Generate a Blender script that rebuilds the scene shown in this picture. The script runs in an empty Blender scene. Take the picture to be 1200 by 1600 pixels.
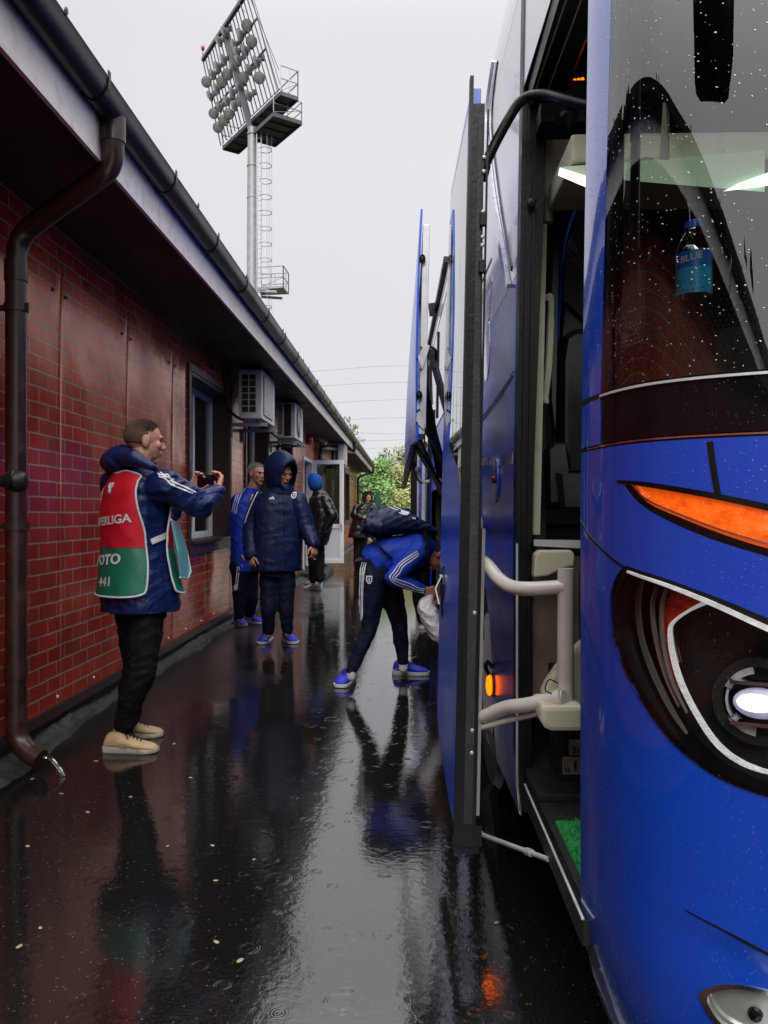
import bpy, bmesh, math, random
import numpy as np
from mathutils import Vector as V, Matrix
from mathutils.bvhtree import BVHTree
from mathutils.geometry import delaunay_2d_cdt
R = math.radians
random.seed(7)
rng = np.random.default_rng(7)
S = bpy.context.scene

# ------------------------------------------------------------------ camera
F = 1248.0                       # focal length in photo pixels (photo 1200 x 1600)
CH = 1.27                        # camera height
YAW = math.atan(36 / F)
cam = bpy.data.cameras.new('Camera')
camo = bpy.data.objects.new('Camera', cam)
S.collection.objects.link(camo)
camo.location = (0, 0, CH)
camo.rotation_euler = (R(90), 0, YAW)
cam.sensor_fit = 'VERTICAL'
cam.sensor_height = 36
cam.lens = F / 1600 * 36
cam.clip_start = 0.05
cam.clip_end = 1500
S.camera = camo
FWD = V((-math.sin(YAW), math.cos(YAW), 0)); RGT = V((math.cos(YAW), math.sin(YAW), 0))
CAM = V((0, 0, CH))
def ray(px, py):
    return FWD + RGT * ((px - 600) / F) + V((0, 0, (800 - py) / F))
def P(px, py, Y):                # the world point seen at a photo pixel, at world depth Y
    d = ray(px, py)
    return CAM + d * (Y / d.y)
def G(px, py):                   # point on the ground
    d = ray(px, py)
    return CAM + d * (CH / -d.z)

# ------------------------------------------------------------------ world, sun, exposure
w = bpy.data.worlds.new('World'); S.world = w; w.use_nodes = True
nt = w.node_tree; N = nt.nodes; L = nt.links
for n in list(N): N.remove(n)
SUN_EL, SUN_ROT = R(42), R(180)
sky = N.new('ShaderNodeTexSky'); sky.sky_type = 'NISHITA'; sky.sun_disc = False
sky.sun_elevation = SUN_EL; sky.sun_rotation = SUN_ROT; sky.dust_density = 4
bg1 = N.new('ShaderNodeBackground'); bg1.inputs[1].default_value = 0.05
L.new(sky.outputs[0], bg1.inputs[0])
tc = N.new('ShaderNodeTexCoord'); noi = N.new('ShaderNodeTexNoise')
noi.inputs['Scale'].default_value = 1.6; noi.inputs['Detail'].default_value = 4
cr = N.new('ShaderNodeValToRGB')
cr.color_ramp.elements[0].position = .3; cr.color_ramp.elements[0].color = (.70, .69, .735, 1)
cr.color_ramp.elements[1].position = .7; cr.color_ramp.elements[1].color = (.78, .77, .81, 1)
bg2 = N.new('ShaderNodeBackground'); bg2.inputs[1].default_value = 1.0
L.new(tc.outputs['Generated'], noi.inputs['Vector']); L.new(noi.outputs[0], cr.inputs[0]); 
sxyz = N.new('ShaderNodeSeparateXYZ'); L.new(tc.outputs['Generated'], sxyz.inputs[0])
zr = N.new('ShaderNodeMapRange'); zr.interpolation_type = 'SMOOTHSTEP'; L.new(sxyz.outputs[2], zr.inputs[0])
zr.inputs[1].default_value = .5; zr.inputs[2].default_value = .95; zr.inputs[3].default_value = .72; zr.inputs[4].default_value = 3.4      # overcast: about three times brighter overhead
vs_ = N.new('ShaderNodeVectorMath'); vs_.operation = 'SCALE'; L.new(cr.outputs[0], vs_.inputs[0]); L.new(zr.outputs[0], vs_.inputs[3]); L.new(vs_.outputs[0], bg2.inputs[0])
mx = N.new('ShaderNodeMixShader'); mx.inputs[0].default_value = .93      # a thick overcast veils the blue
out = N.new('ShaderNodeOutputWorld')
L.new(bg1.outputs[0], mx.inputs[1]); L.new(bg2.outputs[0], mx.inputs[2]); L.new(mx.outputs[0], out.inputs[0])
sl = bpy.data.lights.new('Sun', 'SUN'); sl.energy = 1.5; sl.angle = R(40); sl.color = (1, .97, .93)
so = bpy.data.objects.new('Sun', sl); S.collection.objects.link(so)
so.rotation_euler = (R(48), 0, R(4))
S.view_settings.view_transform = 'Standard'; S.view_settings.look = 'None'
S.view_settings.exposure = 0.6; S.view_settings.gamma = 1.0; S.view_settings.use_curve_mapping = False
S.cycles.max_bounces = 8; S.cycles.transparent_max_bounces = 16
S.cycles.glossy_bounces = 4; S.cycles.caustics_reflective = False; S.cycles.caustics_refractive = False

# ------------------------------------------------------------------ materials
def newmat(name):
    m = bpy.data.materials.new(name); m.use_nodes = True
    nt = m.node_tree; b = nt.nodes['Principled BSDF']
    return m, nt, b
def nd(nt, typ, **kw):
    n = nt.nodes.new(typ)
    for k, v in kw.items():
        if hasattr(n, k): setattr(n, k, v)
        else: n.inputs[k.replace('_', ' ')].default_value = v
    return n
def ramp(nt, src, stops):
    r = nt.nodes.new('ShaderNodeValToRGB')
    e = r.color_ramp.elements
    while len(e) < len(stops): e.new(.5)
    for i, (p, c) in enumerate(stops):
        e[i].position = p; e[i].color = (*c, 1) if len(c) == 3 else c
    nt.links.new(src, r.inputs[0]); return r
def math_(nt, op, a, b=None, c=None, clamp=False):
    n = nt.nodes.new('ShaderNodeMath'); n.operation = op; n.use_clamp = clamp
    for i, x in enumerate((a, b, c)):
        if x is None: continue
        if isinstance(x, (int, float)): n.inputs[i].default_value = x
        else: nt.links.new(x, n.inputs[i])
    return n.outputs[0]
def mat(name, col, rough=.5, metal=0, var=.18, vscale=6, bump=0, bscale=60, coat=0, emit=0, ecol=None, spec=.5, drops=0, ior=1.5, dirt=0):
    m, nt, b = newmat(name); l = nt.links
    tc = nd(nt, 'ShaderNodeTexCoord')
    n1 = nd(nt, 'ShaderNodeTexNoise'); n1.inputs['Scale'].default_value = vscale; n1.inputs['Detail'].default_value = 6
    l.new(tc.outputs['Object'], n1.inputs['Vector'])
    lo = tuple(max(0, c * (1 - var)) for c in col); hi = tuple(min(1, c * (1 + var)) for c in col)
    r = ramp(nt, n1.outputs[0], [(.3, lo), (.7, hi)])
    csock = r.outputs[0]
    if dirt:
        n3 = nd(nt, 'ShaderNodeTexNoise'); n3.inputs['Scale'].default_value = 14; n3.inputs['Detail'].default_value = 10
        l.new(tc.outputs['Object'], n3.inputs['Vector'])
        r3 = ramp(nt, n3.outputs[0], [(.52, (0, 0, 0)), (.75, (dirt,) * 3)])
        mxn = nd(nt, 'ShaderNodeMixRGB'); mxn.inputs[2].default_value = (.12, .10, .08, 1)
        l.new(r3.outputs[0], mxn.inputs[0]); l.new(csock, mxn.inputs[1]); csock = mxn.outputs[0]
    l.new(csock, b.inputs['Base Color'])
    rr = ramp(nt, n1.outputs[0], [(.3, (max(0.01, rough * .8),) * 3), (.7, (min(1, rough * 1.2),) * 3)])
    l.new(rr.outputs[0], b.inputs['Roughness'])
    b.inputs['Metallic'].default_value = metal
    b.inputs['Specular IOR Level'].default_value = spec
    b.inputs['IOR'].default_value = ior
    if coat:
        b.inputs['Coat Weight'].default_value = coat; b.inputs['Coat Roughness'].default_value = .03
    if emit:
        b.inputs['Emission Color'].default_value = (*(ecol or col), 1); b.inputs['Emission Strength'].default_value = emit
    nrm = None
    if bump:
        n2 = nd(nt, 'ShaderNodeTexNoise'); n2.inputs['Scale'].default_value = bscale; n2.inputs['Detail'].default_value = 4
        l.new(tc.outputs['Object'], n2.inputs['Vector'])
        bp = nd(nt, 'ShaderNodeBump'); bp.inputs['Strength'].default_value = bump; bp.inputs['Distance'].default_value = .01
        l.new(n2.outputs[0], bp.inputs['Height']); nrm = bp.outputs[0]
    if drops:
        vo = nd(nt, 'ShaderNodeTexVoronoi'); vo.inputs['Scale'].default_value = 190
        l.new(tc.outputs['Object'], vo.inputs['Vector'])
        size = math_(nt, 'MULTIPLY', math_(nt, 'SUBTRACT', separate(nt, vo.outputs['Color'])[0], .62), 1.15 * drops)
        h = math_(nt, 'SUBTRACT', size, vo.outputs['Distance'])
        h = math_(nt, 'MAXIMUM', h, 0)
        h = math_(nt, 'POWER', h, .5)
        bp = nd(nt, 'ShaderNodeBump'); bp.inputs['Strength'].default_value = .6; bp.inputs['Distance'].default_value = .0012
        l.new(h, bp.inputs['Height'])
        if nrm: l.new(nrm, bp.inputs['Normal'])
        nrm = bp.outputs[0]
    if nrm:
        l.new(nrm, b.inputs['Normal'])
        if coat and drops: l.new(nrm, b.inputs['Coat Normal'])
    return m
def separate(nt, sock):
    n = nt.nodes.new('ShaderNodeSeparateXYZ'); nt.links.new(sock, n.inputs[0]); return n.outputs

def glassmat(name, tint=(.55, .6, .58), refl=.1, drops=0, fk=1.0):
    m = bpy.data.materials.new(name); m.use_nodes = True
    nt = m.node_tree; l = nt.links
    for n in list(nt.nodes): nt.nodes.remove(n)
    o = nd(nt, 'ShaderNodeOutputMaterial'); tr = nd(nt, 'ShaderNodeBsdfTransparent'); gl = nd(nt, 'ShaderNodeBsdfGlossy')
    tr.inputs[0].default_value = (*tint, 1); gl.inputs['Roughness'].default_value = .01
    gl.inputs[0].default_value = (.95, .97, .96, 1)
    fr = nd(nt, 'ShaderNodeFresnel'); fr.inputs[0].default_value = 1.5
    tc = nd(nt, 'ShaderNodeTexCoord')
    fac = math_(nt, 'ADD', math_(nt, 'MULTIPLY', fr.outputs[0], fk), refl, clamp=True)
    if drops:
        vo = nd(nt, 'ShaderNodeTexVoronoi'); vo.inputs['Scale'].default_value = 170
        l.new(tc.outputs['Object'], vo.inputs['Vector'])
        size = math_(nt, 'MULTIPLY', math_(nt, 'SUBTRACT', separate(nt, vo.outputs['Color'])[0], .74), 1.25 * drops)
        h = math_(nt, 'POWER', math_(nt, 'MAXIMUM', math_(nt, 'SUBTRACT', size, vo.outputs['Distance']), 0), .5)
        # trickles running down
        mp = nd(nt, 'ShaderNodeMapping'); mp.inputs['Scale'].default_value = (26, 26, 1.6)
        l.new(tc.outputs['Object'], mp.inputs[0])
        n2 = nd(nt, 'ShaderNodeTexNoise'); n2.inputs['Scale'].default_value = 1.0; n2.inputs['Detail'].default_value = 3
        l.new(mp.outputs[0], n2.inputs['Vector'])
        tri = math_(nt, 'MULTIPLY', math_(nt, 'MAXIMUM', math_(nt, 'SUBTRACT', n2.outputs[0], .62), 0), 2.5)
        hh = math_(nt, 'ADD', h, tri)
        bp = nd(nt, 'ShaderNodeBump'); bp.inputs['Strength'].default_value = .7; bp.inputs['Distance'].default_value = .0018
        l.new(hh, bp.inputs['Height']); l.new(bp.outputs[0], gl.inputs['Normal']); l.new(bp.outputs[0], fr.inputs['Normal'])
        # pale gloss specks mixed in, imitating light bent by the drops
        sp = math_(nt, 'GREATER_THAN', h, .12)
        df = nd(nt, 'ShaderNodeBsdfGlossy'); df.inputs[0].default_value = (.55, .6, .58, 1); df.inputs['Roughness'].default_value = .25
        l.new(bp.outputs[0], df.inputs['Normal'])
        mx0 = nd(nt, 'ShaderNodeMixShader'); l.new(math_(nt, 'MULTIPLY', sp, .10), mx0.inputs[0]); l.new(tr.outputs[0], mx0.inputs[1]); l.new(df.outputs[0], mx0.inputs[2])
        base = mx0.outputs[0]
    else:
        base = tr.outputs[0]
    mx = nd(nt, 'ShaderNodeMixShader'); l.new(fac, mx.inputs[0]); l.new(base, mx.inputs[1]); l.new(gl.outputs[0], mx.inputs[2])
    l.new(mx.outputs[0], o.inputs[0])
    return m

M = {}
M['bus_blue'] = mat('bus_blue', (.002, .048, .40), .26, 0, .06, 2, coat=1, drops=1, bump=.004, bscale=1.5)
M['bus_pillar'] = mat('bus_pillar_blue', (.004, .07, .52), .2, 0, .06, 2, coat=1, drops=1)
M['bus_pillar'].node_tree.nodes['Principled BSDF'].inputs['Coat IOR'].default_value = 2.2
M['bus_upper'] = mat('bus_upper_paint', (.66, .65, .70), .25, 0, .05, 2, coat=.6, drops=1)
M['bus_side_blue'] = mat('bus_side_blue', (.005, .075, .62), .2, 0, .1, 2, coat=.0, spec=.55, ior=1.5, drops=.8, bump=.03, bscale=6)
M['black'] = mat('black', (.003, .003, .0035), .42, 0, .2, 8, bump=.05, bscale=80, spec=.3)
M['rubber'] = mat('rubber', (.004, .004, .0045), .42, 0, .3, 12, bump=.15, bscale=60, spec=.3)
M['glossblack'] = mat('glossblack', (.004, .004, .005), .08, 0, .1, 4, coat=.0, spec=.35, drops=.8)
M['matblack'] = mat('matblack', (.004, .0045, .0045), .75, 0, .3, 20, bump=.3, bscale=200)
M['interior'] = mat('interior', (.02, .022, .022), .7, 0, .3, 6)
M['beige'] = mat('beige', (.50, .49, .36), .42, 0, .08, 5, dirt=.35, bump=.03, bscale=120)
M['edge_dark'] = mat('edge_dark', (.022, .022, .021), .6, 0, .3, 30, bump=.2, bscale=90, dirt=.25)
M['edge_grey'] = mat('edge_grey', (.26, .26, .25), .4, 0, .1, 8, dirt=.4)
M['cream_tube'] = mat('cream_tube', (.55, .54, .48), .3, 0, .06, 7, coat=.4, dirt=.2)
M['wood_panel'] = mat('wood_panel', (.20, .155, .115), .5, 0, .25, 9)
M['orange_wood'] = mat('orange_wood', (.55, .22, .05), .35, 0, .2, 12)
M['grey_metal'] = mat('grey_metal', (.52, .53, .54), .38, .3, .12, 6, bump=.04, bscale=70, dirt=.3)
M['galv'] = mat('galvanised', (.36, .385, .39), .5, .35, .15, 3)
M['galv_dark'] = mat('galvanised_dark', (.11, .12, .125), .6, .2, .2, 3)
M['chrome'] = mat('chrome', (.82, .83, .84), .08, 1, .05, 20)
M['lamp_glass'] = mat('lamp_glass', (.40, .42, .38), .15, .5, .2, 9)
M['orange_lens'] = mat('orange_lens', (.75, .11, .01), .12, 0, .5, 45, coat=1, emit=.35, ecol=(1, .10, .0), drops=1, bump=.35, bscale=90)  # orange_lens: faint glow added to brighten the orange
M['orange_lit'] = mat('orange_lit', (.8, .15, .01), .15, 0, .5, 60, emit=2.2, ecol=(1, .13, .0))
M['red_lens'] = mat('red_lens', (.85, .04, .01), .25, 0, .4, 90, coat=1, bump=.3, bscale=140)
M['beam_core'] = mat('beam_core', (.9, .9, .95), .1, 0, .1, 30, emit=2.5, ecol=(.9, .9, 1.0))
M['lamp_edge'] = mat('lamp_edge', (.62, .64, .66), .3, 0, .2, 40, bump=.2, bscale=120)
M['drl'] = mat('lit_guide', (.8, .8, .8), .1, 0, .15, 60, emit=.22, ecol=(1, 1, .98), bump=.8, bscale=160, dirt=.3)
M['beam'] = mat('beam', (.9, .9, .95), .1, 0, .6, 45, emit=.22, ecol=(.62, .62, 1.0))
M['strip_light'] = mat('strip_light', (.8, .85, .82), .4, 0, .05, 5, emit=1.1, ecol=(.85, 1, .93))
M['pale_green'] = mat('pale_green_trim', (.55, .68, .50), .5, 0, .06, 4, emit=0)
M['green_mat'] = mat('green_mat', (.015, .33, .07), .85, 0, .35, 160, bump=.9, bscale=500)
M['white_pvc'] = mat('white_pvc', (.86, .86, .86), .3, 0, .04, 3, dirt=.1)
M['pvc_panel'] = mat('pvc_panel', (.74, .75, .76), .35, 0, .05, 2, dirt=.12)
M['fascia'] = mat('fascia', (.92, .86, .80), .6, 0, .08, 2.5, dirt=.3)
M['gutter'] = mat('gutter', (.014, .009, .009), .34, 0, .4, 5, bump=.05, bscale=30, dirt=.05, spec=.3)
M['soffit'] = mat('soffit', (.018, .007, .007), .6, 0, .25, 4)
M['pipe'] = mat('pipe_brown', (.035, .013, .010), .35, 0, .35, 7, bump=.08, bscale=25, dirt=.25, coat=.15)
M['darkbrown'] = mat('dark_brown', (.045, .018, .016), .4, 0, .2, 6)
M['plinth'] = mat('plinth', (.022, .023, .021), .6, 0, .5, 9, bump=.9, bscale=35)
M['roof'] = mat('roof', (.07, .03, .026), .4, 0, .3, 3)
M['ac_white'] = mat('ac_white', (.76, .77, .70), .4, 0, .06, 4, dirt=.25)
M['ac_dark'] = mat('ac_dark', (.02, .022, .025), .5, .2, .3, 40)
M['bell_red'] = mat('bell_red', (.5, .02, .02), .3)
M['skin'] = mat('skin', (.46, .22, .14), .5, 0, .14, 40, bump=.06, bscale=260)
M['skin2'] = mat('skin_ruddy', (.40, .17, .10), .5, 0, .14, 40, bump=.06, bscale=260)
M['lip'] = mat('lip', (.34, .10, .08), .45)
M['eye'] = mat('eye', (.03, .02, .015), .2)
M['hair_dark'] = mat('hair_dark', (.045, .028, .018), .8, 0, .7, 50, bump=1, bscale=500)
M['hair_fade'] = mat('hair_fade', (.13, .075, .05), .8, 0, .5, 70, bump=.8, bscale=500)
M['hair_light'] = mat('hair_light', (.42, .42, .41), .7, 0, .3, 90)
M['hair_grey'] = mat('hair_grey', (.26, .26, .26), .7, 0, .55, 120, bump=1, bscale=300)
M['navy'] = mat('navy_jacket', (.003, .009, .046), .5, 0, .3, 12, bump=.35, bscale=45, spec=.25)
M['navy_photo'] = mat('navy_padded', (.005, .014, .075), .42, 0, .3, 14, bump=.35, bscale=45, spec=.3)
M['navy_trouser'] = mat('navy_trousers', (.0022, .0045, .018), .75, 0, .25, 15, bump=.3, bscale=60, spec=.2)
M['royal'] = mat('royal_top', (.006, .035, .36), .6, 0, .25, 9, bump=.3, bscale=40, spec=.3)
M['black_cloth'] = mat('black_cloth', (.0045, .0045, .005), .8, 0, .3, 20, bump=.3, bscale=70, spec=.2)
M['puffer'] = mat('puffer', (.006, .006, .007), .36, 0, .35, 12, bump=.3, bscale=30, spec=.5)
M['blue_hood'] = mat('blue_hood', (.01, .09, .38), .8, 0, .2, 20, bump=.4, bscale=60, spec=.2)
M['vest_red'] = mat('vest_red', (.56, .006, .022), .55, 0, .1, 5, bump=.25, bscale=14)
M['vest_green'] = mat('vest_green', (.004, .145, .085), .55, 0, .12, 5, bump=.25, bscale=14)
M['vest_mint'] = mat('vest_mint', (.16, .45, .45), .55, 0, .08, 5)
M['white_trim'] = mat('white_trim', (.62, .63, .66), .6, 0, .08, 20)
M['stripe'] = mat('white_stripe', (.68, .69, .72), .6, 0, .05, 30)
M['crest'] = mat('crest_pale', (.38, .45, .72), .6)
M['shoe_tan'] = mat('shoe_tan', (.50, .36, .19), .55, 0, .14, 22, bump=.25, bscale=70, dirt=.3)
M['sole_tan'] = mat('sole_tan', (.48, .44, .34), .6, 0, .3, 30, dirt=.7)
M['shoe_blue'] = mat('shoe_blue', (.010, .02, .50), .55, 0, .3, 40, bump=.4, bscale=150)
M['shoe_white'] = mat('shoe_white', (.60, .60, .56), .5, 0, .1, 20, dirt=.3)
M['sole_white'] = mat('sole_white', (.62, .62, .64), .5, 0, .1, 20, dirt=.3)
M['plastic_white'] = mat('plastic_white', (.66, .64, .68), .3, 0, .08, 9, bump=.5, bscale=22)
M['leaf1'] = mat('leaf_bright', (.15, .27, .07), .5, 0, .5, .8)
M['leaf2'] = mat('leaf_yellow', (.36, .38, .12), .5, 0, .45, .8)
M['leaf3'] = mat('leaf_olive', (.26, .29, .14), .5, 0, .45, .8)
M['bark'] = mat('bark', (.09, .075, .06), .9, 0, .4, 6, bump=.5, bscale=20)
M['fence_green'] = mat('fence_green', (.01, .09, .05), .6)
M['bottle_blue'] = mat('bottle_blue', (.02, .10, .80), .25, emit=0)
M['label_blue'] = mat('label_blue', (.01, .16, .68), .3, 0, .3, 40)
M['label_cyan'] = mat('label_cyan', (.03, .42, .80), .3, 0, .2, 60)
M['plate'] = mat('plate', (.32, .33, .31), .5)
M['decal_white'] = mat('decal_white', (.55, .56, .66), .3, 0, .2, 30, coat=1)
M['petal'] = mat('petal', (.34, .28, .18), .6)
M['blind'] = mat('window_blind', (.36, .42, .40), .7, 0, .1, 3)
M['glass_wind'] = glassmat('windscreen_glass', (.84, .93, .87), .14, drops=1.0)
M['glass_side'] = glassmat('side_glass', (.10, .11, .12), .10, drops=.5)
M['glass_win'] = glassmat('window_glass', (.30, .36, .36), .10)
M['glass_lamp'] = glassmat('headlamp_glass', (.86, .88, .88), .0, drops=.8, fk=.55)
M['bottle_pet'] = glassmat('bottle_clear', (.86, .95, .92), .22)

def brick_mat():
    m, nt, b = newmat('printed_brick_panel'); l = nt.links
    tc = nd(nt, 'ShaderNodeTexCoord'); x, y, z = separate(nt, tc.outputs['Object'])
    cb = nd(nt, 'ShaderNodeCombineXYZ'); l.new(y, cb.inputs[0]); l.new(z, cb.inputs[1])
    wob = nd(nt, 'ShaderNodeTexNoise'); wob.inputs['Scale'].default_value = 7; wob.inputs['Detail'].default_value = 3
    l.new(cb.outputs[0], wob.inputs['Vector'])
    va = nd(nt, 'ShaderNodeVectorMath'); va.operation = 'MULTIPLY_ADD'
    l.new(wob.outputs['Color'], va.inputs[0]); va.inputs[1].default_value = (.010, .010, 0); l.new(cb.outputs[0], va.inputs[2])
    br = nd(nt, 'ShaderNodeTexBrick')
    br.inputs['Scale'].default_value = 1; br.inputs['Brick Width'].default_value = .22; br.inputs['Row Height'].default_value = .085
    br.inputs['Mortar Size'].default_value = .0052; br.inputs['Mortar Smooth'].default_value = .25; br.inputs['Bias'].default_value = 0
    br.inputs['Color1'].default_value = (.50, .042, .018, 1); br.inputs['Color2'].default_value = (.36, .027, .014, 1)
    br.inputs['Mortar'].default_value = (.36, .29, .22, 1)
    l.new(va.outputs[0], br.inputs['Vector'])
    n2 = nd(nt, 'ShaderNodeTexNoise'); n2.inputs['Scale'].default_value = 3; n2.inputs['Detail'].default_value = 10
    l.new(tc.outputs['Object'], n2.inputs['Vector'])
    r = ramp(nt, n2.outputs[0], [(.3, (.72, .72, .72)), (.7, (1.2, 1.2, 1.2))])
    mu = nd(nt, 'ShaderNodeMixRGB', blend_type='MULTIPLY'); mu.inputs[0].default_value = 1
    l.new(br.outputs[0], mu.inputs[1]); l.new(r.outputs[0], mu.inputs[2])
    l.new(mu.outputs[0], b.inputs['Base Color'])
    b.inputs['Roughness'].default_value = .40; b.inputs['Metallic'].default_value = .2
    n4 = nd(nt, 'ShaderNodeTexNoise'); n4.inputs['Scale'].default_value = 1.2; n4.inputs['Detail'].default_value = 5
    l.new(tc.outputs['Object'], n4.inputs['Vector'])
    rr = ramp(nt, n4.outputs[0], [(.40, (.16, .16, .16)), (.62, (.38, .38, .38))])
    l.new(rr.outputs[0], b.inputs['Roughness'])
    b.inputs['Coat Weight'].default_value = .2; b.inputs['Coat Roughness'].default_value = .12; b.inputs['Coat Tint'].default_value = (1, .72, .42, 1); b.inputs['Specular IOR Level'].default_value = .6; b.inputs['Specular Tint'].default_value = (1, .80, .58, 1)  # warm coat and specular tints paint a golden glow into the sheen
    # recessed joints, sheet seams every 1.1 m with a soft roll
    sm = math_(nt, 'FRACT', math_(nt, 'DIVIDE', math_(nt, 'SUBTRACT', y, 4.55), 1.1))
    sm = math_(nt, 'MULTIPLY', math_(nt, 'PINGPONG', sm, .5), 2)
    sm = math_(nt, 'POWER', math_(nt, 'SUBTRACT', 1, sm), 30)
    h = math_(nt, 'ADD', math_(nt, 'MULTIPLY', br.outputs['Fac'], -.5), math_(nt, 'MULTIPLY', sm, .9))
    h = math_(nt, 'ADD', h, math_(nt, 'MULTIPLY', n2.outputs[0], .25))
    n5 = nd(nt, 'ShaderNodeTexNoise'); n5.inputs['Scale'].default_value = 2.0
    l.new(cb.outputs[0], n5.inputs['Vector'])
    h = math_(nt, 'ADD', h, math_(nt, 'MULTIPLY', n5.outputs[0], 2.0))
    bp = nd(nt, 'ShaderNodeBump'); bp.inputs['Strength'].default_value = .75; bp.inputs['Distance'].default_value = .005
    l.new(h, bp.inputs['Height']); l.new(bp.outputs[0], b.inputs['Normal']); l.new(bp.outputs[0], b.inputs['Coat Normal'])
    return m
M['brick'] = brick_mat()

def ground_mat():
    m, nt, b = newmat('wet_asphalt'); l = nt.links
    tc = nd(nt, 'ShaderNodeTexCoord'); x, y, z = separate(nt, tc.outputs['Object'])
    fine = nd(nt, 'ShaderNodeTexNoise'); fine.inputs['Scale'].default_value = 150; fine.inputs['Detail'].default_value = 5
    l.new(tc.outputs['Object'], fine.inputs['Vector'])
    vo = nd(nt, 'ShaderNodeTexVoronoi'); vo.inputs['Scale'].default_value = 110
    l.new(tc.outputs['Object'], vo.inputs['Vector'])
    r1 = ramp(nt, fine.outputs[0], [(.35, (.003, .0027, .0023)), (.62, (.0145, .013, .011))])
    spk = math_(nt, 'GREATER_THAN', separate(nt, vo.outputs['Color'])[0], .955)
    mx = nd(nt, 'ShaderNodeMixRGB'); mx.inputs[2].default_value = (.085, .075, .06, 1)
    l.new(math_(nt, 'MULTIPLY', spk, math_(nt, 'LESS_THAN', vo.outputs['Distance'], .35)), mx.inputs[0]); l.new(r1.outputs[0], mx.inputs[1])
    l.new(mx.outputs[0], b.inputs['Base Color'])
    # puddle mask: standing water in the middle of the lane, thin film at the sides
    big = nd(nt, 'ShaderNodeTexNoise'); big.inputs['Scale'].default_value = .75; big.inputs['Detail'].default_value = 4
    l.new(tc.outputs['Object'], big.inputs['Vector'])
    dx = math_(nt, 'ABSOLUTE', math_(nt, 'ADD', x, .25))
    pm = math_(nt, 'SUBTRACT', math_(nt, 'ADD', 1.9, math_(nt, 'MULTIPLY', math_(nt, 'SUBTRACT', big.outputs[0], .5), 2.0)), dx)
    far = math_(nt, 'MULTIPLY', math_(nt, 'SUBTRACT', y, 3.6), .30)
    pm = math_(nt, 'SUBTRACT', pm, math_(nt, 'MINIMUM', math_(nt, 'MAXIMUM', far, 0), .55))
    pud = math_(nt, 'MULTIPLY', pm, 2.2, clamp=True)
    med = nd(nt, 'ShaderNodeTexNoise'); med.inputs['Scale'].default_value = 38; med.inputs['Detail'].default_value = 6
    l.new(tc.outputs['Object'], med.inputs['Vector'])
    rough = math_(nt, 'ADD', math_(nt, 'MULTIPLY', math_(nt, 'SUBTRACT', 1, pud), .12), .03)
    l.new(rough, b.inputs['Roughness'])
    cm = math_(nt, 'SUBTRACT', 1.25, math_(nt, 'ABSOLUTE', math_(nt, 'MULTIPLY', math_(nt, 'ADD', x, .1), 1.1)), clamp=True)
    l.new(math_(nt, 'ADD', 1.40, math_(nt, 'MULTIPLY', cm, 1.05)), b.inputs['IOR'])
    # drop rings
    def rings(scale, seed, thr):
        mp = nd(nt, 'ShaderNodeMapping'); mp.inputs['Location'].default_value = (seed, seed * 2.3, 0); mp.inputs['Scale'].default_value = (scale, scale, 0)
        l.new(tc.outputs['Object'], mp.inputs[0])
        v = nd(nt, 'ShaderNodeTexVoronoi'); v.inputs['Scale'].default_value = 1; v.inputs['Randomness'].default_value = .8
        v.voronoi_dimensions = '2D'
        l.new(mp.outputs[0], v.inputs['Vector'])
        c = separate(nt, v.outputs['Color'])
        d = v.outputs['Distance']
        r0 = math_(nt, 'MULTIPLY', c[1], .34)
        e = math_(nt, 'DIVIDE', math_(nt, 'SUBTRACT', d, r0), .075)
        env = math_(nt, 'EXPONENT', math_(nt, 'MULTIPLY', math_(nt, 'MULTIPLY', e, e), -1))
        wv = math_(nt, 'SINE', math_(nt, 'MULTIPLY', d, 95))
        return math_(nt, 'MULTIPLY', math_(nt, 'MULTIPLY', wv, env), math_(nt, 'GREATER_THAN', c[0], thr))
    rg = math_(nt, 'ADD', rings(7.5, 3.1, .80), rings(12, 8.7, .84))
    rg = math_(nt, 'MULTIPLY', rg, math_(nt, 'ADD', math_(nt, 'MULTIPLY', pud, .8), .2))
    wav = nd(nt, 'ShaderNodeTexNoise'); wav.inputs['Scale'].default_value = 9; wav.inputs['Detail'].default_value = 3
    l.new(tc.outputs['Object'], wav.inputs['Vector'])
    dry = math_(nt, 'SUBTRACT', 1, pud)
    h = math_(nt, 'ADD', math_(nt, 'MULTIPLY', fine.outputs[0], math_(nt, 'ADD', math_(nt, 'MULTIPLY', dry, .9), .05)),
              math_(nt, 'MULTIPLY', med.outputs[0], math_(nt, 'ADD', math_(nt, 'MULTIPLY', dry, 1.3), .22)))
    h = math_(nt, 'ADD', h, math_(nt, 'MULTIPLY', wav.outputs[0], .35))
    h = math_(nt, 'ADD', h, math_(nt, 'MULTIPLY', rg, .045))
    bp = nd(nt, 'ShaderNodeBump'); bp.inputs['Strength'].default_value = 1; bp.inputs['Distance'].default_value = .0022
    l.new(h, bp.inputs['Height']); l.new(bp.outputs[0], b.inputs['Normal'])
    return m
M['ground'] = ground_mat()

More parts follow.
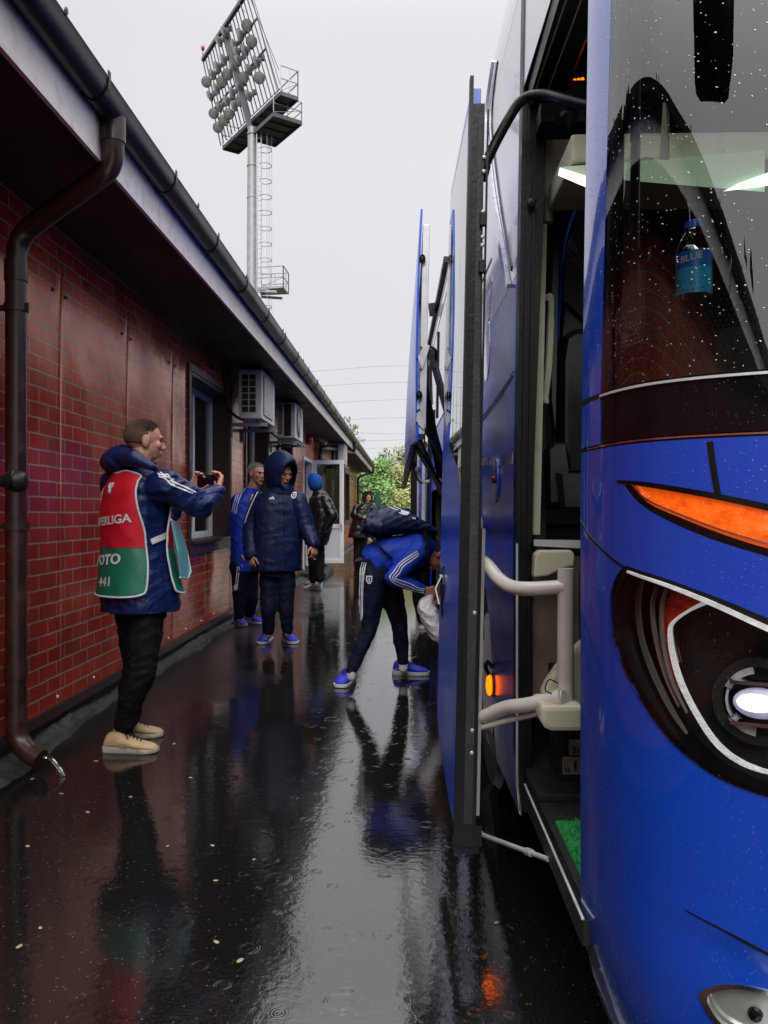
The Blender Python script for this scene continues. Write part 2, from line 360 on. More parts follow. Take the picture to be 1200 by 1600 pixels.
# ------------------------------------------------------------------ mesh helpers
def link(name, me, m=None, parent=None, smooth=True):
    o = bpy.data.objects.new(name, me); S.collection.objects.link(o)
    if m is not None and not me.materials:
        for x in (m if isinstance(m, (list, tuple)) else [m]): me.materials.append(x)
    if smooth:
        me.polygons.foreach_set('use_smooth', [True] * len(me.polygons))
    if parent:
        o.parent = parent; o.matrix_parent_inverse = Matrix.Translation(parent.location).inverted() if parent.parent is None and parent.type == 'EMPTY' else Matrix.Identity(4)
    return o
def tag(o, label, cat, group=None, kind=None):
    if label: o['label'] = label
    if cat: o['category'] = cat
    if group: o['group'] = group
    if kind: o['kind'] = kind
    return o
def thing(name, label, cat, loc=(0, 0, 0), group=None):
    o = bpy.data.objects.new(name, None); S.collection.objects.link(o)
    o.location = loc; o.empty_display_size = .1
    return tag(o, label, cat, group)

class MB:
    def __init__(s): s.v = []; s.f = []; s.mi = []; s.cur = 0
    def add(s, vs, fs):
        b = len(s.v); s.v += [tuple(v) for v in vs]; s.f += [tuple(i + b for i in f) for f in fs]; s.mi += [s.cur] * len(fs)
        return s
    def box(s, lo, hi, bev=0):
        (x0, y0, z0), (x1, y1, z1) = lo, hi
        x0, x1 = min(x0, x1), max(x0, x1); y0, y1 = min(y0, y1), max(y0, y1); z0, z1 = min(z0, z1), max(z0, z1)
        vs = [(x, y, z) for z in (z0, z1) for y in (y0, y1) for x in (x0, x1)]
        return s.add(vs, [(0, 2, 3, 1), (4, 5, 7, 6), (0, 1, 5, 4), (2, 6, 7, 3), (0, 4, 6, 2), (1, 3, 7, 5)])
    def hexa(s, a, b):           # bottom quad a, top quad b (same order)
        return s.add(list(a) + list(b), [(3, 2, 1, 0), (4, 5, 6, 7), (0, 1, 5, 4), (1, 2, 6, 5), (2, 3, 7, 6), (3, 0, 4, 7)])
    def obox(s, c, ax, ay, az):  # oriented box, half vectors
        c, ax, ay, az = V(c), V(ax), V(ay), V(az)
        a = [c - ax - ay - az, c + ax - ay - az, c + ax + ay - az, c - ax + ay - az]
        return s.hexa(a, [p + az * 2 for p in a])
    def bar(s, p, q, w, h=None, up=(0, 0, 1)):
        p, q = V(p), V(q); d = (q - p).normalized(); u = V(up)
        if abs(d.dot(u)) > .95: u = V((1, 0, 0))
        r = d.cross(u).normalized(); u = r.cross(d)
        return s.obox((p + q) / 2, r * w / 2, (q - p) / 2, u * (h or w) / 2)
    def tube(s, pts, r, seg=8, caps=True, closed=False):
        pts = [V(p) for p in pts]; n = len(pts)
        rs = r if isinstance(r, (list, tuple)) else [r] * n
        vs = []; prev = None
        for i, p in enumerate(pts):
            if closed: d = pts[(i + 1) % n] - pts[i - 1]
            else: d = pts[min(i + 1, n - 1)] - pts[max(i - 1, 0)]
            if d.length < 1e-9: d = V((0, 0, 1))
            d.normalize()
            if prev is None:
                a = V((0, 0, 1)) if abs(d.z) < .9 else V((1, 0, 0))
                prev = d.cross(a).normalized()
            else:
                prev = (prev - d * prev.dot(d)).normalized()
            e = d.cross(prev)
            for k in range(seg):
                t = 2 * math.pi * k / seg
                vs.append(p + prev * math.cos(t) * rs[i] + e * math.sin(t) * rs[i])
        fs = []
        for i in range(n if closed else n - 1):
            j = (i + 1) % n
            for k in range(seg):
                k2 = (k + 1) % seg
                fs.append((i * seg + k, i * seg + k2, j * seg + k2, j * seg + k))
        if caps and not closed:
            fs.append(tuple(range(seg))[::-1]); fs.append(tuple((n - 1) * seg + k for k in range(seg)))
        return s.add(vs, fs)
    def loft(s, rings, caps=True):
        n = len(rings[0]); vs = [p for r in rings for p in r]; fs = []
        for i in range(len(rings) - 1):
            for k in range(n):
                k2 = (k + 1) % n
                fs.append((i * n + k, i * n + k2, (i + 1) * n + k2, (i + 1) * n + k))
        if caps:
            fs.append(tuple(range(n))[::-1]); fs.append(tuple((len(rings) - 1) * n + k for k in range(n)))
        return s.add(vs, fs)
    def lathe(s, c, axis, prof, seg=24):     # prof: (distance along axis, radius)
        c = V(c); d = V(axis).normalized(); a = V((0, 0, 1)) if abs(d.z) < .9 else V((1, 0, 0))
        e1 = d.cross(a).normalized(); e2 = d.cross(e1)
        rings = [[c + d * h + (e1 * math.cos(2 * math.pi * k / seg) + e2 * math.sin(2 * math.pi * k / seg)) * max(r, 1e-4) for k in range(seg)] for h, r in prof]
        return s.loft(rings)
    def ell(s, c, ax, ay, az, nu=16, nv=10):
        c, ax, ay, az = V(c), V(ax), V(ay), V(az); rings = []
        for j in range(1, nv):
            t = math.pi * j / nv
            rings.append([c - az * math.cos(t) + (ax * math.cos(2 * math.pi * k / nu) + ay * math.sin(2 * math.pi * k / nu)) * math.sin(t) for k in range(nu)])
        b = len(s.v); s.loft(rings, False); n = len(rings)
        i0 = len(s.v); s.v.append(tuple(c - az)); s.v.append(tuple(c + az))
        for k in range(nu):
            s.f.append((i0, b + (k + 1) % nu, b + k)); s.f.append((i0 + 1, b + (n - 1) * nu + k, b + (n - 1) * nu + (k + 1) % nu)); s.mi += [s.cur] * 2
        return s
    def cap(s, p, q, r1, r2, seg=14):        # tapered capsule
        p, q = V(p), V(q); d = q - p; L_ = d.length
        if L_ < 1e-6: d = V((0, 0, 1))
        d.normalize(); prof = []
        for j in range(1, 5): t = math.pi / 2 * j / 4; prof.append((-r1 * math.cos(t), r1 * math.sin(t)))
        for j in range(0, 4): t = math.pi / 2 * j / 4; prof.append((L_ + r2 * math.sin(t), r2 * math.cos(t)))
        return s.lathe(p, d, prof, seg)
    def mesh(s, name):
        me = bpy.data.meshes.new(name); me.from_pydata(s.v, [], s.f); me.update(); return me
    def build(s, name, m, parent=None, smooth=False, bevel=0, recalc=True):
        me = s.mesh(name)
        bm = bmesh.new(); bm.from_mesh(me)
        if recalc: bmesh.ops.recalc_face_normals(bm, faces=bm.faces)
        for f, i in zip(bm.faces, s.mi): f.material_index = i
        if bevel: bmesh.ops.bevel(bm, geom=[e for e in bm.edges if e.is_manifold and e.calc_face_angle(0) > .5], offset=bevel, segments=2, affect='EDGES', profile=.6)
        bm.to_mesh(me); bm.free()
        o = link(name, me, m, parent, smooth)
        if smooth and smooth != 'full':
            me.polygons.foreach_set('use_smooth', [True] * len(me.polygons))
            try: me.set_sharp_from_angle(angle=R(38))
            except Exception: pass
        return o

def inpoly(x, y, poly):
    c = False; j = len(poly) - 1
    for i in range(len(poly)):
        xi, yi = poly[i]; xj, yj = poly[j]
        if (yi > y) != (yj > y) and x < (xj - xi) * (y - yi) / (yj - yi + 1e-15) + xi: c = not c
        j = i
    return c
def dens(poly, step, closed=True):
    out = []; n = len(poly)
    for i in range(n if closed else n - 1):
        a, b = poly[i], poly[(i + 1) % n]; d = math.hypot(b[0] - a[0], b[1] - a[1]); k = max(1, int(d / step))
        for j in range(k): out.append((a[0] + (b[0] - a[0]) * j / k, a[1] + (b[1] - a[1]) * j / k))
    if not closed: out.append(poly[-1])
    return out
def cat_rom(pts, k=8, closed=False):
    n = len(pts); out = []
    for i in range(n if closed else n - 1):
        g = lambda j: pts[j % n] if closed else pts[min(max(j, 0), n - 1)]
        p0, p1, p2, p3 = g(i - 1), g(i), g(i + 1), g(i + 2)
        for j in range(k):
            t = j / k
            out.append(tuple(.5 * (2 * b + (c - a) * t + (2 * a - 5 * b + 4 * c - d) * t * t + (-a + 3 * b - 3 * c + d) * t ** 3) for a, b, c, d in zip(p0, p1, p2, p3)))
    if not closed: out.append(tuple(pts[-1]))
    return out
def tri2d(outline, holes=(), step=.03):
    loops = [dens(outline, step)] + [dens(h, step) for h in holes]
    vs = []; es = []
    for lp in loops:
        b = len(vs); vs += lp; es += [(b + i, b + (i + 1) % len(lp)) for i in range(len(lp))]
    xs = [p[0] for p in outline]; ys = [p[1] for p in outline]
    nx = int((max(xs) - min(xs)) / step) + 1; ny = int((max(ys) - min(ys)) / step) + 1
    for i in range(nx):
        for j in range(ny):
            x = min(xs) + (i + .5 + .25 * (j % 2)) * step; y = min(ys) + (j + .5) * step
            if inpoly(x, y, outline) and not any(inpoly(x, y, h) for h in holes): vs.append((x, y))
    r = delaunay_2d_cdt([V(v) for v in vs], es, [], 0, 1e-7)
    ov, of = r[0], r[2]; fs = []
    for f in of:
        cx = sum(ov[i][0] for i in f) / len(f); cy = sum(ov[i][1] for i in f) / len(f)
        if inpoly(cx, cy, outline) and not any(inpoly(cx, cy, h) for h in holes): fs.append(tuple(f))
    return [(v[0], v[1]) for v in ov], fs
def surf(name, v2, fs, fn, m, parent=None, thick=0, smooth=True, face_to=None):
    """lay a flat triangulation on a surface given by fn(u, v) -> point (or None)"""
    pts = [fn(*p) for p in v2]
    fs = [f for f in fs if all(pts[i] is not None for i in f)]
    bm = bmesh.new(); vs = {}
    for f in fs:
        for i in f:
            if i not in vs: vs[i] = bm.verts.new(pts[i])
    for f in fs:
        try: bm.faces.new([vs[i] for i in f])
        except ValueError: pass
    bmesh.ops.recalc_face_normals(bm, faces=bm.faces)
    bm.normal_update()
    if face_to is not None and bm.faces:
        acc = sum((f.normal.dot(V(face_to) - f.calc_center_median()) * f.calc_area() for f in bm.faces))
        if acc < 0: bmesh.ops.reverse_faces(bm, faces=bm.faces)
    if thick:
        bad = [f for f in bm.faces if f.calc_area() < 1e-12]
        if bad: bmesh.ops.delete(bm, geom=bad, context='FACES')
        lo = [min(v.co[i] for v in bm.verts) - .15 for i in range(3)]; hi = [max(v.co[i] for v in bm.verts) + .15 for i in range(3)]
        bmesh.ops.solidify(bm, geom=list(bm.faces), thickness=thick)
        bad = [v for v in bm.verts if any(not lo[i] < v.co[i] < hi[i] for i in range(3))]
        if bad: bmesh.ops.delete(bm, geom=bad, context='VERTS')
    me = bpy.data.meshes.new(name); bm.to_mesh(me); bm.free()
    o = link(name, me, m, parent, smooth)
    if smooth:
        try: me.set_sharp_from_angle(angle=R(40))
        except Exception: pass
    return o
def rot2(p, a): return (p[0] * math.cos(a) - p[1] * math.sin(a), p[0] * math.sin(a) + p[1] * math.cos(a))
_txt = {}
def text2d(s, size=1.0, bold=0.0):
    """flat triangulated lettering: 2D vertices and faces, centred"""
    cu = bpy.data.curves.new('t', 'FONT'); cu.body = s; cu.size = size; cu.align_x = 'CENTER'; cu.align_y = 'CENTER'; cu.offset = bold * size; cu.resolution_u = 3
    o = bpy.data.objects.new('t', cu); S.collection.objects.link(o)
    dg = bpy.context.evaluated_depsgraph_get(); me = bpy.data.meshes.new_from_object(o.evaluated_get(dg))
    bm = bmesh.new(); bm.from_mesh(me); bmesh.ops.triangulate(bm, faces=bm.faces)
    for _ in range(2):
        ed = [e for e in bm.edges if e.calc_length() > size * .18]
        if ed: bmesh.ops.subdivide_edges(bm, edges=ed, cuts=1); bmesh.ops.triangulate(bm, faces=bm.faces)
    bm.verts.index_update()
    v = [(p.co.x, p.co.y) for p in bm.verts]; f = [tuple(q.index for q in g.verts) for g in bm.faces]
    bm.free(); bpy.data.objects.remove(o); bpy.data.curves.remove(cu); bpy.data.meshes.remove(me)
    return v, f
# ================================================================== SETTING
def plane_xy(name, pts, z, m):
    me = bpy.data.meshes.new(name); me.from_pydata([(x, y, z) for x, y in pts], [], [tuple(range(len(pts)))]); return link(name, me, m, None, False)
g = plane_xy('ground', [(-400, -400), (400, -400), (400, 900), (-400, 900)], 0, M['ground']); g['kind'] = 'structure'

# ------------------------------------------------------------------ the long brick-clad building on the left
WX = -2.0
bld = thing('brick_building', 'long low building clad in red printed-brick metal panels with dark brown eaves', 'building', (WX, 10, 0))
YA, YB = -32.0, 32.0
wins = [(7.32, 8.88, 1.0, 2.54), (9.87, 11.35, 1.0, 2.54), (12.45, 13.75, 1.0, 2.54), (25.6, 27.4, 1.0, 2.54)]
doorway = (15.3, 16.7, .12, 2.35)
holes = [[(a, c), (b, c), (b, d), (a, d)] for a, b, c, d in wins + [doorway]]
v2, fs = tri2d([(YA, .15), (YB, .15), (YB, 2.9), (YA, 2.9)], holes, .5) if False else (None, None)
mb = MB()
ys = sorted({YA, YB, *[w_[0] for w_ in wins + [doorway]], *[w_[1] for w_ in wins + [doorway]]})
for a, b in zip(ys[:-1], ys[1:]):
    hit = [w_ for w_ in wins + [doorway] if abs(w_[0] - a) < 1e-6]
    spans = [(.15, 2.9)]
    if hit: spans = [(.15, hit[0][2]), (hit[0][3], 2.9)] if hit[0][2] > .16 else [(hit[0][3], 2.9)]
    for z0, z1 in spans: mb.add([(WX, a, z0), (WX, b, z0), (WX, b, z1), (WX, a, z1)], [(0, 1, 2, 3)])
mb.add([(WX, YB, .15), (-12, YB, .15), (-12, YB, 2.9), (WX, YB, 2.9)], [(0, 1, 2, 3)])
mb.add([(WX, YA, .15), (-12, YA, .15), (-12, YA, 2.9), (WX, YA, 2.9)], [(0, 1, 2, 3)])
mb.add([(-12, YA, .15), (-12, YB, .15), (-12, YB, 2.9), (-12, YA, 2.9)], [(0, 1, 2, 3)])
mb.build('wall', M['brick'], bld, recalc=False)
# plinth
mb = MB(); mb.box((-12, YA - .02, -.2), (WX - .015, YB + .02, .147)); mb.build('plinth', M['plinth'], bld)
mb = MB(); rings = []; q_ = random.Random(5); wd = .1; hh = .04
for i in range(520):
    y = -2 + i * .066; wd = min(.17, max(.05, wd + q_.uniform(-.022, .022))); hh = min(.075, max(.015, hh + q_.uniform(-.014, .014)))
    rings.append([(WX - .02, y, -.02), (WX - .02, y, hh + .035), (WX + wd * .35, y + q_.uniform(-.01, .01), hh + q_.uniform(-.006, .012)), (WX + wd * .7, y + q_.uniform(-.01, .01), hh * .6), (WX + wd, y, -.01)])
mb.loft(rings)
mb.build('footing', M['plinth'], bld)
mb = MB(); mb.box((WX + .002, YA, .115), (WX + .02, doorway[0], .175)); mb.box((WX + .002, doorway[1], .115), (WX + .02, YB, .175)); mb.build('base_trim', M['darkbrown'], bld)
# soffit, fascia, roof
mb = MB(); mb.box((-12, YA - .4, 2.9), (-1.424, YB + .45, 2.93)); mb.build('soffit', M['soffit'], bld)
mb = MB(); mb.box((-1.42, YA - .4, 2.875), (-1.40, YB + .45, 3.09)); mb.box((-12, YB + .455, 2.875), (-1.42, YB + .475, 3.09)); mb.build('fascia', M['fascia'], bld)
mb = MB(); mb.hexa([(-1.38, YA - .5, 3.10), (-1.38, YB + .5, 3.10), (-7, YB + .5, 5.2), (-7, YA - .5, 5.2)], [(-1.38, YA - .5, 3.15), (-1.38, YB + .5, 3.15), (-7, YB + .5, 5.25), (-7, YA - .5, 5.25)])
mb.hexa([(-12.6, YA - .5, 3.10), (-12.6, YB + .5, 3.10), (-7.002, YB + .5, 5.2), (-7.002, YA - .5, 5.2)], [(-12.6, YA - .5, 3.15), (-12.6, YB + .5, 3.15), (-7.002, YB + .5, 5.25), (-7.002, YA - .5, 5.25)])
mb.build('roof', M['roof'], bld)
# gutter: half round with brackets
prof = []
for k in range(11):
    t = math.pi + math.pi * k / 10; prof.append((-1.345 + .062 * math.cos(t), 3.125 + .085 * math.sin(t)))
prof += [(-1.345 + .068, 3.135), (-1.345 + .056, 3.128)]
for k in range(11):
    t = -math.pi * k / 10; prof.append((-1.345 + .056 * math.cos(t), 3.125 + .079 * math.sin(t)))
mb = MB(); rings = []
y = YA - .3
segs = []
while y < YB + .5:
    segs.append(y); y += 1.0
for y in segs: rings.append([(x, y, z) for x, z in prof])
mb.loft(rings)
gut = mb.build('gutter', M['gutter'], bld, True)
for i in range(41):
    mb = MB(); y = -8.6 + i
    for k in range(8):
        t0 = math.pi + math.pi * k / 8; t1 = math.pi + math.pi * (k + 1) / 8
        a = V((-1.345 + .066 * math.cos(t0), y, 3.125 + .089 * math.sin(t0))); b = V((-1.345 + .066 * math.cos(t1), y, 3.125 + .089 * math.sin(t1)))
        mb.bar(a, b, .022, .004, up=(0, 1, 0)) if False else mb.obox((a + b) / 2, (b - a) / 2, (0, .012, 0), (b - a).cross(V((0, 1, 0))).normalized() * .003)
    mb.box((-1.283, y - .012, 3.12), (-1.277, y + .012, 3.165))
    mb.build('gutter_bracket', M['gutter'], bld)
for i in range(7):
    mb = MB(); mb.ell((-1.278, 1.2 + i * 1.7 + .4 * random.random(), 3.148), (.006, 0, 0), (0, .016, 0), (0, .006, .02), 6, 4); mb.build('gutter_clip', M['gutter'], bld)
# hanging wires under the far eave
for q in range(3):
    mb = MB(); pts = []
    for i in range(30):
        y = 19 + i * .42; pts.append((-1.37 - .02 * q, y, 2.98 - .10 * abs(math.sin(i * .5 + q)) - .04 * random.random()))
    mb.tube(pts, .008, 5); mb.build('loose_cable', M['ac_white'], bld, True)
# panel screws
for i in range(28):
    y = 1.25 + 1.1 * i
    for d in (-.1, .07):
        if not any(a - .05 < y + d < b + .05 for a, b, c, e in wins) and i % 1 == 0: mb = MB(); mb.ell((WX + .003, y + d, 2.52 + .01 * random.random()), (.009, 0, 0), (0, .011, 0), (0, 0, .011), 8, 6); mb.build('screw', M['darkbrown'], bld, True)
for i in range(40):
    y = .8 + .53 * i
    if not doorway[0] - .1 < y < doorway[1] + .1: mb = MB(); mb.ell((WX + .003, y, .215), (.007, 0, 0), (0, .009, 0), (0, 0, .009), 8, 6); mb.build('screw', M['white_pvc'], bld, True)
# windows
for i, (a, b, c, d) in enumerate(wins):
    mb = MB(); dp = .235
    mb.box((WX - dp, a - .0, c - .03), (WX + .045, b, c))              # sill board
    mb.box((WX - dp, a, d), (WX + .012, b, d + .03))
    mb.box((WX - dp, a - .03, c - .03), (WX + .012, a, d + .03))
    mb.box((WX - dp, b, c - .03), (WX + .012, b + .03, d + .03))
    mb.box((WX + .002, a - .10, c - .13), (WX + .022, b + .10, c - .032))
    mb.box((WX + .002, a - .10, d + .032), (WX + .022, b + .10, d + .10))
    mb.box((WX + .002, a - .10, c - .03), (WX + .022, a - .032, d + .03))
    mb.box((WX + .002, b + .032, c - .03), (WX + .022, b + .10, d + .03))
    wf = mb.build('window', M['darkbrown'], bld, bevel=.003)
    mb = MB(); x0, x1 = WX - dp, WX - dp + .06; fw = .065
    mb.box((x0, a, c), (x1, b, c + fw)); mb.box((x0, a, d - fw), (x1, b, d)); mb.box((x0, a, c + fw), (x1, a + fw, d - fw)); mb.box((x0, b - fw, c + fw), (x1, b, d - fw))
    mb.box((x0, (a + b) / 2 - fw / 2, c + fw), (x1, (a + b) / 2 + fw / 2, d - fw))
    mb.build('window_frame', M['white_pvc'], wf, bevel=.004)
    mb = MB(); mb.box((x0 + .02, a + fw, c + fw), (x0 + .03, b - fw, d - fw)); mb.build('pane', M['glass_win'], wf)
    mb = MB(); mb.box((x0 - .03, a + .03, c + .03), (x0 - .02, b - .03, d - .03)); mb.build('curtain', M['blind'], wf)
# paper notice and anchor-like sticker in first window
mb = MB(); mb.box((WX - .17, 7.62, 1.02), (WX - .168, 7.9, 1.14)); mb.build('paper_sheet', M['white_pvc'], bld)
mb = MB(); yc = 7.95; xs = WX - .195
mb.tube([(xs, yc, 1.72), (xs, yc, 2.05)], .008, 6); mb.tube([(xs, yc - .08, 1.98), (xs, yc + .08, 1.98)], .008, 6)
mb.tube([(xs, yc + .13 * math.cos(t), 1.84 + .12 * math.sin(t)) for t in np.linspace(math.pi, 2 * math.pi, 10)], .008, 6)
mb.tube([(xs, yc + .03 * math.cos(t), 2.08 + .03 * math.sin(t)) for t in np.linspace(0, 2 * math.pi, 10)], .006, 6)
mb.build('window_emblem', M['galv_dark'], bld, True)
# doorway
mb = MB(); a, b, c, d = doorway
mb.box((WX - .12, a, c), (WX + .02, a + .07, d)); mb.box((WX - .12, b - .07, c), (WX + .02, b, d)); mb.box((WX - .12, a + .07, d - .07), (WX + .02, b - .07, d))
mb.build('door_frame', M['white_pvc'], bld, bevel=.004)
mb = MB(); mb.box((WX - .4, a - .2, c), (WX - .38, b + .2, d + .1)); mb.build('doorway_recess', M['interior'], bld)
mb = MB(); mb.box((WX, a - .1, 0), (WX + .45, b + .15, .10)); mb.build('doorstep', M['plinth'], bld, bevel=.01)
# open white door, leaf square to the wall
dr = [(P(488, 880, 16.72)), (P(537, 880, 16.72))]
x0 = WX + .02; x1 = P(537, 800, 16.72).x; y0, y1 = 16.70, 16.77
zb, zt = P(500, 880, 16.7).z, P(500, 719, 16.7).z
mb = MB(); fr = .085
mb.box((x0, y0, zb), (x1, y1, zb + fr)); mb.box((x0, y0, zt - fr), (x1, y1, zt)); mb.box((x0, y0, zb + fr), (x0 + fr, y1, zt - fr)); mb.box((x1 - fr, y0, zb + fr), (x1, y1, zt - fr))
zm = P(500, 822, 16.7).z
mb.box((x0 + fr, y0, zm - .05), (x1 - fr, y1, zm + .04))
dl = mb.build('door', M['white_pvc'], bld, bevel=.005)
mb = MB(); mb.box((x0 + fr, y0 + .02, zb + fr), (x1 - fr, y1 - .02, zm - .05)); mb.build('door_panel', M['pvc_panel'], dl)
mb = MB(); mb.box((x0 + fr, y0 + .028, zm + .04), (x1 - fr, y1 - .028, zt - fr)); mb.build('door_glass', M['glass_win'], dl)
mb = MB(); mb.box((x1 - .06, y0 - .012, zm - .12), (x1 - .03, y0, zm + .08)); mb.tube([(x1 - .045, y0 - .012, zm + .03), (x1 - .045, y0 - .05, zm + .03), (x1 - .15, y0 - .05, zm + .03)], .009, 8)
mb.build('handle', M['grey_metal'], dl, True)
# bell and small floodlight by the door
mb = MB(); c = P(487, 674, 15.9); mb.lathe((WX + .001, c.y, 2.72), (1, 0, 0), [(0, .10), (.05, .11), (.1, .08), (.12, .03)], 18)
bl = mb.build('alarm_bell', M['bell_red'], None, True); tag(bl, 'red round alarm bell high on the brick wall before the open white door', 'alarm bell')
t_ = thing('wall_light', 'small grey floodlight under the eave between red bell and white door', 'wall light', (WX, 16.6, 2.75))
mb = MB(); mb.box((WX, 16.9, 2.78), (WX + .12, 16.94, 2.80)); mb.build('bracket', M['galv_dark'], t_)
mb = MB(); mb.obox((WX + .2, 16.92, 2.79), (.09, 0, -.06), (0, .09, 0), (.02, 0, .03)); mb.build('lamp_housing', M['galv'], t_, bevel=.006)

# ------------------------------------------------------------------ air conditioners
def ac_unit(y0, z0, z1, label, grille, xw=-1.875, dep=.26, ln=.86):
    t = thing('air_conditioner', label, 'air conditioner', (xw, y0, z0), 'air conditioners on the wall')
    x0, x1 = xw, xw + dep
    mb = MB(); mb.box((x0, y0, z0), (x1, y0 + ln, z1)); mb.build('casing', M['ac_white'], t, bevel=.012)
    mb = MB()
    if grille == 0:
        for i in range(6):
            for j in range(2):
                cx = x0 + .035 + j * .085; cz = z0 + .07 + i * (z1 - z0 - .12) / 6 + .035
                mb.box((cx, y0 - .004, cz - .031), (cx + .07, y0 - .001, cz + .031))
    else:
        mb.box((x0 + .10, y0 - .004, z0 + .03), (x0 + .20, y0 - .001, z1 - .03))
        for i in range(11):
            cz = z0 + .06 + i * (z1 - z0 - .1) / 11
            mb.box((x0 + .015, y0 - .004, cz), (x0 + .07, y0 - .001, cz + .022))
    mb.build('side_vent', M['ac_dark'], t, bevel=.0008)
    mb = MB(); cy = y0 + .36; cz = (z0 + z1) / 2; rr = (z1 - z0) / 2 - .04
    if grille == 0:
        mb.box((x1 + .001, y0 + .08, z0 + .05), (x1 + .004, y0 + .66, z1 - .04))
        g1 = mb.build('fan_opening', M['ac_dark'], t)
        mb = MB()
        for i in range(16): mb.box((x1 + .004, y0 + .08, z0 + .055 + i * (z1 - z0 - .1) / 16), (x1 + .016, y0 + .66, z0 + .055 + i * (z1 - z0 - .1) / 16 + .016))
        for i in range(5): mb.box((x1 + .004, y0 + .08 + i * .143, z0 + .05), (x1 + .014, y0 + .09 + i * .143, z1 - .04))
        mb.build('fan_grille', M['ac_white'], t)
    else:
        mb.lathe((x1 + .0005, cy, cz), (1, 0, 0), [(0, rr), (.004, rr), (.005, rr - .01)], 28); mb.build('fan_opening', M['ac_dark'], t, True)
        mb = MB()
        for i in range(7):
            rad = rr * (i + 1) / 7
            mb.tube([(x1 + .02, cy + rad * math.cos(a), cz + rad * math.sin(a)) for a in np.linspace(0, 2 * math.pi, 28, endpoint=False)], .006, 5, closed=True)
        for i in range(12):
            a = i * math.pi / 6; mb.bar((x1 + .02, cy, cz), (x1 + .02, cy + rr * math.cos(a), cz + rr * math.sin(a)), .006)
        mb.build('fan_grille', M['ac_white'], t, True)
    mb = MB()
    for yy in (y0 + .1, y0 + ln - .12):
        mb.box((WX, yy, z0 - .075), (x1 + .04, yy + .035, z0 - .035)); mb.box((WX + .001, yy, z0 - .2), (WX + .03, yy + .035, z0 - .076))
        mb.box((x0 + .04, yy, z0 - .034), (x0 + .08, yy + .035, z0 - .001)); mb.box((x1 - .08, yy, z0 - .034), (x1 - .04, yy + .035, z0 - .001))
    mb.build('bracket', M['galv'], t, bevel=.003)
    mb = MB(); mb.tube(cat_rom([(x0 + .05, y0 + .02, z0 - .01), (x0 - .02, y0 - .05, z0 + .02), (WX + .035, y0 - .2, z0 + .12), (WX + .03, y0 - .28, z0 + .36), (WX + .03, y0 - .3, z1 + .0)], 5), .017, 8)
    mb.build('pipe', M['gutter'] if grille == 0 else M['galv_dark'], t, True)
    return t
ac_unit(8.85, 2.31, 2.86, 'white air conditioner with a grid of square side vents nearest the camera', 0)
ac_unit(11.5, 2.34, 2.86, 'white air conditioner with one tall dark side opening behind the nearest one', 1)
ac_unit(18.6, 2.40, 2.88, 'small distant air conditioner above the open white door', 0, xw=-1.80, dep=.34)

# ------------------------------------------------------------------ downpipes
def downpipe(label, yw, yg, zb=.1, elbow=True, r=.05):
    t = thing('downpipe', label, 'downpipe', (WX + .1, yw, 0), 'brown downpipes on the brick wall')
    xw = WX + .085; xg = -1.345
    pts = [(xg, yg, 3.06), (xg, yg, 2.97), (xg - .02, yg + .03, 2.88), (xg - .1, yg + .06, 2.82), (xw + .12, yw - .03, 2.68), (xw + .02, yw, 2.6), (xw, yw, 2.48), (xw, yw, 2.2)]
    path = cat_rom(pts, 6)
    path += [(xw, yw, z) for z in (1.6, 1.0, .5)]
    mb = MB(); mb.tube(path, r, 18); mb.tube([(xg, yg, 3.075), (xg, yg, 2.96)], r + .006, 18)
    mb.tube([(xw, yw, 2.50), (xw, yw, 2.40)], r + .005, 18); mb.tube([(xw, yw, .53), (xw, yw, .45)], r + .005, 18)
    mb.build('pipe', M['pipe'], t, 'x')
    mb = MB(); mb.tube(cat_rom([(xw, yw, .5), (xw, yw, .25), (xw + .01, yw - .0, .16), (xw + .07, yw - .02, .10), (xw + .14, yw - .04, .07)], 6), [r] * 19 + [r * .99] * 6, 18)
    mb.build('shoe', M['pipe'], t, 'x')
    for z in (2.27, 1.2):
        mb = MB(); mb.tube([(xw, yw, z - .018), (xw, yw, z + .018)], r + .007, 18); mb.box((WX, yw - .012, z - .012), (xw - r, yw + .012, z + .012)); mb.box((xw + r, yw - .02, z - .02), (xw + r + .022, yw - .008, z + .02))
        mb.build('clamp', M['pipe'], t, 'x')
    return t
downpipe('large brown downpipe with double elbow at the left edge, pouring water', 3.86, 3.62)
mb = MB(); p0 = V((WX + .085 + .14, 3.82, .08)); pts = []
for i in range(12):
    t = i / 11; pts.append((p0.x + .02 + .11 * t, p0.y - .05 * t, .085 - .08 * t * t + .003 * math.sin(9 * t)))
mb.tube(pts, [.006 + .004 * random.random() for _ in pts], 6)
mb.tube([(p[0] + .006, p[1] + .01, p[2]) for p in pts], [.003 + .003 * random.random() for _ in pts], 5)
wj = mb.build('water_jet', M['bottle_pet'], None, True); tag(wj, 'thin jet of rain water running out of the near downpipe', 'water jet')
downpipe('far brown downpipe bending under the eave above the open white door', 17.6, 20.5)
downpipe('last brown downpipe at the far corner of the brick wall', 31.3, 31.9)
# black capped pipe stub at the left edge
t_ = thing('capped_pipe', 'black rubber capped pipe end jutting in at the left edge', 'pipe cap', P(10, 750, 2.9))
c = P(0, 752, 2.9); ax = V((1, .15, 0)).normalized()
mb = MB(); mb.lathe(c - ax * .35, ax, [(0, .018), (.35, .018)], 16); mb.build('pipe', M['pipe'], t_, True)
mb = MB(); mb.lathe(c + ax * .005, ax, [(0, .0), (.0, .022), (.012, .024), (.02, .036), (.045, .041), (.05, .037), (.052, .041), (.075, .038), (.088, .03), (.092, .01), (.092, 0)], 24); mb.build('cap', M['rubber'], t_, 'x')

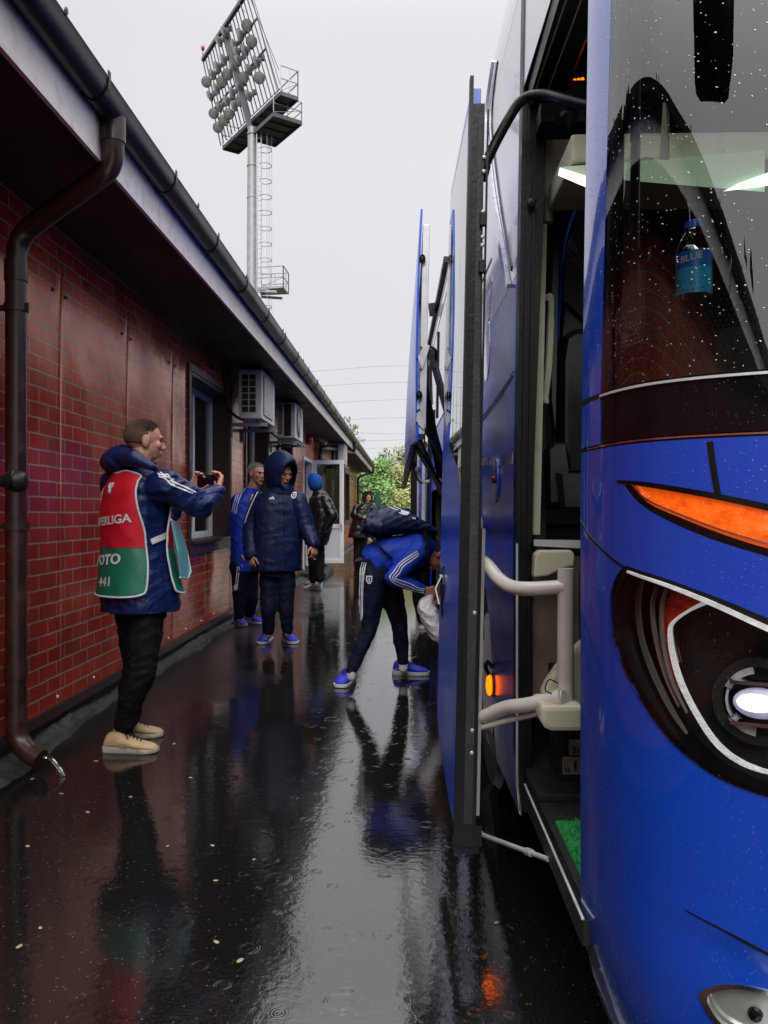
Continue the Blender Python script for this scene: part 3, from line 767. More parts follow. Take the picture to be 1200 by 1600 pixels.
# ------------------------------------------------------------------ floodlight mast
mast = thing('floodlight_mast', 'tall grey stadium floodlight mast with a tilted lamp rack above the roof', 'floodlight', (P(393, 400, 50).x, 50, 0))
px_ = P(394, 400, 50).x
mb = MB(); mb.tube([(px_, 50, 0), (px_, 50, 12), (px_, 50, 20), (px_, 50, P(394, 200, 50).z)], [.46, .36, .33, .28], 16)
for z in range(8, 26, 1):
    if z % 2: mb.tube([(px_, 50, z), (px_, 50, z + .05)], .37 if z < 15 else .34, 16)
mb.build('pole', M['galv'], mast, True)
far_b = P(345, 226, 54); near_b = P(435, 142, 47.0); near_b.z = far_b.z = (far_b.z + near_b.z) / 2
far_t = P(317, 95, 53.4); near_t = P(389, -18, 46.3); near_t.z = far_t.z = (far_t.z + near_t.z) / 2
dirv = (near_b - far_b).normalized(); fac = dirv.cross(V((0, 0, 1))).normalized()
if fac.dot(V((-1, -1, 0))) < 0: fac = -fac
upv = ((near_t + far_t) / 2 - (near_b + far_b) / 2)
mb = MB(); mb.bar(far_t, near_t, .22, .22)
for i in range(19):
    k = i / 18; a = far_b.lerp(near_b, k); b = far_t.lerp(near_t, k); mb.bar(a, b, .07)
for k2 in (.42, .72):
    mb.bar(far_b.lerp(far_t, k2), near_b.lerp(near_t, k2), .09)
mb.bar((px_, 50, P(394, 200, 50).z - .5), far_t.lerp(near_t, .52) - V((0, 0, .3)), .34)
mb.build('rack_frame', M['galv_dark'], mast)
lamps = [(550,255),(480,345),(595,415),(525,505),(320,325),(265,415),(415,450),(440,520),(310,600),(250,670),(400,675),(355,745),(300,815),(145,820),(200,745),(510,780),(560,700),(640,620),(672,780),(455,600),(175,965),(240,890),(460,870),(395,930),(485,1010),(560,960),(340,1010),(265,1075),(218,1135),(370,1140),(318,1205),(260,1275),(415,1060)]
n_ = dirv.cross(upv).normalized()
if n_.dot(fac) < 0: n_ = -n_
o_ = far_b
for i, (lx, ly) in enumerate(lamps):
    d = ray(300 + lx / 6.4, ly / 6.4); tt = (o_ + n_ * .35 - CAM).dot(n_) / d.dot(n_); c = CAM + d * tt
    wide = (lx, ly) in [(550,255),(595,415),(145,820),(300,815),(355,745),(672,780),(370,1140),(318,1205),(260,1275),(218,1135),(485,1010),(510,780)]
    aim = (V((-c.x * .9, -c.y, -c.z * 1.0)).normalized() + (V((0, 0, 0)) if wide else V((-.9, .5, -.1)))).normalized() if True else None
    rr = .35
    mb = MB(); mb.lathe(c, aim, [(-.42, .10), (-.30, .14), (-.18, .2), (-.05, rr), (0, rr), (.0, rr * .9)], 14); mb.bar(c - aim * .2, c - n_ * .38, .07); mb.box(c - aim * .5 - V((.12, .12, .1)), c - aim * .5 + V((.12, .12, .16)))
    lo = mb.build('floodlight_head', M['galv_dark'], mast, True)
    mb = MB(); mb.lathe(c, aim, [(.0, rr * .93), (.02, rr * .93), (.06, rr * .5), (.07, .01)], 14); mb.build('lens', M['lamp_glass'], lo, True)
# main deck behind the rack
bk = -fac
mb = MB()
def deck(a, b, wd, z, mbx, beams=8, dz=.14):
    q = [a, b, b + bk * wd, a + bk * wd]; q = [V((p.x, p.y, z)) for p in q]
    mbx.hexa(q, [p + V((0, 0, dz * .4)) for p in q])
    for p, r_ in ((q[0], q[1]), (q[3], q[2]), (q[0], q[3]), (q[1], q[2])): mbx.bar(p - V((0, 0, .05)), r_ - V((0, 0, .05)), .08, dz + .1)
    for i in range(1, beams): mbx.bar(q[0].lerp(q[1], i / beams) - V((0, 0, .06)), q[3].lerp(q[2], i / beams) - V((0, 0, .06)), .07, .12)
    return q
q = deck(far_b + bk * .15, near_b + bk * .15, 1.15, far_b.z - .1, mb)
pc = V((px_, 50, 0))
q2 = deck(V((px_, 50, 0)) - dirv * .6, V((px_, 50, 0)) + dirv * 3.0, 1.9, far_b.z - 1.1, mb, 4)
mb.build('platform', M['galv_dark'], mast)
def rail(q, h, edges, mbx, r_=.035):
    for i, j in edges:
        for hh in (h, h * .5): mbx.bar(q[i] + V((0, 0, hh)), q[j] + V((0, 0, hh)), r_)
        mbx.bar(q[i], q[i] + V((0, 0, h)), r_); mbx.bar(q[j], q[j] + V((0, 0, h)), r_)
        mbx.bar(q[i], q[j] + V((0, 0, h * .5)), r_ * .7); mbx.bar(q[i].lerp(q[j], .5), q[i].lerp(q[j], .5) + V((0, 0, h)), r_)
mb = MB(); rail([p + V((0, 0, .1)) for p in q], 1.5, [(1, 2), (3, 0), (2, 3)], mb, .05); rail([p + V((0, 0, .1)) for p in q2], 1.1, [(1, 2), (2, 3)], mb, .04)
# lower rest platform
mb.build('railing', M['galv'], mast); mb = MB()
xp = P(405, 450, 50).x; xq = P(446, 450, 50).x; zp = P(420, 456, 50).z
qq = [V((xp, 49.4, zp)), V((xq, 49.1, zp)), V((xq + .1, 50.6, zp)), V((xp, 50.8, zp))]
rail(qq, 1.35, [(0, 1), (1, 2), (2, 3)], mb, .05)
mb.build('railing', M['galv'], mast)
mb = MB(); mb.hexa(qq, [p + V((0, 0, .12)) for p in qq]); mb.bar(qq[0] - V((0, 0, .1)), qq[1] - V((.4, 0, .25)), .14); mb.bar(qq[3] - V((0, 0, .1)), qq[2] - V((.4, 0, .25)), .14); mb.build('rest_platform', M['galv'], mast)
# ladder with hoops
mb = MB(); xl0, xl1 = P(403, 300, 50).x, P(410, 300, 50).x; zl = far_b.z - 1.2
for x in (xl0, xl1): mb.bar((x, 49.6, 6), (x, 49.6, zl), .06)
for i in range(int((zl - 6) / .3)): mb.bar((xl0, 49.6, 6 + i * .3), (xl1, 49.6, 6 + i * .3), .02)
xc = (xl0 + xl1) / 2 + .38
for i in range(0, 18):
    z = 7.2 + i * .98
    if z > zl: break
    mb.tube([(xc + .42 * math.cos(a), 49.6 + .42 * math.sin(a), z) for a in np.linspace(-2.4, 2.4, 14)], .025, 5)
for a in (-1.1, 0, 1.1): mb.bar((xc + .42 * math.cos(a), 49.6 + .42 * math.sin(a), 7), (xc + .42 * math.cos(a), 49.6 + .42 * math.sin(a), zl - .3), .025)
mb.build('ladder', M['galv'], mast)
mb = MB(); rodt = P(317, 75, 53.4); mb.bar(far_t, rodt, .05)
for a_, b_ in (((389, -18), (434, 145)), ((391, -18), (444, 152)), ((383, 20), (350, -30)), ((392, 0), (436, 110))): mb.tube([P(*a_, 46.5), P(*b_, 47.5)], .02, 5)
mb.build('stay_wire', M['galv_dark'], mast)
mb = MB(); mb.ell(rodt, (.13, 0, 0), (0, .13, 0), (0, 0, .2), 10, 8); mb.build('warning_light', M['bell_red'], mast, True)

# ------------------------------------------------------------------ power lines far off
for i, (yl, yr) in enumerate([(580, 571), (603, 597), (631, 624), (659, 652), (672, 678), (692, 687), (704, 699)]):
    a = P(200, yl + (yl - yr) * 1.7, 95); b = P(640, yr, 95); c = P(1100, yr - (yl - yr) * .3, 95)
    mb = MB(); mb.tube(cat_rom([a, P(490, yl, 95), b, c], 6), .032, 5)
    o = mb.build('power_line', M['galv'], None, True)
    tag(o, ['topmost', 'second from the top', 'third from the top', 'fourth from the top', 'fifth from the top', 'second lowest', 'lowest'][i] + ' of the thin overhead wires crossing the grey sky', 'power line', 'power lines')

# ------------------------------------------------------------------ trees and the green fence beyond the building
def tree(label, x, y, h, rad, leafm, n, seed, dense=1.0, lean=0, trunk=.12, low=.25):
    h *= .86
    rr = random.Random(seed)
    t = thing('tree', label, 'tree', (x, y, 0), 'trees beyond the building')
    mb = MB(); top = V((x + lean, y, h * .93))
    def limb(a, b, r0, r1, k=5):
        pts = [a.lerp(b, i / k) + V((rr.uniform(-.08, .08), rr.uniform(-.08, .08), rr.uniform(-.05, .05))) * (b - a).length * .3 * (0 < i < k) for i in range(k + 1)]
        mb.tube(pts, [r0 + (r1 - r0) * i / k for i in range(k + 1)], 6); return pts
    tp = limb(V((x, y, -.1)), top, trunk, .02, 8)
    tips = []
    for i in range(26):
        k = low + (.98 - low) * i / 25; base = V((x, y, 0)).lerp(top, k); a = rr.uniform(0, 6.28); ln = rad * (1.15 - k * .75) * rr.uniform(.6, 1.1)
        e = base + V((math.cos(a) * ln, math.sin(a) * ln, ln * rr.uniform(.35, .9))); limb(base, e, trunk * .4 * (1.2 - k), .012, 4)
        tips.append((base.lerp(e, .65), ln * .42)); tips.append((e, ln * .36))
        for q in range(3):
            e2 = base.lerp(e, rr.uniform(.4, .9)) + V((rr.uniform(-.5, .5), rr.uniform(-.5, .5), rr.uniform(.1, .6))) * ln * .6; limb(base.lerp(e, .5), e2, .025, .008, 2); tips.append((e2, ln * .3))
    mb.build('trunk', M['bark'], t, True)
    if n:
        vs = []; fs_ = []
        for i in range(n):
            c, cr_ = rr.choice(tips); cr_ *= dense
            p = c + V((rr.gauss(0, 1), rr.gauss(0, 1), rr.gauss(0, .8))) * cr_ * .6
            s_ = rr.uniform(.05, .12) * (1 if rad < 2.5 else 1.3); u = V((rr.gauss(0, 1), rr.gauss(0, 1), rr.gauss(0, 1))).normalized(); w_ = u.orthogonal().normalized()
            b_ = len(vs); vs += [p - u * s_, p + w_ * s_ * .5, p + u * s_, p - w_ * s_ * .5]; fs_.append((b_, b_ + 1, b_ + 2, b_ + 3))
        me = bpy.data.meshes.new('crown'); me.from_pydata([tuple(v) for v in vs], [], fs_); link('crown', me, leafm, t, False)
    return t
tree('bright green leafy tree right behind the far corner of the building', P(572, 760, 37).x, 37, 3.9, 1.9, M['leaf1'], 9000, 1, low=.1)
tree('green shrubby tree in the middle of the gap behind the hooded woman', P(600, 760, 40).x, 40, 2.9, 1.7, M['leaf1'], 6000, 2, low=.05)
tree('yellow-green bush beside the rear of the bus', P(630, 760, 38).x, 38, 3.6, 1.9, M['leaf2'], 8000, 3, low=.05)
tree('olive leaved young tree with sparse crown behind the yellow-green bush', P(622, 700, 46).x, 46, 5.4, 2.1, M['leaf3'], 2600, 4, dense=1.2)
tree('thin nearly bare tree rising in the middle of the gap', P(604, 700, 43).x, 43, 5.6, 1.0, M['leaf3'], 220, 5, trunk=.07)
tree('tree whose twigs peek over the far end of the roof', P(548, 670, 44).x, 44, 7.6, 1.3, M['leaf3'], 500, 6)
tree('distant green tree behind the rear of the bus', P(660, 740, 50).x, 50, 5.2, 2.6, M['leaf2'], 6000, 8, low=.05)
tree('dark green tree far beyond the bus', P(700, 740, 56).x, 56, 6.2, 3, M['leaf3'], 6000, 9, low=.05)
mb = MB(); a = P(586, 800, 34); b = P(594, 800, 34)
mb.box((a.x, 34, 0), (b.x, 34.05, P(590, 768, 34).z))
for i in range(7): mb.box((a.x - .01 + i * (b.x - a.x) / 6, 33.97, 0), (a.x + .02 + i * (b.x - a.x) / 6, 34.0, P(590, 767, 34).z))
o = mb.build('fence', M['fence_green'], None); tag(o, 'narrow dark green fence panel behind the woman in the black coat', 'fence')
# hedge of low ground cover far away, closes the view
mb = MB(); vs = []; fs_ = []
for i in range(26000):
    p = V((rng.uniform(-30, 40), rng.uniform(60, 66), abs(rng.normal(0, 1.1)))); s_ = rng.uniform(.1, .22)
    u = V(rng.normal(0, 1, 3)).normalized(); w_ = u.orthogonal().normalized(); b_ = len(vs)
    vs += [p - u * s_, p + w_ * s_ * .5, p + u * s_, p - w_ * s_ * .5]; fs_.append((b_, b_ + 1, b_ + 2, b_ + 3))
me = bpy.data.meshes.new('undergrowth'); me.from_pydata([tuple(v) for v in vs], [], fs_); o = link('undergrowth', me, M['leaf2'], None, False)
tag(o, 'far green undergrowth along the horizon', 'undergrowth', kind='stuff')
# petals on the wet ground
pet = [(332,1322),(50,1218),(96,1241),(137,1270),(43,1323),(262,1323),(337,1377),(397,1344),(63,1451),(272,1163),(150,1190),(375,1502),(776,1443),(204,1246),(298,1216),(30,1480),(338,1473)]
for i, (x, y) in enumerate(pet):
    c = G(x, y); mb = MB(); r_ = .008 + .006 * random.random(); a = random.random() * 3
    u = V((math.cos(a), math.sin(a), 0)) * r_; w_ = V((-math.sin(a), math.cos(a), 0)) * r_ * .6
    mb.ell(c + V((0, 0, .003)), u, w_, (0, 0, .002), 8, 4); o = mb.build('petal', M['petal'], None, True)
    tag(o, 'small pale petal lying on the wet asphalt', 'petal', 'petals on the wet asphalt')
# ================================================================== THE BUS
bus = thing('coach', 'big blue coach standing on the right with its front door and luggage flap open', 'bus', (1.6, 7.5, 0))
def sm(t): t = min(1, max(0, t)); return t * t * (3 - 2 * t)
_pl = cat_rom([(.360, 1.67), (.365, 1.60), (.376, 1.525), (.397, 1.455), (.435, 1.392), (.505, 1.333), (.61, 1.283), (.77, 1.238), (1.05, 1.20), (1.63, 1.17)], 14)
_ps = [0]
for a, b in zip(_pl[:-1], _pl[1:]): _ps.append(_ps[-1] + math.hypot(b[0] - a[0], b[1] - a[1]))
SMAX = _ps[-1]
_psn = np.array(_ps); _plx = np.array([p[0] for p in _pl]); _ply = np.array([p[1] for p in _pl])
CREASE = None
def Mf(s, z, off=0.0):
    x = float(np.interp(s, _psn, _plx)); y = float(np.interp(s, _psn, _ply)); e = .012
    x0, x1 = np.interp([s - e, s + e], _psn, _plx); y0, y1 = np.interp([s - e, s + e], _psn, _ply)
    tx, ty = x1 - x0, y1 - y0; ln = math.hypot(tx, ty) or 1; nx, ny = ty / ln, -tx / ln     # outward
    fw = sm(s / .35)
    ins = .016 * max(0, z - 1.3) + fw * (.05 * max(0, z - 1.45) + .02 * max(0, z - 2.4) ** 2) + .6 * max(0, .52 - z) ** 2 + .1 * max(0, z - 3.0) ** 2
    if CREASE:
        s1, z1, k = CREASE; zl = z1 + k * (s - s1); d = zl - z
        ins += .007 * sm((d + .006) / .035) * sm((s - s1) / .3)
    ins -= off
    return V((x - nx * ins, y - ny * ins, z))
def mkbvh():
    ns, nz = 200, 110; vs = [Mf(SMAX * i / ns, .1 + 3.3 * j / nz) for j in range(nz + 1) for i in range(ns + 1)]
    fs = [(j * (ns + 1) + i, j * (ns + 1) + i + 1, (j + 1) * (ns + 1) + i + 1, (j + 1) * (ns + 1) + i) for j in range(nz) for i in range(ns)]
    return BVHTree.FromPolygons(vs, fs)
_bv = mkbvh()
def sz(px, py):
    d = ray(px, py).normalized(); h = _bv.ray_cast(CAM, d)[0]
    if h is None: return (0.0, CH + (800 - py) / F * 1.67)
    best = min(((Mf(s, h.z) - h).length, s) for s in np.linspace(0, SMAX, 400))
    s = best[1]
    for st in (.002, .0005):
        s = min(((Mf(q, h.z) - h).length, q) for q in (s - 2 * st, s - st, s, s + st, s + 2 * st))[1]
    return (float(s), float(h.z))
c1 = sz(985, 1375); c2 = sz(1200, 1492); CREASE = (c1[0], c1[1], (c2[1] - c1[1]) / (c2[0] - c1[0]))
def szs(l): return [sz(*p) for p in l]
def fpanel(name, outline, holes, m, parent, off=0, step=.025, thick=.004):
    v, f = tri2d(outline, holes, step); return surf(name, v, f, lambda a, b: Mf(a, b, off), m, parent, thick, True, CAM)
def ribbon(poly, w):
    n = len(poly); l = []; r = []
    for i, p in enumerate(poly):
        a = poly[max(i - 1, 0)]; b = poly[min(i + 1, n - 1)]; d = math.hypot(b[0] - a[0], b[1] - a[1]) or 1
        wi = (w[i] if isinstance(w, (list, tuple)) else w) / 2; nx, ny = -(b[1] - a[1]) / d * wi, (b[0] - a[0]) / d * wi
        l.append((p[0] + nx, p[1] + ny)); r.append((p[0] - nx, p[1] - ny))
    return l + r[::-1]
def frib(name, pxs, w, m, parent, off=0, thick=.004, smooth=6):
    pts = szs(pxs); pts = cat_rom(pts, smooth) if smooth else pts
    if isinstance(w, (list, tuple)): w = list(np.interp(np.linspace(0, 1, len(pts)), np.linspace(0, 1, len(w)), w))
    return fpanel(name, ribbon(pts, w), [], m, parent, off, .02, thick)

ZB = 1.395
head_px = [(977, 887), (961, 905), (953, 940), (955, 985), (972, 1040), (1003, 1098), (1040, 1150), (1080, 1188), (1130, 1220), (1200, 1246), (1290, 1262), (1370, 1245), (1405, 1180), (1395, 1100), (1330, 1035), (1200, 974), (1090, 930), (1020, 902)]
head = cat_rom(szs(head_px), 4, True)
ind_px = [(972, 754), (990, 756), (1080, 770), (1200, 795), (1290, 818), (1350, 850), (1330, 893), (1260, 885), (1200, 870), (1110, 842), (1040, 812), (995, 784)]
ind = cat_rom(szs(ind_px), 4, True)
fog_px = [(1096, 1560), (1108, 1546), (1150, 1541), (1210, 1556), (1262, 1585), (1290, 1620), (1280, 1650), (1235, 1655), (1170, 1630), (1120, 1600)]
fog = cat_rom(szs(fog_px), 4, True)
fb = fpanel('front_bumper', [(0, .24), (SMAX, .24), (SMAX, ZB - .003), (0, ZB - .003)], [head, ind, fog], M['bus_blue'], bus, 0, .0125, .006)
sL = sz(944, 400)[0]
fpanel('front_pillar', [(0, ZB + .006), (sL, ZB + .006), (sL, 3.33), (0, 3.33)], [], M['bus_pillar'], bus, 0, .03, .02)
fpanel('lower_windscreen_panel', [(sL + .002, ZB + .006), (SMAX, ZB + .006), (SMAX, 1.492), (sL + .002, 1.492)], [], M['glossblack'], bus, -.002, .03, .004)
fpanel('windscreen', [(sL + .003, 1.5), (SMAX, 1.5), (SMAX, 2.98), (sL + .003, 2.98)], [], M['glass_wind'], bus, .001, .04, 0)
zf = 1.575
fpanel('windscreen_border', [(sL + .004, 1.5), (SMAX, 1.5), (SMAX, zf), (sL + .045, zf), (sL + .045, 2.93), (SMAX, 2.93), (SMAX, 2.98), (sL + .004, 2.98)], [], M['matblack'], bus, -.006, .03, .002)
fpanel('roof_cap', [(sL + .003, 2.985), (SMAX, 2.985), (SMAX, 3.33), (sL + .003, 3.33)], [], M['bus_blue'], bus, .002, .04, .02)
vs = []; fs_ = []
for j in range(11):
    z = zf + .004 + j * .0088; r_ = .0036 * (1 - j / 13)
    s = sL + .047 + (j % 2) * .0044
    while s < .95:
        b_ = len(vs); vs += [tuple(Mf(s + r_ * math.cos(a), z + r_ * math.sin(a), -.0045)) for a in np.linspace(0, 2 * math.pi, 7)[:-1]]; fs_.append(tuple(range(b_, b_ + 6))); s += .0088
me = bpy.data.meshes.new('frit_dots'); me.from_pydata(vs, [], fs_); link('frit_dots', me, M['matblack'], bus, False)
fpanel('glass_seal', [(sL, 1.492), (SMAX, 1.492), (SMAX, 1.4965), (sL, 1.4965)], [], M['grey_metal'], bus, .002, .03, .006)
fpanel('panel_gap', [(0, ZB - .004), (SMAX, ZB - .004), (SMAX, ZB + .007), (0, ZB + .007)], [], M['black'], bus, -.006, .03, .002)
fpanel('panel_gap_highlight', [(.004, ZB + .001), (SMAX, ZB + .001), (SMAX, ZB + .004), (.004, ZB + .004)], [], M['chrome'], bus, -.003, .03, .002)  # chrome sliver added for the highlight along the panel gap
fpanel('panel_gap', [(0, 1.492), (sL, 1.492), (sL, 1.5), (0, 1.5)], [], M['black'], bus, .0012, .03, .002)
frib('panel_gap', [(1109, 690), (1114, 725), (1122, 775)], .010, M['black'], bus, .0012, .002)
frib('panel_gap', [(907, 812), (922, 838), (945, 862), (978, 888)], .0042, M['black'], bus, .0012, .002)
frib('panel_gap', [(978, 886), (1040, 908), (1120, 938), (1200, 971), (1290, 1008)], [.006, .009, .010, .010, .008], M['black'], bus, .0012, .002)
frib('indicator_shadow_gap', [(964, 752), (1010, 757), (1100, 772), (1200, 793), (1300, 818)], [.004, .009, .010, .011, .011], M['black'], bus, .0012, .002)
frib('panel_gap', [(1070, 1421), (1130, 1453), (1200, 1491), (1300, 1545)], [.001, .003, .005, .006], M['black'], bus, .0014, .002)
# marker lamp / indicator
il = fpanel('indicator_lamp', ind, [], M['orange_lens'], bus, -.004, .015, .004)
fpanel('indicator_trim', cat_rom(szs([(972, 755), (985, 757), (1010, 785), (1060, 808), (1130, 835), (1200, 857), (1335, 890), (1330, 897), (1200, 871), (1110, 843), (1035, 812), (992, 786)]), 3, True), [], M['glossblack'], il, -.0015, .01, .003)
frib('indicator_rim', [(976, 756), (988, 757), (1010, 780), (1060, 803), (1130, 829), (1200, 850), (1300, 876)], .0038, M['chrome'], il, .001, .003)
# headlamp: recessed bowl, chrome blades, red lens strip, lit projector
hl = fpanel('headlight', head, [], M['matblack'], bus, -.085, .02, .003)
vs = [Mf(*p, 0) for p in head] + [Mf(*p, -.086) for p in head]; n = len(head)
me = bpy.data.meshes.new('bowl'); me.from_pydata([tuple(v) for v in vs], [], [(i, (i + 1) % n, n + (i + 1) % n, n + i) for i in range(n)]); link('lamp_bowl', me, M['black'], hl)
cx_ = sum(p[0] for p in head) / n; cz_ = sum(p[1] for p in head) / n
inn = [(cx_ + (p[0] - cx_) * .93, cz_ + (p[1] - cz_) * .93) for p in head]
fpanel('lamp_rim', head, [inn], M['glossblack'], hl, -.004, .02, .005)
frib('chrome_blade', [(983, 893), (1040, 913), (1110, 941), (1200, 982), (1290, 1020)], [.004, .006, .008, .009, .009], M['lamp_edge'], hl, .006, .006)
frib('chrome_blade', [(1094, 944), (1062, 958), (1036, 975), (1030, 990), (1034, 1022), (1048, 1068), (1075, 1118), (1112, 1168), (1155, 1200), (1210, 1218), (1280, 1228)], [.008, .004, .0035, .005, .007, .0085, .008, .009, .008, .006, .005], M['drl'], hl, -.030, .010)
frib('chrome_blade', [(1003, 918), (994, 945), (998, 990), (1015, 1050), (1045, 1110)], [.003, .005, .006, .005, .002], M['lamp_glass'], hl, -.035, .008)
frib('chrome_blade', [(1022, 922), (1014, 950), (1015, 1000), (1030, 1060), (1060, 1120)], [.003, .005, .005, .004, .002], M['lamp_glass'], hl, -.032, .008)
frib('smoked_strip', [(972, 905), (962, 940), (966, 990), (985, 1045), (1015, 1100), (1055, 1155)], [.004, .016, .016, .015, .013, .004], M['lamp_glass'], hl, -.045, .004)
fpanel('red_reflector', cat_rom(szs([(1030, 918), (1056, 926), (1082, 943), (1045, 962), (1025, 985), (1026, 1030), (1042, 1085), (1036, 1088), (1016, 1035), (1009, 985), (1017, 945)]), 4, True), [], M['red_lens'], hl, -.046, .01, .004)
cs = sz(1187, 1108); nrm = (Mf(*cs, .1) - Mf(*cs, 0)).normalized()
c0 = Mf(cs[0], cs[1], -.045)
rt = nrm.cross(V((0, 0, 1))).normalized(); rt = rt if rt.x > 0 else -rt; upl = rt.cross(nrm); upl = upl if upl.z > 0 else -upl
mb = MB()
def ringarc(c, r0, r1, a0, a1, d, k=26):
    a = np.linspace(a0, a1, k)
    f = [c + rt * math.cos(t) * r1 + upl * math.sin(t) * r1 for t in a] + [c + rt * math.cos(t) * r0 + upl * math.sin(t) * r0 for t in a[::-1]]
    n = len(f); q = k
    for i in range(k - 1):
        A, B, C_, D = f[i], f[i + 1], f[n - 2 - i], f[n - 1 - i]; mb.hexa([p - nrm * d for p in (A, B, C_, D)], [A, B, C_, D])
ringarc(c0 - nrm * .01, .058, .074, 0, 2 * math.pi, .03); mb.build('projector_bezel', M['matblack'], hl, True)
mb = MB(); ringarc(c0 - nrm * .006, .047, .058, 1.75, 2.75, .02); ringarc(c0 - nrm * .006, .049, .053, 2.8, 3.7, .02); ringarc(c0 - nrm * .006, .044, .058, 3.75, 4.6, .02); mb.build('projector_ring', M['lamp_edge'], hl, True)
mb = MB(); mb.ell(c0 + nrm * .002, rt * .041, upl * .026, nrm * .018, 24, 12); mb.build('lit_projector', M['beam'], hl, True); mb = MB(); mb.ell(c0 + nrm * .012 - rt * .004 + upl * .002, rt * .031, upl * .016, nrm * .013, 20, 10); mb.build('lit_core', M['beam_core'], hl, True)
mb = MB(); mb.obox(c0 + upl * .034 + nrm * .002, rt * .045, upl * .003, nrm * .012); mb.obox(c0 - upl * .034 + nrm * .002, rt * .045, upl * .003, nrm * .012); mb.build('projector_shutter', M['chrome'], hl)
for i_ in range(9):
    k_ = i_ / 8; frib('reflector_rib', [(1006 + 22 * k_, 935 + 20 * k_), (998 + 26 * k_, 985 + 6 * k_), (1012 + 26 * k_, 1040 + 2 * k_)], [.0012, .0018, .0012], M['lamp_edge'] if i_ % 3 == 0 else M['chrome'], hl, -.060, .003)
mb = MB(); ringarc(c0 - nrm * .012, .072, .074, 2.7, 4.1, .004); mb.build('projector_trim', M['chrome'], hl, True)
gp = fpanel('lamp_cover', head, [], M['glass_lamp'], hl, .002, .02, 0)
# fog lamp
fl = fpanel('fog_lamp', fog, [], M['lamp_glass'], bus, -.012, .012, .004)
n = len(fog); cx_ = sum(p[0] for p in fog) / n; cz_ = sum(p[1] for p in fog) / n
fpanel('fog_lamp_ring', [(cx_ + (p[0] - cx_) * 1.03, cz_ + (p[1] - cz_) * 1.03) for p in fog], [[(cx_ + (p[0] - cx_) * .90, cz_ + (p[1] - cz_) * .90) for p in fog]], M['chrome'], fl, .003, .012, .01)
fc = Mf(cx_ - .01, cz_, -.012); mb = MB(); mb.lathe(fc, (Mf(cx_, cz_, .1) - Mf(cx_, cz_)).normalized(), [(0, .012), (.008, .010), (.01, .004)], 14); mb.build('bulb', M['glossblack'], fl, True)
# pillar return inwards at the door opening
mb = MB(); col = []
for z in np.linspace(.3, 3.3, 30):
    a = Mf(0, z, -.001); col.append([a, a + V((.07, -.01, 0)), a + V((.07, -.03, 0)), a + V((.004, -.03, 0))])
mb.loft(col); mb.build('door_pillar', M['black'], bus, recalc=True)

# ---- side
SK = -.0176
def tum(z): return .016 * (z - 1.3) * (z > 1.3) + .30 * max(0, z - 3.0) ** 2
def Xs(y, z): return .365 + SK * (y - 1.67) + tum(z) + .1 * max(0, .42 - z)
def side(y, z, off=0): return V((Xs(y, z) - off, y, z))
def yz(px, py):
    d = ray(px, py); Y = 3.0; z = 1.3
    for _ in range(20):
        z = CH + d.z / d.y * Y; k = d.x / d.y; Y = .5 * Y + .5 * min(13, max(1.7, Xs(0, min(z, 2.98)) / (k - SK)))
    return (Y, min(CH + d.z / d.y * Y, 3.2))
def spanel(name, outline, holes, m, parent, off=0, step=.12, thick=.004):
    v, f = tri2d(outline, holes, step); return surf(name, v, f, lambda a, b: side(a, b, off), m, parent, thick, True, V((-5, 5, 1.5)))
def srib(name, pxs, w, m, off=.002, thick=.004, k=6):
    pts = [yz(*p) for p in pxs]; pts = cat_rom(pts, k); 
    if isinstance(w, (list, tuple)): w = list(np.interp(np.linspace(0, 1, len(pts)), np.linspace(0, 1, len(w)), w))
    return spanel(name, ribbon(pts, w), [], m, bus, off, .03, thick)
YD0, YD1, ZD = 1.69, 2.56, 2.62; YR = 13.9
arch = lambda yc: [(yc - .56, .30), *[(yc + .56 * math.cos(t), .5 + .53 * math.sin(t)) for t in np.linspace(math.pi, 0, 14)], (yc + .56, .30)]
low = [(YD1, .30)] + arch(3.72) + arch(9.9) + [(YR, .34), (YR, 2.05), (YD1, 2.05)]
bay = [(4.75, .42), (8.3, .42), (8.3, 1.48), (4.75, 1.48)]
spanel('side_skirt', low, [bay], M['bus_side_blue'], bus)
spanel('side_window', [(4.95, 2.07), (YR - .2, 2.07), (YR - .2, 2.98), (4.95, 2.98)], [], M['glass_side'], bus, .0, .15, 0)
spanel('upper_side', [(YD1, 2.053), (4.9, 2.053), (4.9, 3.0), (YD1, 3.0)], [], M['bus_upper'], bus)
spanel('window_surround', [(4.9, 2.053), (YR, 2.053), (YR, 3.0), (4.9, 3.0)], [[(5.0, 2.14), (YR - .3, 2.14), (YR - .3, 2.93), (5.0, 2.93)]], M['glossblack'], bus, -.006)
spanel('roof_rail', [(YD0 - .02, 3.003), (YR, 3.003), (YR, 3.33), (YD0 - .02, 3.33)], [], M['bus_upper'], bus)
spanel('door_header', [(YD0 - .02, ZD), (YD1 - .002, ZD), (YD1 - .002, 3.0), (YD0 - .02, 3.0)], [], M['bus_upper'], bus)
for y in (5.9, 7.4, 8.9, 10.4, 11.9): mb = MB(); a = side(y, 2.14, .001); b = side(y, 2.93, .001); mb.bar(a, b, .02, .07, up=(0, 1, 0)); mb.build('window_divider', M['black'], bus)
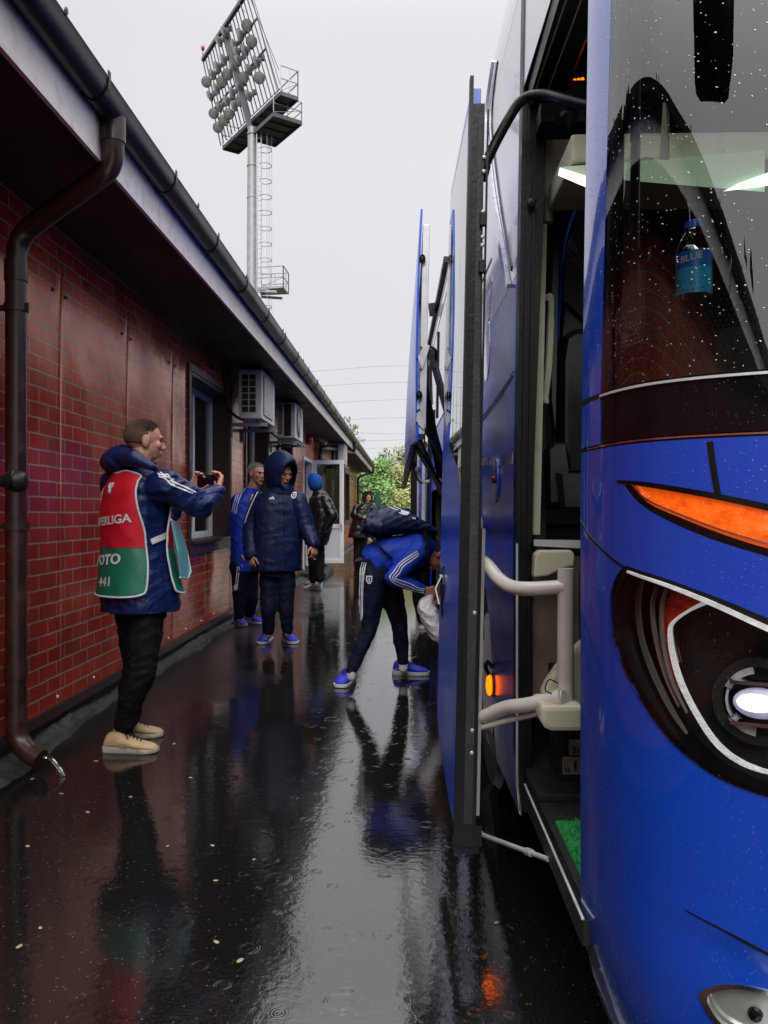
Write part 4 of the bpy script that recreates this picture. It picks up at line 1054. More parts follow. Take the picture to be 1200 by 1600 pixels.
# roof, far side, rear, floor, underbody
XR = 2.92
mb = MB(); mb.hexa([(Xs(1.7, 3.33) + .0, 1.7, 3.33), (XR - .03, 1.7, 3.33), (XR - .25, YR, 3.33), (Xs(YR, 3.33), YR, 3.33)], [(.6, 1.75, 3.42), (XR - .2, 1.75, 3.42), (XR - .5, YR, 3.42), (.4, YR, 3.42)])
mb.hexa([(.5, 1.30, 3.32), (1.63, 1.2, 3.32), (1.63, 1.9, 3.32), (.37, 1.7, 3.32)], [(.6, 1.45, 3.40), (1.63, 1.35, 3.40), (1.63, 1.9, 3.40), (.5, 1.75, 3.40)])
mb.hexa([(1.63, 1.2, 3.32), (2.78, 1.3, 3.32), (2.88, 1.7, 3.32), (1.63, 1.9, 3.32)], [(1.63, 1.35, 3.40), (2.7, 1.45, 3.40), (2.8, 1.75, 3.40), (1.63, 1.9, 3.40)])
mb.build('roof', M['bus_side_blue'], bus)
mb = MB(); mb.add([(XR, 1.67, .3), (XR - .22, YR, .3), (XR - .22, YR, 2.0), (XR, 1.67, 2.0)], [(0, 1, 2, 3)]); mb.add([(XR, 1.67, 2.95), (XR - .22, YR, 2.95), (XR - .24, YR, 3.33), (XR - .02, 1.67, 3.33)], [(0, 1, 2, 3)])
mb.build('far_side', M['bus_side_blue'], bus, recalc=False)
mb = MB(); mb.add([(XR, 1.67, 2.0), (XR - .22, YR, 2.0), (XR - .22, YR, 2.95), (XR, 1.67, 2.95)], [(0, 1, 2, 3)]); mb.build('side_window', M['glass_side'], bus)
# front mirrored half (simple curve)
rings = [[V((3.26 - p.x, p.y, p.z)) for p in [Mf(s, z) for s in np.linspace(0, SMAX, 26)]] for z in (.24, .5, .9, ZB)]
def sheet(rings, name, m):
    mb = MB(); mb.loft(rings, False); k = len(rings[0]); mb.f = [f for f in mb.f if not (f[0] % k == k - 1)]; mb.mi = [0] * len(mb.f); return mb.build(name, m, bus, True)
sheet(rings, 'front_bumper', M['bus_blue'])
sheet([[V((3.26 - p.x, p.y, p.z)) for p in [Mf(s, z) for s in np.linspace(0, SMAX, 26)]] for z in (1.5, 2.0, 2.5, 2.98)], 'windscreen', M['glass_wind'])
sheet([[V((3.26 - p.x, p.y, p.z)) for p in [Mf(s, z) for s in np.linspace(0, SMAX, 26)]] for z in (ZB + .002, 1.498)], 'lower_windscreen_panel', M['glossblack'])
sheet([[V((3.26 - p.x, p.y, p.z)) for p in [Mf(s, z) for s in np.linspace(0, SMAX, 26)]] for z in (2.985, 3.33)], 'roof_cap', M['bus_blue'])
mb = MB(); mb.box((Xs(YR, 1), YR, .4), (XR - .22, YR + .03, 3.33)); mb.build('rear_wall', M['bus_side_blue'], bus)
mb = MB()
mb.box((.42, 2.62, .28), (2.75, 4.7, .44)); mb.box((.62, 1.5, .30), (2.8, 2.62, .43)); mb.box((.3, 8.4, .3), (2.6, 13.7, .44)); mb.box((.34, 4.75, .40), (2.6, 8.3, .43))
mb.box((.38, 4.69, .44), (2.6, 4.745, 1.5)); mb.box((.30, 8.305, .44), (2.6, 8.35, 1.5)); mb.box((1.9, 4.75, .44), (1.95, 8.3, 1.5)); mb.box((.28, 4.75, 1.49), (2.6, 13.6, 1.55))
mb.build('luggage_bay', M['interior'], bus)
for yc in (3.72, 9.9):
    mb = MB(); mb.lathe((Xs(yc, .5) + .05, yc, .5), (1, 0, 0), [(0, .30), (.0, .46), (.03, .49), (.25, .49), (.28, .46), (.28, 0)], 36); wl = mb.build('wheel', M['rubber'], bus, 'x')
    mb = MB(); mb.lathe((Xs(yc, .5) + .045, yc, .5), (1, 0, 0), [(0, .28), (.0, .30), (.06, .28), (.1, .12), (.05, .10), (.04, 0)], 30); mb.build('rim', M['grey_metal'], wl, 'x')
    mb = MB(); rg_ = [[(Xs(yc, .5) + .02 + dx, yc + .57 * math.cos(t), .5 + .54 * math.sin(t)) for t in np.linspace(-.4, math.pi + .4, 18)] for dx in (0, .5)]
    mb.loft(rg_, False); mb.build('wheel_arch', M['matblack'], bus)
# side details seen between door and opening
frsk = dict(off=.002)
srib('panel_gap', [(741, 667), (760, 645), (780, 618), (803, 583)], .012, M['black'])
srib('panel_gap', [(803, 585), (780, 621), (760, 649), (741, 671)], .004, M['grey_metal'], .003)
srib('panel_gap', [(752, 690), (753, 800), (754, 900), (756, 1000)], .008, M['black'])
srib('side_swoosh', [(768, 95), (762, 190), (771, 290), (784, 370), (794, 425), (799, 447)], [.02, .06, .055, .05, .04, .015], M['decal_white'], .016, .014)
srib('panel_gap', [(776, 95), (769, 190), (779, 290), (791, 370), (800, 420)], .018, M['black'], .004)
srib('side_white_mark', [(769, 436), (762, 480), (758, 520), (760, 560), (757, 585)], [.03, .2, .3, .26, .04], M['decal_white'], .002)  # broad white mark laid on the blue side
srib('panel_gap', [(746, 458), (757, 432), (768, 405)], .012, M['black'])
srib('side_stripe', [(742, 722), (770, 720), (801, 716)], .035, M['decal_white'], .0015)
c = side(*yz(776, 750)); mb = MB(); mb.lathe(c - V((.0, 0, 0)), (-1, 0, 0), [(0, .085), (.006, .085), (.007, .07), (.0075, 0)], 28); lk = mb.build('lock_cap', M['bus_side_blue'], bus, 'x')
mb = MB(); mb.ell(c - V((.012, 0, 0)), (.008, 0, 0), (0, .02, 0), (0, 0, .014), 12, 8); mb.build('lock', M['bell_red'], lk, True)
c = side(*yz(771, 1070)); ml = thing('x', 'x', 'x') if False else None
mb = MB(); mb.ell(c - V((.016, 0, 0)), (.014, 0, 0), (0, .030, 0), (0, 0, .042), 14, 10); so_ = mb.build('side_marker_lamp', M['orange_lit'], bus, True)
mb = MB(); mb.tube(cat_rom([c - V((.016, 0, -.035)), c - V((.030, -.0, -.07)), c - V((.02, -.03, -.085)), c + V((.0, .04, .06))], 5), .008, 8); mb.ell(c - V((.002, 0, 0)), (.008, 0, 0), (0, .038, 0), (0, 0, .05), 14, 8); mb.build('lamp_bracket', M['black'], so_, True)
# door opening frame
mb = MB()
def jamb(y0, y1, x0, x1, zt, zb=.32):
    cols = [[V((Xs(YD1, z) + x0, y0, z)), V((Xs(YD1, z) + (x1 if x1 < .07 else .047 + .022 * max(0, z - 1.2)), y0, z)), V((Xs(YD1, z) + (x1 if x1 < .07 else .047 + .022 * max(0, z - 1.2)), y1, z)), V((Xs(YD1, z) + x0, y1, z))] for z in np.linspace(zb, zt, 14)]
    mb.loft(cols)
jamb(YD1 - .012, YD1 + .06, -.003, .075, 3.0)
for dx in (.012, .032): jamb(YD1 - .022, YD1 - .012, dx, dx + .008, ZD - .01)
mb.hexa([V((Xs(YD0, ZD) + a, y, z)) for a, y, z in ((-.003, YD0, ZD - .06), (.10, YD0, ZD - .06), (.10, YD1 - .012, ZD - .06), (-.003, YD1 - .012, ZD - .06))], [V((Xs(YD0, ZD) + a, y, z)) for a, y, z in ((-.003, YD0, ZD + .01), (.10, YD0, ZD + .01), (.10, YD1 - .012, ZD + .01), (-.003, YD1 - .012, ZD + .01))])
mb.build('door_frame', M['rubber'], bus)
mb = MB()
for dx, z in ((.02, ZD - .062), (.058, ZD - .062)): mb.bar((Xs(YD0, ZD) + dx, YD0, z), (Xs(YD1, ZD) + dx, YD1 - .015, z), .004)
cols = [[V((Xs(YD1, z) - .0045, YD1 - .02 + .02 * (z < .5) * (.5 - z) * 5, z)), V((Xs(YD1, z) + .002, YD1 - .02, z)), V((Xs(YD1, z) + .002, YD1 - .011, z)), V((Xs(YD1, z) - .0045, YD1 - .011, z))] for z in np.linspace(.31, 1.17, 10)]
mb.build('frame_edge_strip', M['grey_metal'], bus); mb = MB(); mb.loft(cols); mb.build('frame_edge_strip', M['grey_metal'], bus)
mb = MB(); c_ = P(831, 318, 2.53); mb.lathe(c_, (0, -1, 0), [(0, .014), (.012, .014), (.014, .006), (.02, .006)], 12); mb.build('bumper_stop', M['rubber'], bus, 'x'); mb = MB(); c_ = P(832, 925, 2.53); mb.lathe(c_, (0, -1, 0), [(0, .01), (.012, .01)], 12); mb.build('bumper_stop', M['rubber'], bus, 'x')
# beige inner trim, two pieces
mb = MB()
mb.obox(P(856, 262, 2.68), (.016, 0, 0), (0, .02, 0), (0, 0, .185)); mb.build('door_trim', M['beige'], bus, bevel=.006)
mb = MB(); a = P(846, 590, 2.64); b_ = P(847, 838, 2.64); mb.hexa([P(832, 836, 2.64), P(844, 836, 2.64), P(844, 836, 2.70), P(832, 836, 2.70)], [P(842, 348, 2.64), P(855, 350, 2.64), P(855, 350, 2.70), P(842, 348, 2.70)]); mb.build('door_trim', M['beige'], bus, bevel=.004)
mb = MB(); mb.hexa([P(856, 314, 2.8), P(865, 314, 2.8), P(868, 314, 3.0), P(856, 314, 3.0)], [P(864, 176, 2.8), P(893, 180, 2.8), P(896, 180, 3.2), P(862, 176, 3.2)]); mb.hexa([P(878, 255, 2.84), P(888, 252, 2.84), P(890, 252, 2.9), P(878, 255, 2.9)], [P(886, 182, 2.84), P(894, 182, 2.84), P(896, 182, 2.9), P(886, 182, 2.9)])
mb.hexa([P(866, 135, 2.8), P(885, 136, 2.8), P(885, 136, 2.9), P(866, 135, 2.9)], [P(874, 112, 2.8), P(877, 114, 2.8), P(877, 114, 2.9), P(874, 112, 2.9)])
mb.build('cabin_trim', M['beige'], bus, bevel=.004)
mb = MB(); mb.bar(P(884, 128, 2.85), P(917, 48, 2.3), .018); mb.build('wood_strip', M['orange_wood'], bus)
mb = MB()
for q in range(3): mb.ell(P(898 + 6 * q, 126 - q, 2.6), (.006, 0, 0), (0, .006, 0), (0, 0, .006), 8, 6)
mb.build('reading_lamp', M['orange_lit'], bus, True)
# cabin interior
mb = MB()
mb.box((.46, 2.9, .44), (.50, 13.6, 2.0)); mb.box((.44, 2.62, 2.85), (2.85, 13.6, 2.9)); mb.box((.5, 4.6, 1.2), (2.85, 4.65, 2.84)); mb.box((.5, 1.45, 2.86), (2.86, 2.62, 2.9))
mb.box((.62, 2.9, 1.05), (2.85, 4.6, 1.1)); mb.box((.84, 2.62, .44), (2.85, 2.9, 1.1))
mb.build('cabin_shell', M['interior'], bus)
mb = MB(); mb.hexa([(.60, 1.50, 1.33), (2.75, 1.36, 1.33), (2.8, 2.0, 1.33), (.72, 2.0, 1.33)], [(.56, 1.42, 1.47), (2.75, 1.32, 1.47), (2.8, 2.0, 1.56), (.74, 2.0, 1.56)]); mb.build('dashboard', M['matblack'], bus, bevel=.02)
mb = MB(); mb.box((.46, 2.25, 2.25), (2.8, 2.62, 2.33)); mb.build('overhead_locker', M['beige'], bus, bevel=.01)
mb = MB(); mb.hexa([P(872, 273, 2.24), P(1195, 300, 2.20), P(1195, 300, 2.3), P(872, 273, 2.3)], [P(874, 261, 2.24), P(1195, 235, 2.20), P(1195, 235, 2.3), P(874, 261, 2.3)]); mb.build('sun_blind', M['pale_green'], bus)
mb = MB(); mb.hexa([P(872, 274, 2.2), P(919, 294, 2.2), P(919, 294, 2.22), P(872, 274, 2.22)], [P(875, 262, 2.2), P(919, 276, 2.2), P(919, 276, 2.22), P(875, 262, 2.22)]); mb.build('light_strip', M['strip_light'], bus)
mb = MB(); mb.hexa([P(1130, 299, 2.19), P(1200, 290, 2.19), P(1200, 290, 2.198), P(1130, 299, 2.198)], [P(1155, 286, 2.19), P(1200, 270, 2.19), P(1200, 270, 2.198), P(1155, 286, 2.198)]); mb.build('light_strip', M['strip_light'], bus)
mb = MB(); mb.hexa([P(984, 462, 1.62), P(997, 462, 1.62), P(999, 462, 1.66), P(986, 462, 1.66)], [P(985, -60, 1.62), P(1001, -60, 1.62), P(1003, -60, 1.66), P(987, -60, 1.66)]); mb.build('windscreen_pillar_trim', M['pale_green'], bus, bevel=.002)
mb = MB(); mb.hexa([P(1030, 250, 1.9), P(1046, 250, 1.9), P(1046, 250, 1.95), P(1030, 250, 1.95)], [P(1036, 160, 1.9), P(1040, 160, 1.9), P(1046, 180, 1.95), P(1036, 160, 1.95)]); mb.build('blind_guide', M['wood_panel'], bus)
def refl(px, py, t):
    d = ray(px, py).normalized(); h, n_, *_ = _bv.ray_cast(CAM, d); n_ = n_ if n_.dot(d) < 0 else -n_; r_ = d - n_ * 2 * d.dot(n_); return h + r_ * t
q0 = [refl(x, y, .55) for x, y in ((1086, -60), (1146, -60), (1142, 110), (1138, 156), (1130, 164), (1096, 161), (1089, 150))]
wm = (q0[0] - q0[1]).cross(V((0, 0, 1))).normalized(); mb = MB(); mb.loft([q0, [p + wm * .05 for p in q0]]); wm_ = mb.build('hanging_mirror', M['glossblack'], bus, bevel=.006)
mb = MB(); mb.tube(cat_rom([(q0[0] + q0[1]) / 2 + wm * .02, (q0[0] + q0[1]) / 2 + V((.02, .05, .15)), Mf(.42, 2.95, .12), Mf(.42, 3.0, 0)], 6), .018, 10); mb.build('mirror_arm', M['rubber'], wm_, 'x')
# number/letters on the inner glass
v, f = text2d('U', .042, .01)
surf('window_letter', v, f, lambda a, b: P(1007, 400, 1.60) + V((a, 0, b)), M['plate'], bus, .001)
# co-driver seat seen through the door
seat = bus
def slab(pts, dy, m, name, bev=.02, parent=bus, Y=3.0, dip=0):
    mb = MB(); q0 = [P(x, y, Y) for x, y in pts]; c_ = sum(q0, V((0, 0, 0))) / len(q0); q1 = [c_ + (p - c_) * .9 - V((0, .0, 0)) for p in q0]
    mb.loft([q1, [p + V((0, .02, 0)) for p in q0], [p + V((0, dy, 0)) for p in q0]]); return mb.build(name, m, parent, 'x', bevel=0)
Ms = mat('seat_leather', (.016, .018, .019), .38, 0, .2, 10, bump=.1, bscale=50)
Mm = mat('seat_mesh', (.05, .05, .05), .8, 0, .3, 30)
st = slab([(880, 480), (876, 420), (884, 370), (898, 330), (910, 322), (990, 322), (1010, 400), (1010, 735), (884, 735), (870, 640), (872, 560)], .10, Ms, 'seat_back')
mb = MB(); path = cat_rom([P(910, 321, 2.97), P(898, 330, 2.97), P(884, 372, 2.97), P(877, 430, 2.97), P(872, 520, 2.97), P(871, 600, 2.97), P(876, 690, 2.97)], 5); mb.tube(path, .006, 6); mb.build('piping', M['bus_side_blue'], st, True)
vs = []; fs_ = []; pm_ = [(893, 372), (918, 420), (918, 505), (880, 468), (881, 430)]
v, f = tri2d(pm_, [], 8); surf('mesh_panel', v, f, lambda a, b: P(a, b, 2.965), Mm, st, .003)
mb = MB()
for i in range(26):
    for j in range(9):
        x_, y_ = 880 + j * 4.6 + (i % 2) * 2.3, 375 + i * 5
        if inpoly(x_, y_, pm_): mb.ell(P(x_, y_, 2.962), (.0028, 0, 0), (0, .002, 0), (0, 0, .0035), 5, 4)
mb.build('mesh_weave', M['galv_dark'], st)
slab([(880, 560), (886, 520), (900, 512), (990, 512), (990, 735), (890, 735), (880, 700)], .14, Ms, 'side_bolster', Y=2.82, parent=st)
slab([(858, 700), (868, 690), (884, 690), (890, 735), (888, 790), (860, 790)], .1, Ms, 'seat_hinge', Y=2.78, parent=st)
slab([(872, 738), (1000, 738), (1000, 795), (878, 795)], .3, Ms, 'seat_cushion', Y=2.74, parent=st)
slab([(866, 380), (874, 372), (872, 480), (868, 690), (862, 640), (860, 480)], .05, Ms, 'seat_belt_cover', Y=2.78, parent=st)
mb = MB(); mb.tube(cat_rom([P(853, 470, 2.74), P(857, 463, 2.74), P(861, 475, 2.74), P(858, 560, 2.74), P(852, 615, 2.74), P(849, 630, 2.74)], 5), [.011] * 12 + [.013] * 10 + [.018] * 4, 8); mb.build('grab_handle', M['beige'], bus, True)
mb = MB(); mb.hexa([P(893, 430, 2.9), P(889, 330, 2.9), P(883, 335, 2.95), P(874, 430, 2.95)], [P(880, 560, 2.9), P(893, 335, 2.9), P(893, 335, 3.0), P(880, 560, 3.0)]) if False else None
# entry: panels, grab tubes, steps
mb = MB(); mb.hexa([P(832, 1092, 2.62), P(905, 1092, 2.62), P(905, 1092, 2.66), P(832, 1092, 2.66)], [P(832, 868, 2.62), P(905, 868, 2.62), P(905, 868, 2.66), P(832, 868, 2.66)]); mb.build('step_panel', M['wood_panel'], bus)
mb = MB(); mb.hexa([P(834, 853, 2.45), P(910, 857, 2.45), P(910, 857, 2.60), P(834, 853, 2.60)], [P(834, 843, 2.45), P(910, 844, 2.45), P(910, 844, 2.60), P(834, 843, 2.60)]); mb.build('step_edge', M['grey_metal'], bus)
mb = MB(); q0 = [P(x, y, 2.40) for x, y in ((834, 902), (836, 866), (843, 860), (893, 860), (898, 866), (897, 884), (888, 886), (872, 892), (856, 900))]; mb.loft([q0, [p + V((0, .05, 0)) for p in q0]]); mb.build('handrail_bracket', M['beige'], bus, bevel=.006)
mb = MB(); q0 = [P(x, y, 2.33) for x, y in ((848, 1100), (847, 1082), (854, 1066), (870, 1043), (912, 1000), (912, 1120), (850, 1120))]; mb.loft([q0, [p + V((0, .05, 0)) for p in q0]]); q0 = [P(x, y, 2.16) for x, y in ((846, 1104), (912, 1104), (912, 1143), (862, 1143), (850, 1138), (844, 1126))]; mb.loft([q0, [p + V((0, .165, 0)) for p in q0]]); mb.build('step_cover', M['beige'], bus, bevel=.012)
mb = MB(); tp = P(884, 888, 2.24); bt = P(883, 1118, 2.24)
mb.tube([bt, tp], .0228, 20); mb.tube([bt - V((0, 0, .004)), bt + V((0, 0, .03))], .029, 20)
mb.build('door_post', M['cream_tube'], bus, 'x')
# ---- the open front door
door = bus
def dX(y, z): return .147 + SK * (y - 2.42) + .021 * (z - .3)
def dP(y, z, off=0): return V((dX(y, z) - off, y, z))
def ydz(px, py):
    d = ray(px, py); k = d.x / d.y; Y = 3
    for _ in range(20): z = CH + d.z / d.y * Y; Y = dX(0, z) / (k - SK)
    return (Y, z)
def dpanel(name, outline, holes, m, parent, off=0, step=.08, thick=.003):
    v, f = tri2d(outline, holes, step); return surf(name, v, f, lambda a, b: dP(a, b, off), m, parent, thick, True, V((-5, 3, 1.5)))
dout = [(2.42, .30), (2.75, .29), (3.2, .33), (3.44, .38), (3.47, .55), (3.47, 1.4), (3.42, 1.9), (3.30, 2.5), (3.26, 2.58), (2.42, 2.55)]
dr_ = dpanel('entry_door', dout, [], M['bus_side_blue'], bus, 0, .08, .03)
dg_ = [(2.46, 1.34), (2.62, 1.42), (3.0, 1.52), (3.30, 1.66), (3.41, 1.80), (3.37, 2.1), (3.27, 2.46), (3.23, 2.53), (2.46, 2.50)]
dpanel('door_glass', dg_, [], M['glass_side'], dr_, .004, .08, .003)
gi = dpanel('door_glass_backing', [(2.46 + (y - 2.46) * .99, z) for y, z in dg_], [], M['glossblack'], dr_, .0015, .08, .001)
mb = MB(); ew = lambda z: -.057 + .018 * sm((z - .8) / 1.6)
cols = [[dP(2.392, z, .004), dP(2.392, z, ew(z)), dP(2.445, z, ew(z)), dP(2.445, z, -.034)] for z in np.linspace(.27, 2.49, 20)]; cols = [[c[0], c[1], c[2], V((c[3].x, 2.43, c[3].z)), V((c[0].x, 2.419, c[0].z))] for c in cols]; mb.loft(cols); mb.build('door_edge_seal', M['rubber'], dr_)
mb = MB(); mb.loft([[dP(2.388, z, -.020), dP(2.388, z, ew(z) + .006), dP(2.3915, z, ew(z) + .006), dP(2.3915, z, -.020)] for z in np.linspace(.34, 2.45, 20)]); mb.build('door_edge_channel', M['edge_dark'], dr_)
mb = MB(); mb.loft([[dP(2.385, z, .007), dP(2.385, z, -.004), dP(2.415, z, -.004), dP(2.415, z, .007)] for z in np.linspace(.28, 2.57, 16)]); mb.loft([[dP(2.386, z, -.046), dP(2.386, z, -.052), dP(2.392, z, -.052), dP(2.392, z, -.046)] for z in np.linspace(.31, 2.47, 16)]); mb.build('door_edge_lip', M['black'], dr_)
mb = MB(); mb.loft([[dP(2.40, z, -.0585), dP(2.40, z, -.068), dP(2.43, z, -.068), dP(2.43, z, -.0585)] for z in np.linspace(.36, 1.22, 10)]); mb.build('door_inner_edge', M['edge_grey'], dr_)
for py in (248, 270, 333, 372, 385, 957, 1140, 1175):
    y = 2.391; zz = CH + (800 - py) / F * y; mb = MB(); mb.lathe(dP(y, zz, -.04), (0, -1, 0), [(0, .006), (.004, .006), (.006, .003)], 10); mb.build('door_bolt', M['grey_metal'], dr_, True)
for zz in (2.12, 1.98): mb = MB(); mb.box(tuple(dP(2.375, zz, -.03)), tuple(dP(2.391, zz + .04, -.05))); mb.build('door_latch', M['rubber'], dr_, bevel=.003)
mb = MB(); mb.loft([[dP(2.40, z, .006), dP(2.40, z, -.07), dP(2.47, z, -.07), dP(2.47, z, .006)] for z in (.245, .272)]); mb.box(tuple(dP(2.39, .272, -.05)), tuple(dP(2.40, .33, -.075))); mb.build('door_foot', M['rubber'], dr_)
hc = ydz(692, 925); mb = MB(); mb.ell(dP(hc[0], hc[1], .002), (.012, 0, 0), (0, .075, 0), (0, 0, .11), 18, 10); hd = mb.build('door_handle', M['glossblack'], dr_, True)
mb = MB(); mb.tube([dP(hc[0] - .05, hc[1] + .07, .012), dP(hc[0], hc[1] + .02, .03), dP(hc[0] + .04, hc[1] - .05, .012)], .007, 8); mb.build('handle_lever', M['chrome'], hd, True)
# black arm on top, cream arms below, stay rod
mb = MB(); path = cat_rom([P(756, 262, 2.44), P(775, 222, 2.44), P(797, 182, 2.43), P(812, 160, 2.42), P(830, 150, 2.40), P(858, 148, 2.35), P(885, 155, 2.28), P(925, 165, 2.2)], 7)
mb.tube(path, .0155, 14); mb.tube([P(751, 280, 2.44), P(757, 258, 2.44)], .02, 12); mb.bar(P(742, 268, 2.43), P(756, 270, 2.44), .03)
mb.build('upper_door_arm', M['rubber'], bus, 'x')
mb = MB(); mb.obox(P(880, 190, 2.5), (.08, 0, 0), (0, .06, 0), (0, 0, .028)); mb.ell(P(888, 185, 2.42), (.03, 0, 0), (0, .04, 0), (0, 0, .03), 12, 8); mb.box(tuple(P(842, 178, 2.5)), tuple(P(925, 130, 2.52))); mb.build('arm_housing', M['rubber'], bus, True)
mb = MB(); mb.tube(cat_rom([P(738, 868, 2.46), P(760, 882, 2.43), P(780, 905, 2.38), P(800, 917, 2.33), P(830, 920, 2.28), P(884, 917, 2.235)], 7), .0205, 18); mb.tube([P(738, 868, 2.46), P(742, 848, 2.46)], .02, 12); mb.ell(P(744, 820, 2.47), (.022, 0, 0), (0, .03, 0), (0, 0, .04), 12, 8)
mb.build('grab_rail', M['cream_tube'], bus, 'x')
mb = MB(); mb.tube(cat_rom([P(734, 1128, 2.44), P(760, 1118, 2.40), P(790, 1106, 2.34), P(820, 1102, 2.28), P(850, 1096, 2.24), P(883, 1090, 2.20)], 7), [.0135] * 3 + [.017] * 3 + [.021] * 30, 18); mb.tube([P(868, 1095, 2.21), P(880, 1091, 2.2)], .028, 16); mb.tube([P(748, 1138, 2.42), P(800, 1124, 2.34), P(852, 1112, 2.24)], .009, 10)
mb.build('lower_door_arm', M['cream_tube'], bus, 'x')
mb = MB(); mb.tube([P(850, 1113, 2.235), P(870, 1104, 2.22)], .012, 8); mb.ell(P(862, 1108, 2.22), (.016, 0, 0), (0, .016, 0), (0, 0, .012), 10, 8); mb.tube(cat_rom([P(872, 1068, 2.17), P(858, 1062, 2.17), P(852, 1078, 2.17), P(862, 1084, 2.17)], 5), .002, 5); mb.build('rod_joint', M['rubber'], bus, True)
mb = MB(); a_, b_ = P(750, 1303, 2.42), V((.352, 2.0, .405)); mb.tube([a_, b_], .0065, 10); mb.tube([a_.lerp(b_, .72), a_.lerp(b_, .79)], .010, 10); mb.ell(a_, (.012, 0, 0), (0, .012, 0), (0, 0, .012), 8, 6); mb.build('stay_rod', M['grey_metal'], bus, True)
# steps
mb = MB(); mb.box((.372, 1.60, .36), (1.15, 2.52, .438)); mb.box((.372, 2.30, .439), (1.15, 2.62, .46)); mb.box((.46, 2.42, .46), (1.2, 2.62, .78)); mb.box((.9, 1.5, .44), (1.2, 2.4, .75)); mb.box((.40, 1.60, .30), (.44, 2.55, .359)); mb.build('entry_step', M['matblack'], bus, bevel=.004)
mb = MB(); mb.box((.352, 1.62, .395), (.374, 2.42, .447)); mb.build('step_sill', M['black'], bus, bevel=.003); mb = MB(); mb.box((.3515, 1.62, .448), (.357, 2.42, .451)); mb.build('sill_strip', M['grey_metal'], bus)
mt_ = MB(); mt_.box((.395, 1.62, .439), (.80, 2.14, .448)); 
for i in range(2600):
    x_, y_ = rng.uniform(.395, .80), rng.uniform(1.62, 2.14); h_ = rng.uniform(.004, .009); mt_.add([(x_ - .0022, y_, .448), (x_ + .0022, y_, .448), (x_ + rng.normal(0, .002), y_ + rng.normal(0, .003), .448 + h_)], [(0, 1, 2)])
mt_o = mt_.build('door_mat', M['green_mat'], None, recalc=False); tag(mt_o, 'bright green doormat on the entry step of the coach', 'doormat')
# stickers 31 and 36 with little figures
def plate(px0, py0, px1, py1, Yp, txts, name='sticker'):
    a_, b_ = P(px0, py1, Yp), P(px1, py0, Yp); mb = MB(); mb.box((a_.x, Yp, a_.z), (b_.x, Yp + .002, b_.z)); o = mb.build(name, M['plate'], bus)
    for s_, cx, cy, sz_ in txts:
        v, f = text2d(s_, sz_, .02); q = P(cx, cy, Yp); surf('lettering', v, f, lambda a, b, q=q: V((q.x + a, Yp - .002, q.z + b)), M['black'], o, .0008)
    return o
plate(889, 1156, 915, 1180, 2.415, [('31', 900, 1172, .026)])
o = plate(879, 1183, 915, 1210, 2.415, [('36', 886, 1203, .020), ('L', 883, 1193, .016)])
mb = MB(); q = P(899, 1196, 2.413); mb.ell(q + V((0, -.001, .012)), (.003, 0, 0), (0, .001, 0), (0, 0, .003), 8, 6); mb.box((q.x - .0035, q.y - .002, q.z - .006), (q.x + .0035, q.y, q.z + .008)); mb.box((q.x - .003, q.y - .002, q.z - .017), (q.x - .0007, q.y, q.z - .006)); mb.box((q.x + .0007, q.y - .002, q.z - .017), (q.x + .003, q.y, q.z - .006)); mb.build('standing_figure', M['black'], o)
# ---- water bottle on the dashboard
bo = thing('water_bottle', 'clear plastic water bottle with blue cap and blue label behind the windscreen', 'bottle', P(1084, 440, 1.50))
c = P(1084, 438, 1.50); k = 1.50 / F
mb = MB(); mb.lathe(c, (0, 0, 1), [(-.03, .030), (.0, .031), (.035, .031), (.05, .032), (.062, .029), (.075, .024), (.088, .016), (.092, .0145), (.098, .0145)], 26); mb.build('bottle_body', M['bottle_pet'], bo, True)
mb = MB(); mb.lathe(c + V((0, 0, .095)), (0, 0, 1), [(0, .0165), (.014, .016), (.016, .010)], 22); mb.build('cap', M['bottle_blue'], bo, 'x')
mb = MB(); mb.lathe(c + V((0, 0, .018)), (0, 0, 1), [(0, .0322), (.03, .0322)], 26); mb.f = mb.f[:-2]; mb.mi = mb.mi[:-2]; lb = mb.build('label', M['label_blue'], bo, True)
mb = MB(); mb.lathe(c + V((0, 0, -.03)), (0, 0, 1), [(0, .0322), (.048, .0322)], 26); mb.f = mb.f[:-2]; mb.mi = mb.mi[:-2]; mb.build('label', M['label_cyan'], bo, True)
v, f = text2d('BLUE', .018, .012)
ang0 = math.atan2(-c.x, c.y) - math.pi / 2 - .15
surf('lettering', v, f, lambda a, b: c + V((math.cos(ang0 + a / .033) * .033, math.sin(ang0 + a / .033) * .033, .034 + b + a * .15)), M['stripe'], lb, .0006)

# ---- raised luggage flap and its struts
NBt, FBt, FTp, NTp = V((.048, 4.3, 1.65)), V((-.022, 5.9, 1.58)), V((.055, 5.9, 2.90)), V((.073, 4.3, 2.90))
def flapP(a, b): 
    x = NBt.lerp(FBt, a); y = NTp.lerp(FTp, a); p = x.lerp(y, b); p.x += .012 * math.sin(b * math.pi) * -1; return p
v, f = tri2d([(0, 0), (1, 0), (1, 1), (0, 1)], [], .08)
fl_ = surf('luggage_flap', v, f, flapP, M['bus_side_blue'], bus, .012, True, V((-5, 4, 2)))
mb = MB(); mb.hexa([NBt + V((.008, 0, 0)), FBt + V((.008, 0, 0)), FBt + V((.07, 0, -.06)), NBt + V((.07, 0, -.10))], [NBt + V((.006, 0, .03)), FBt + V((.006, 0, .03)), FBt + V((.09, 0, -.04)), NBt + V((.09, 0, -.07))]) if False else None
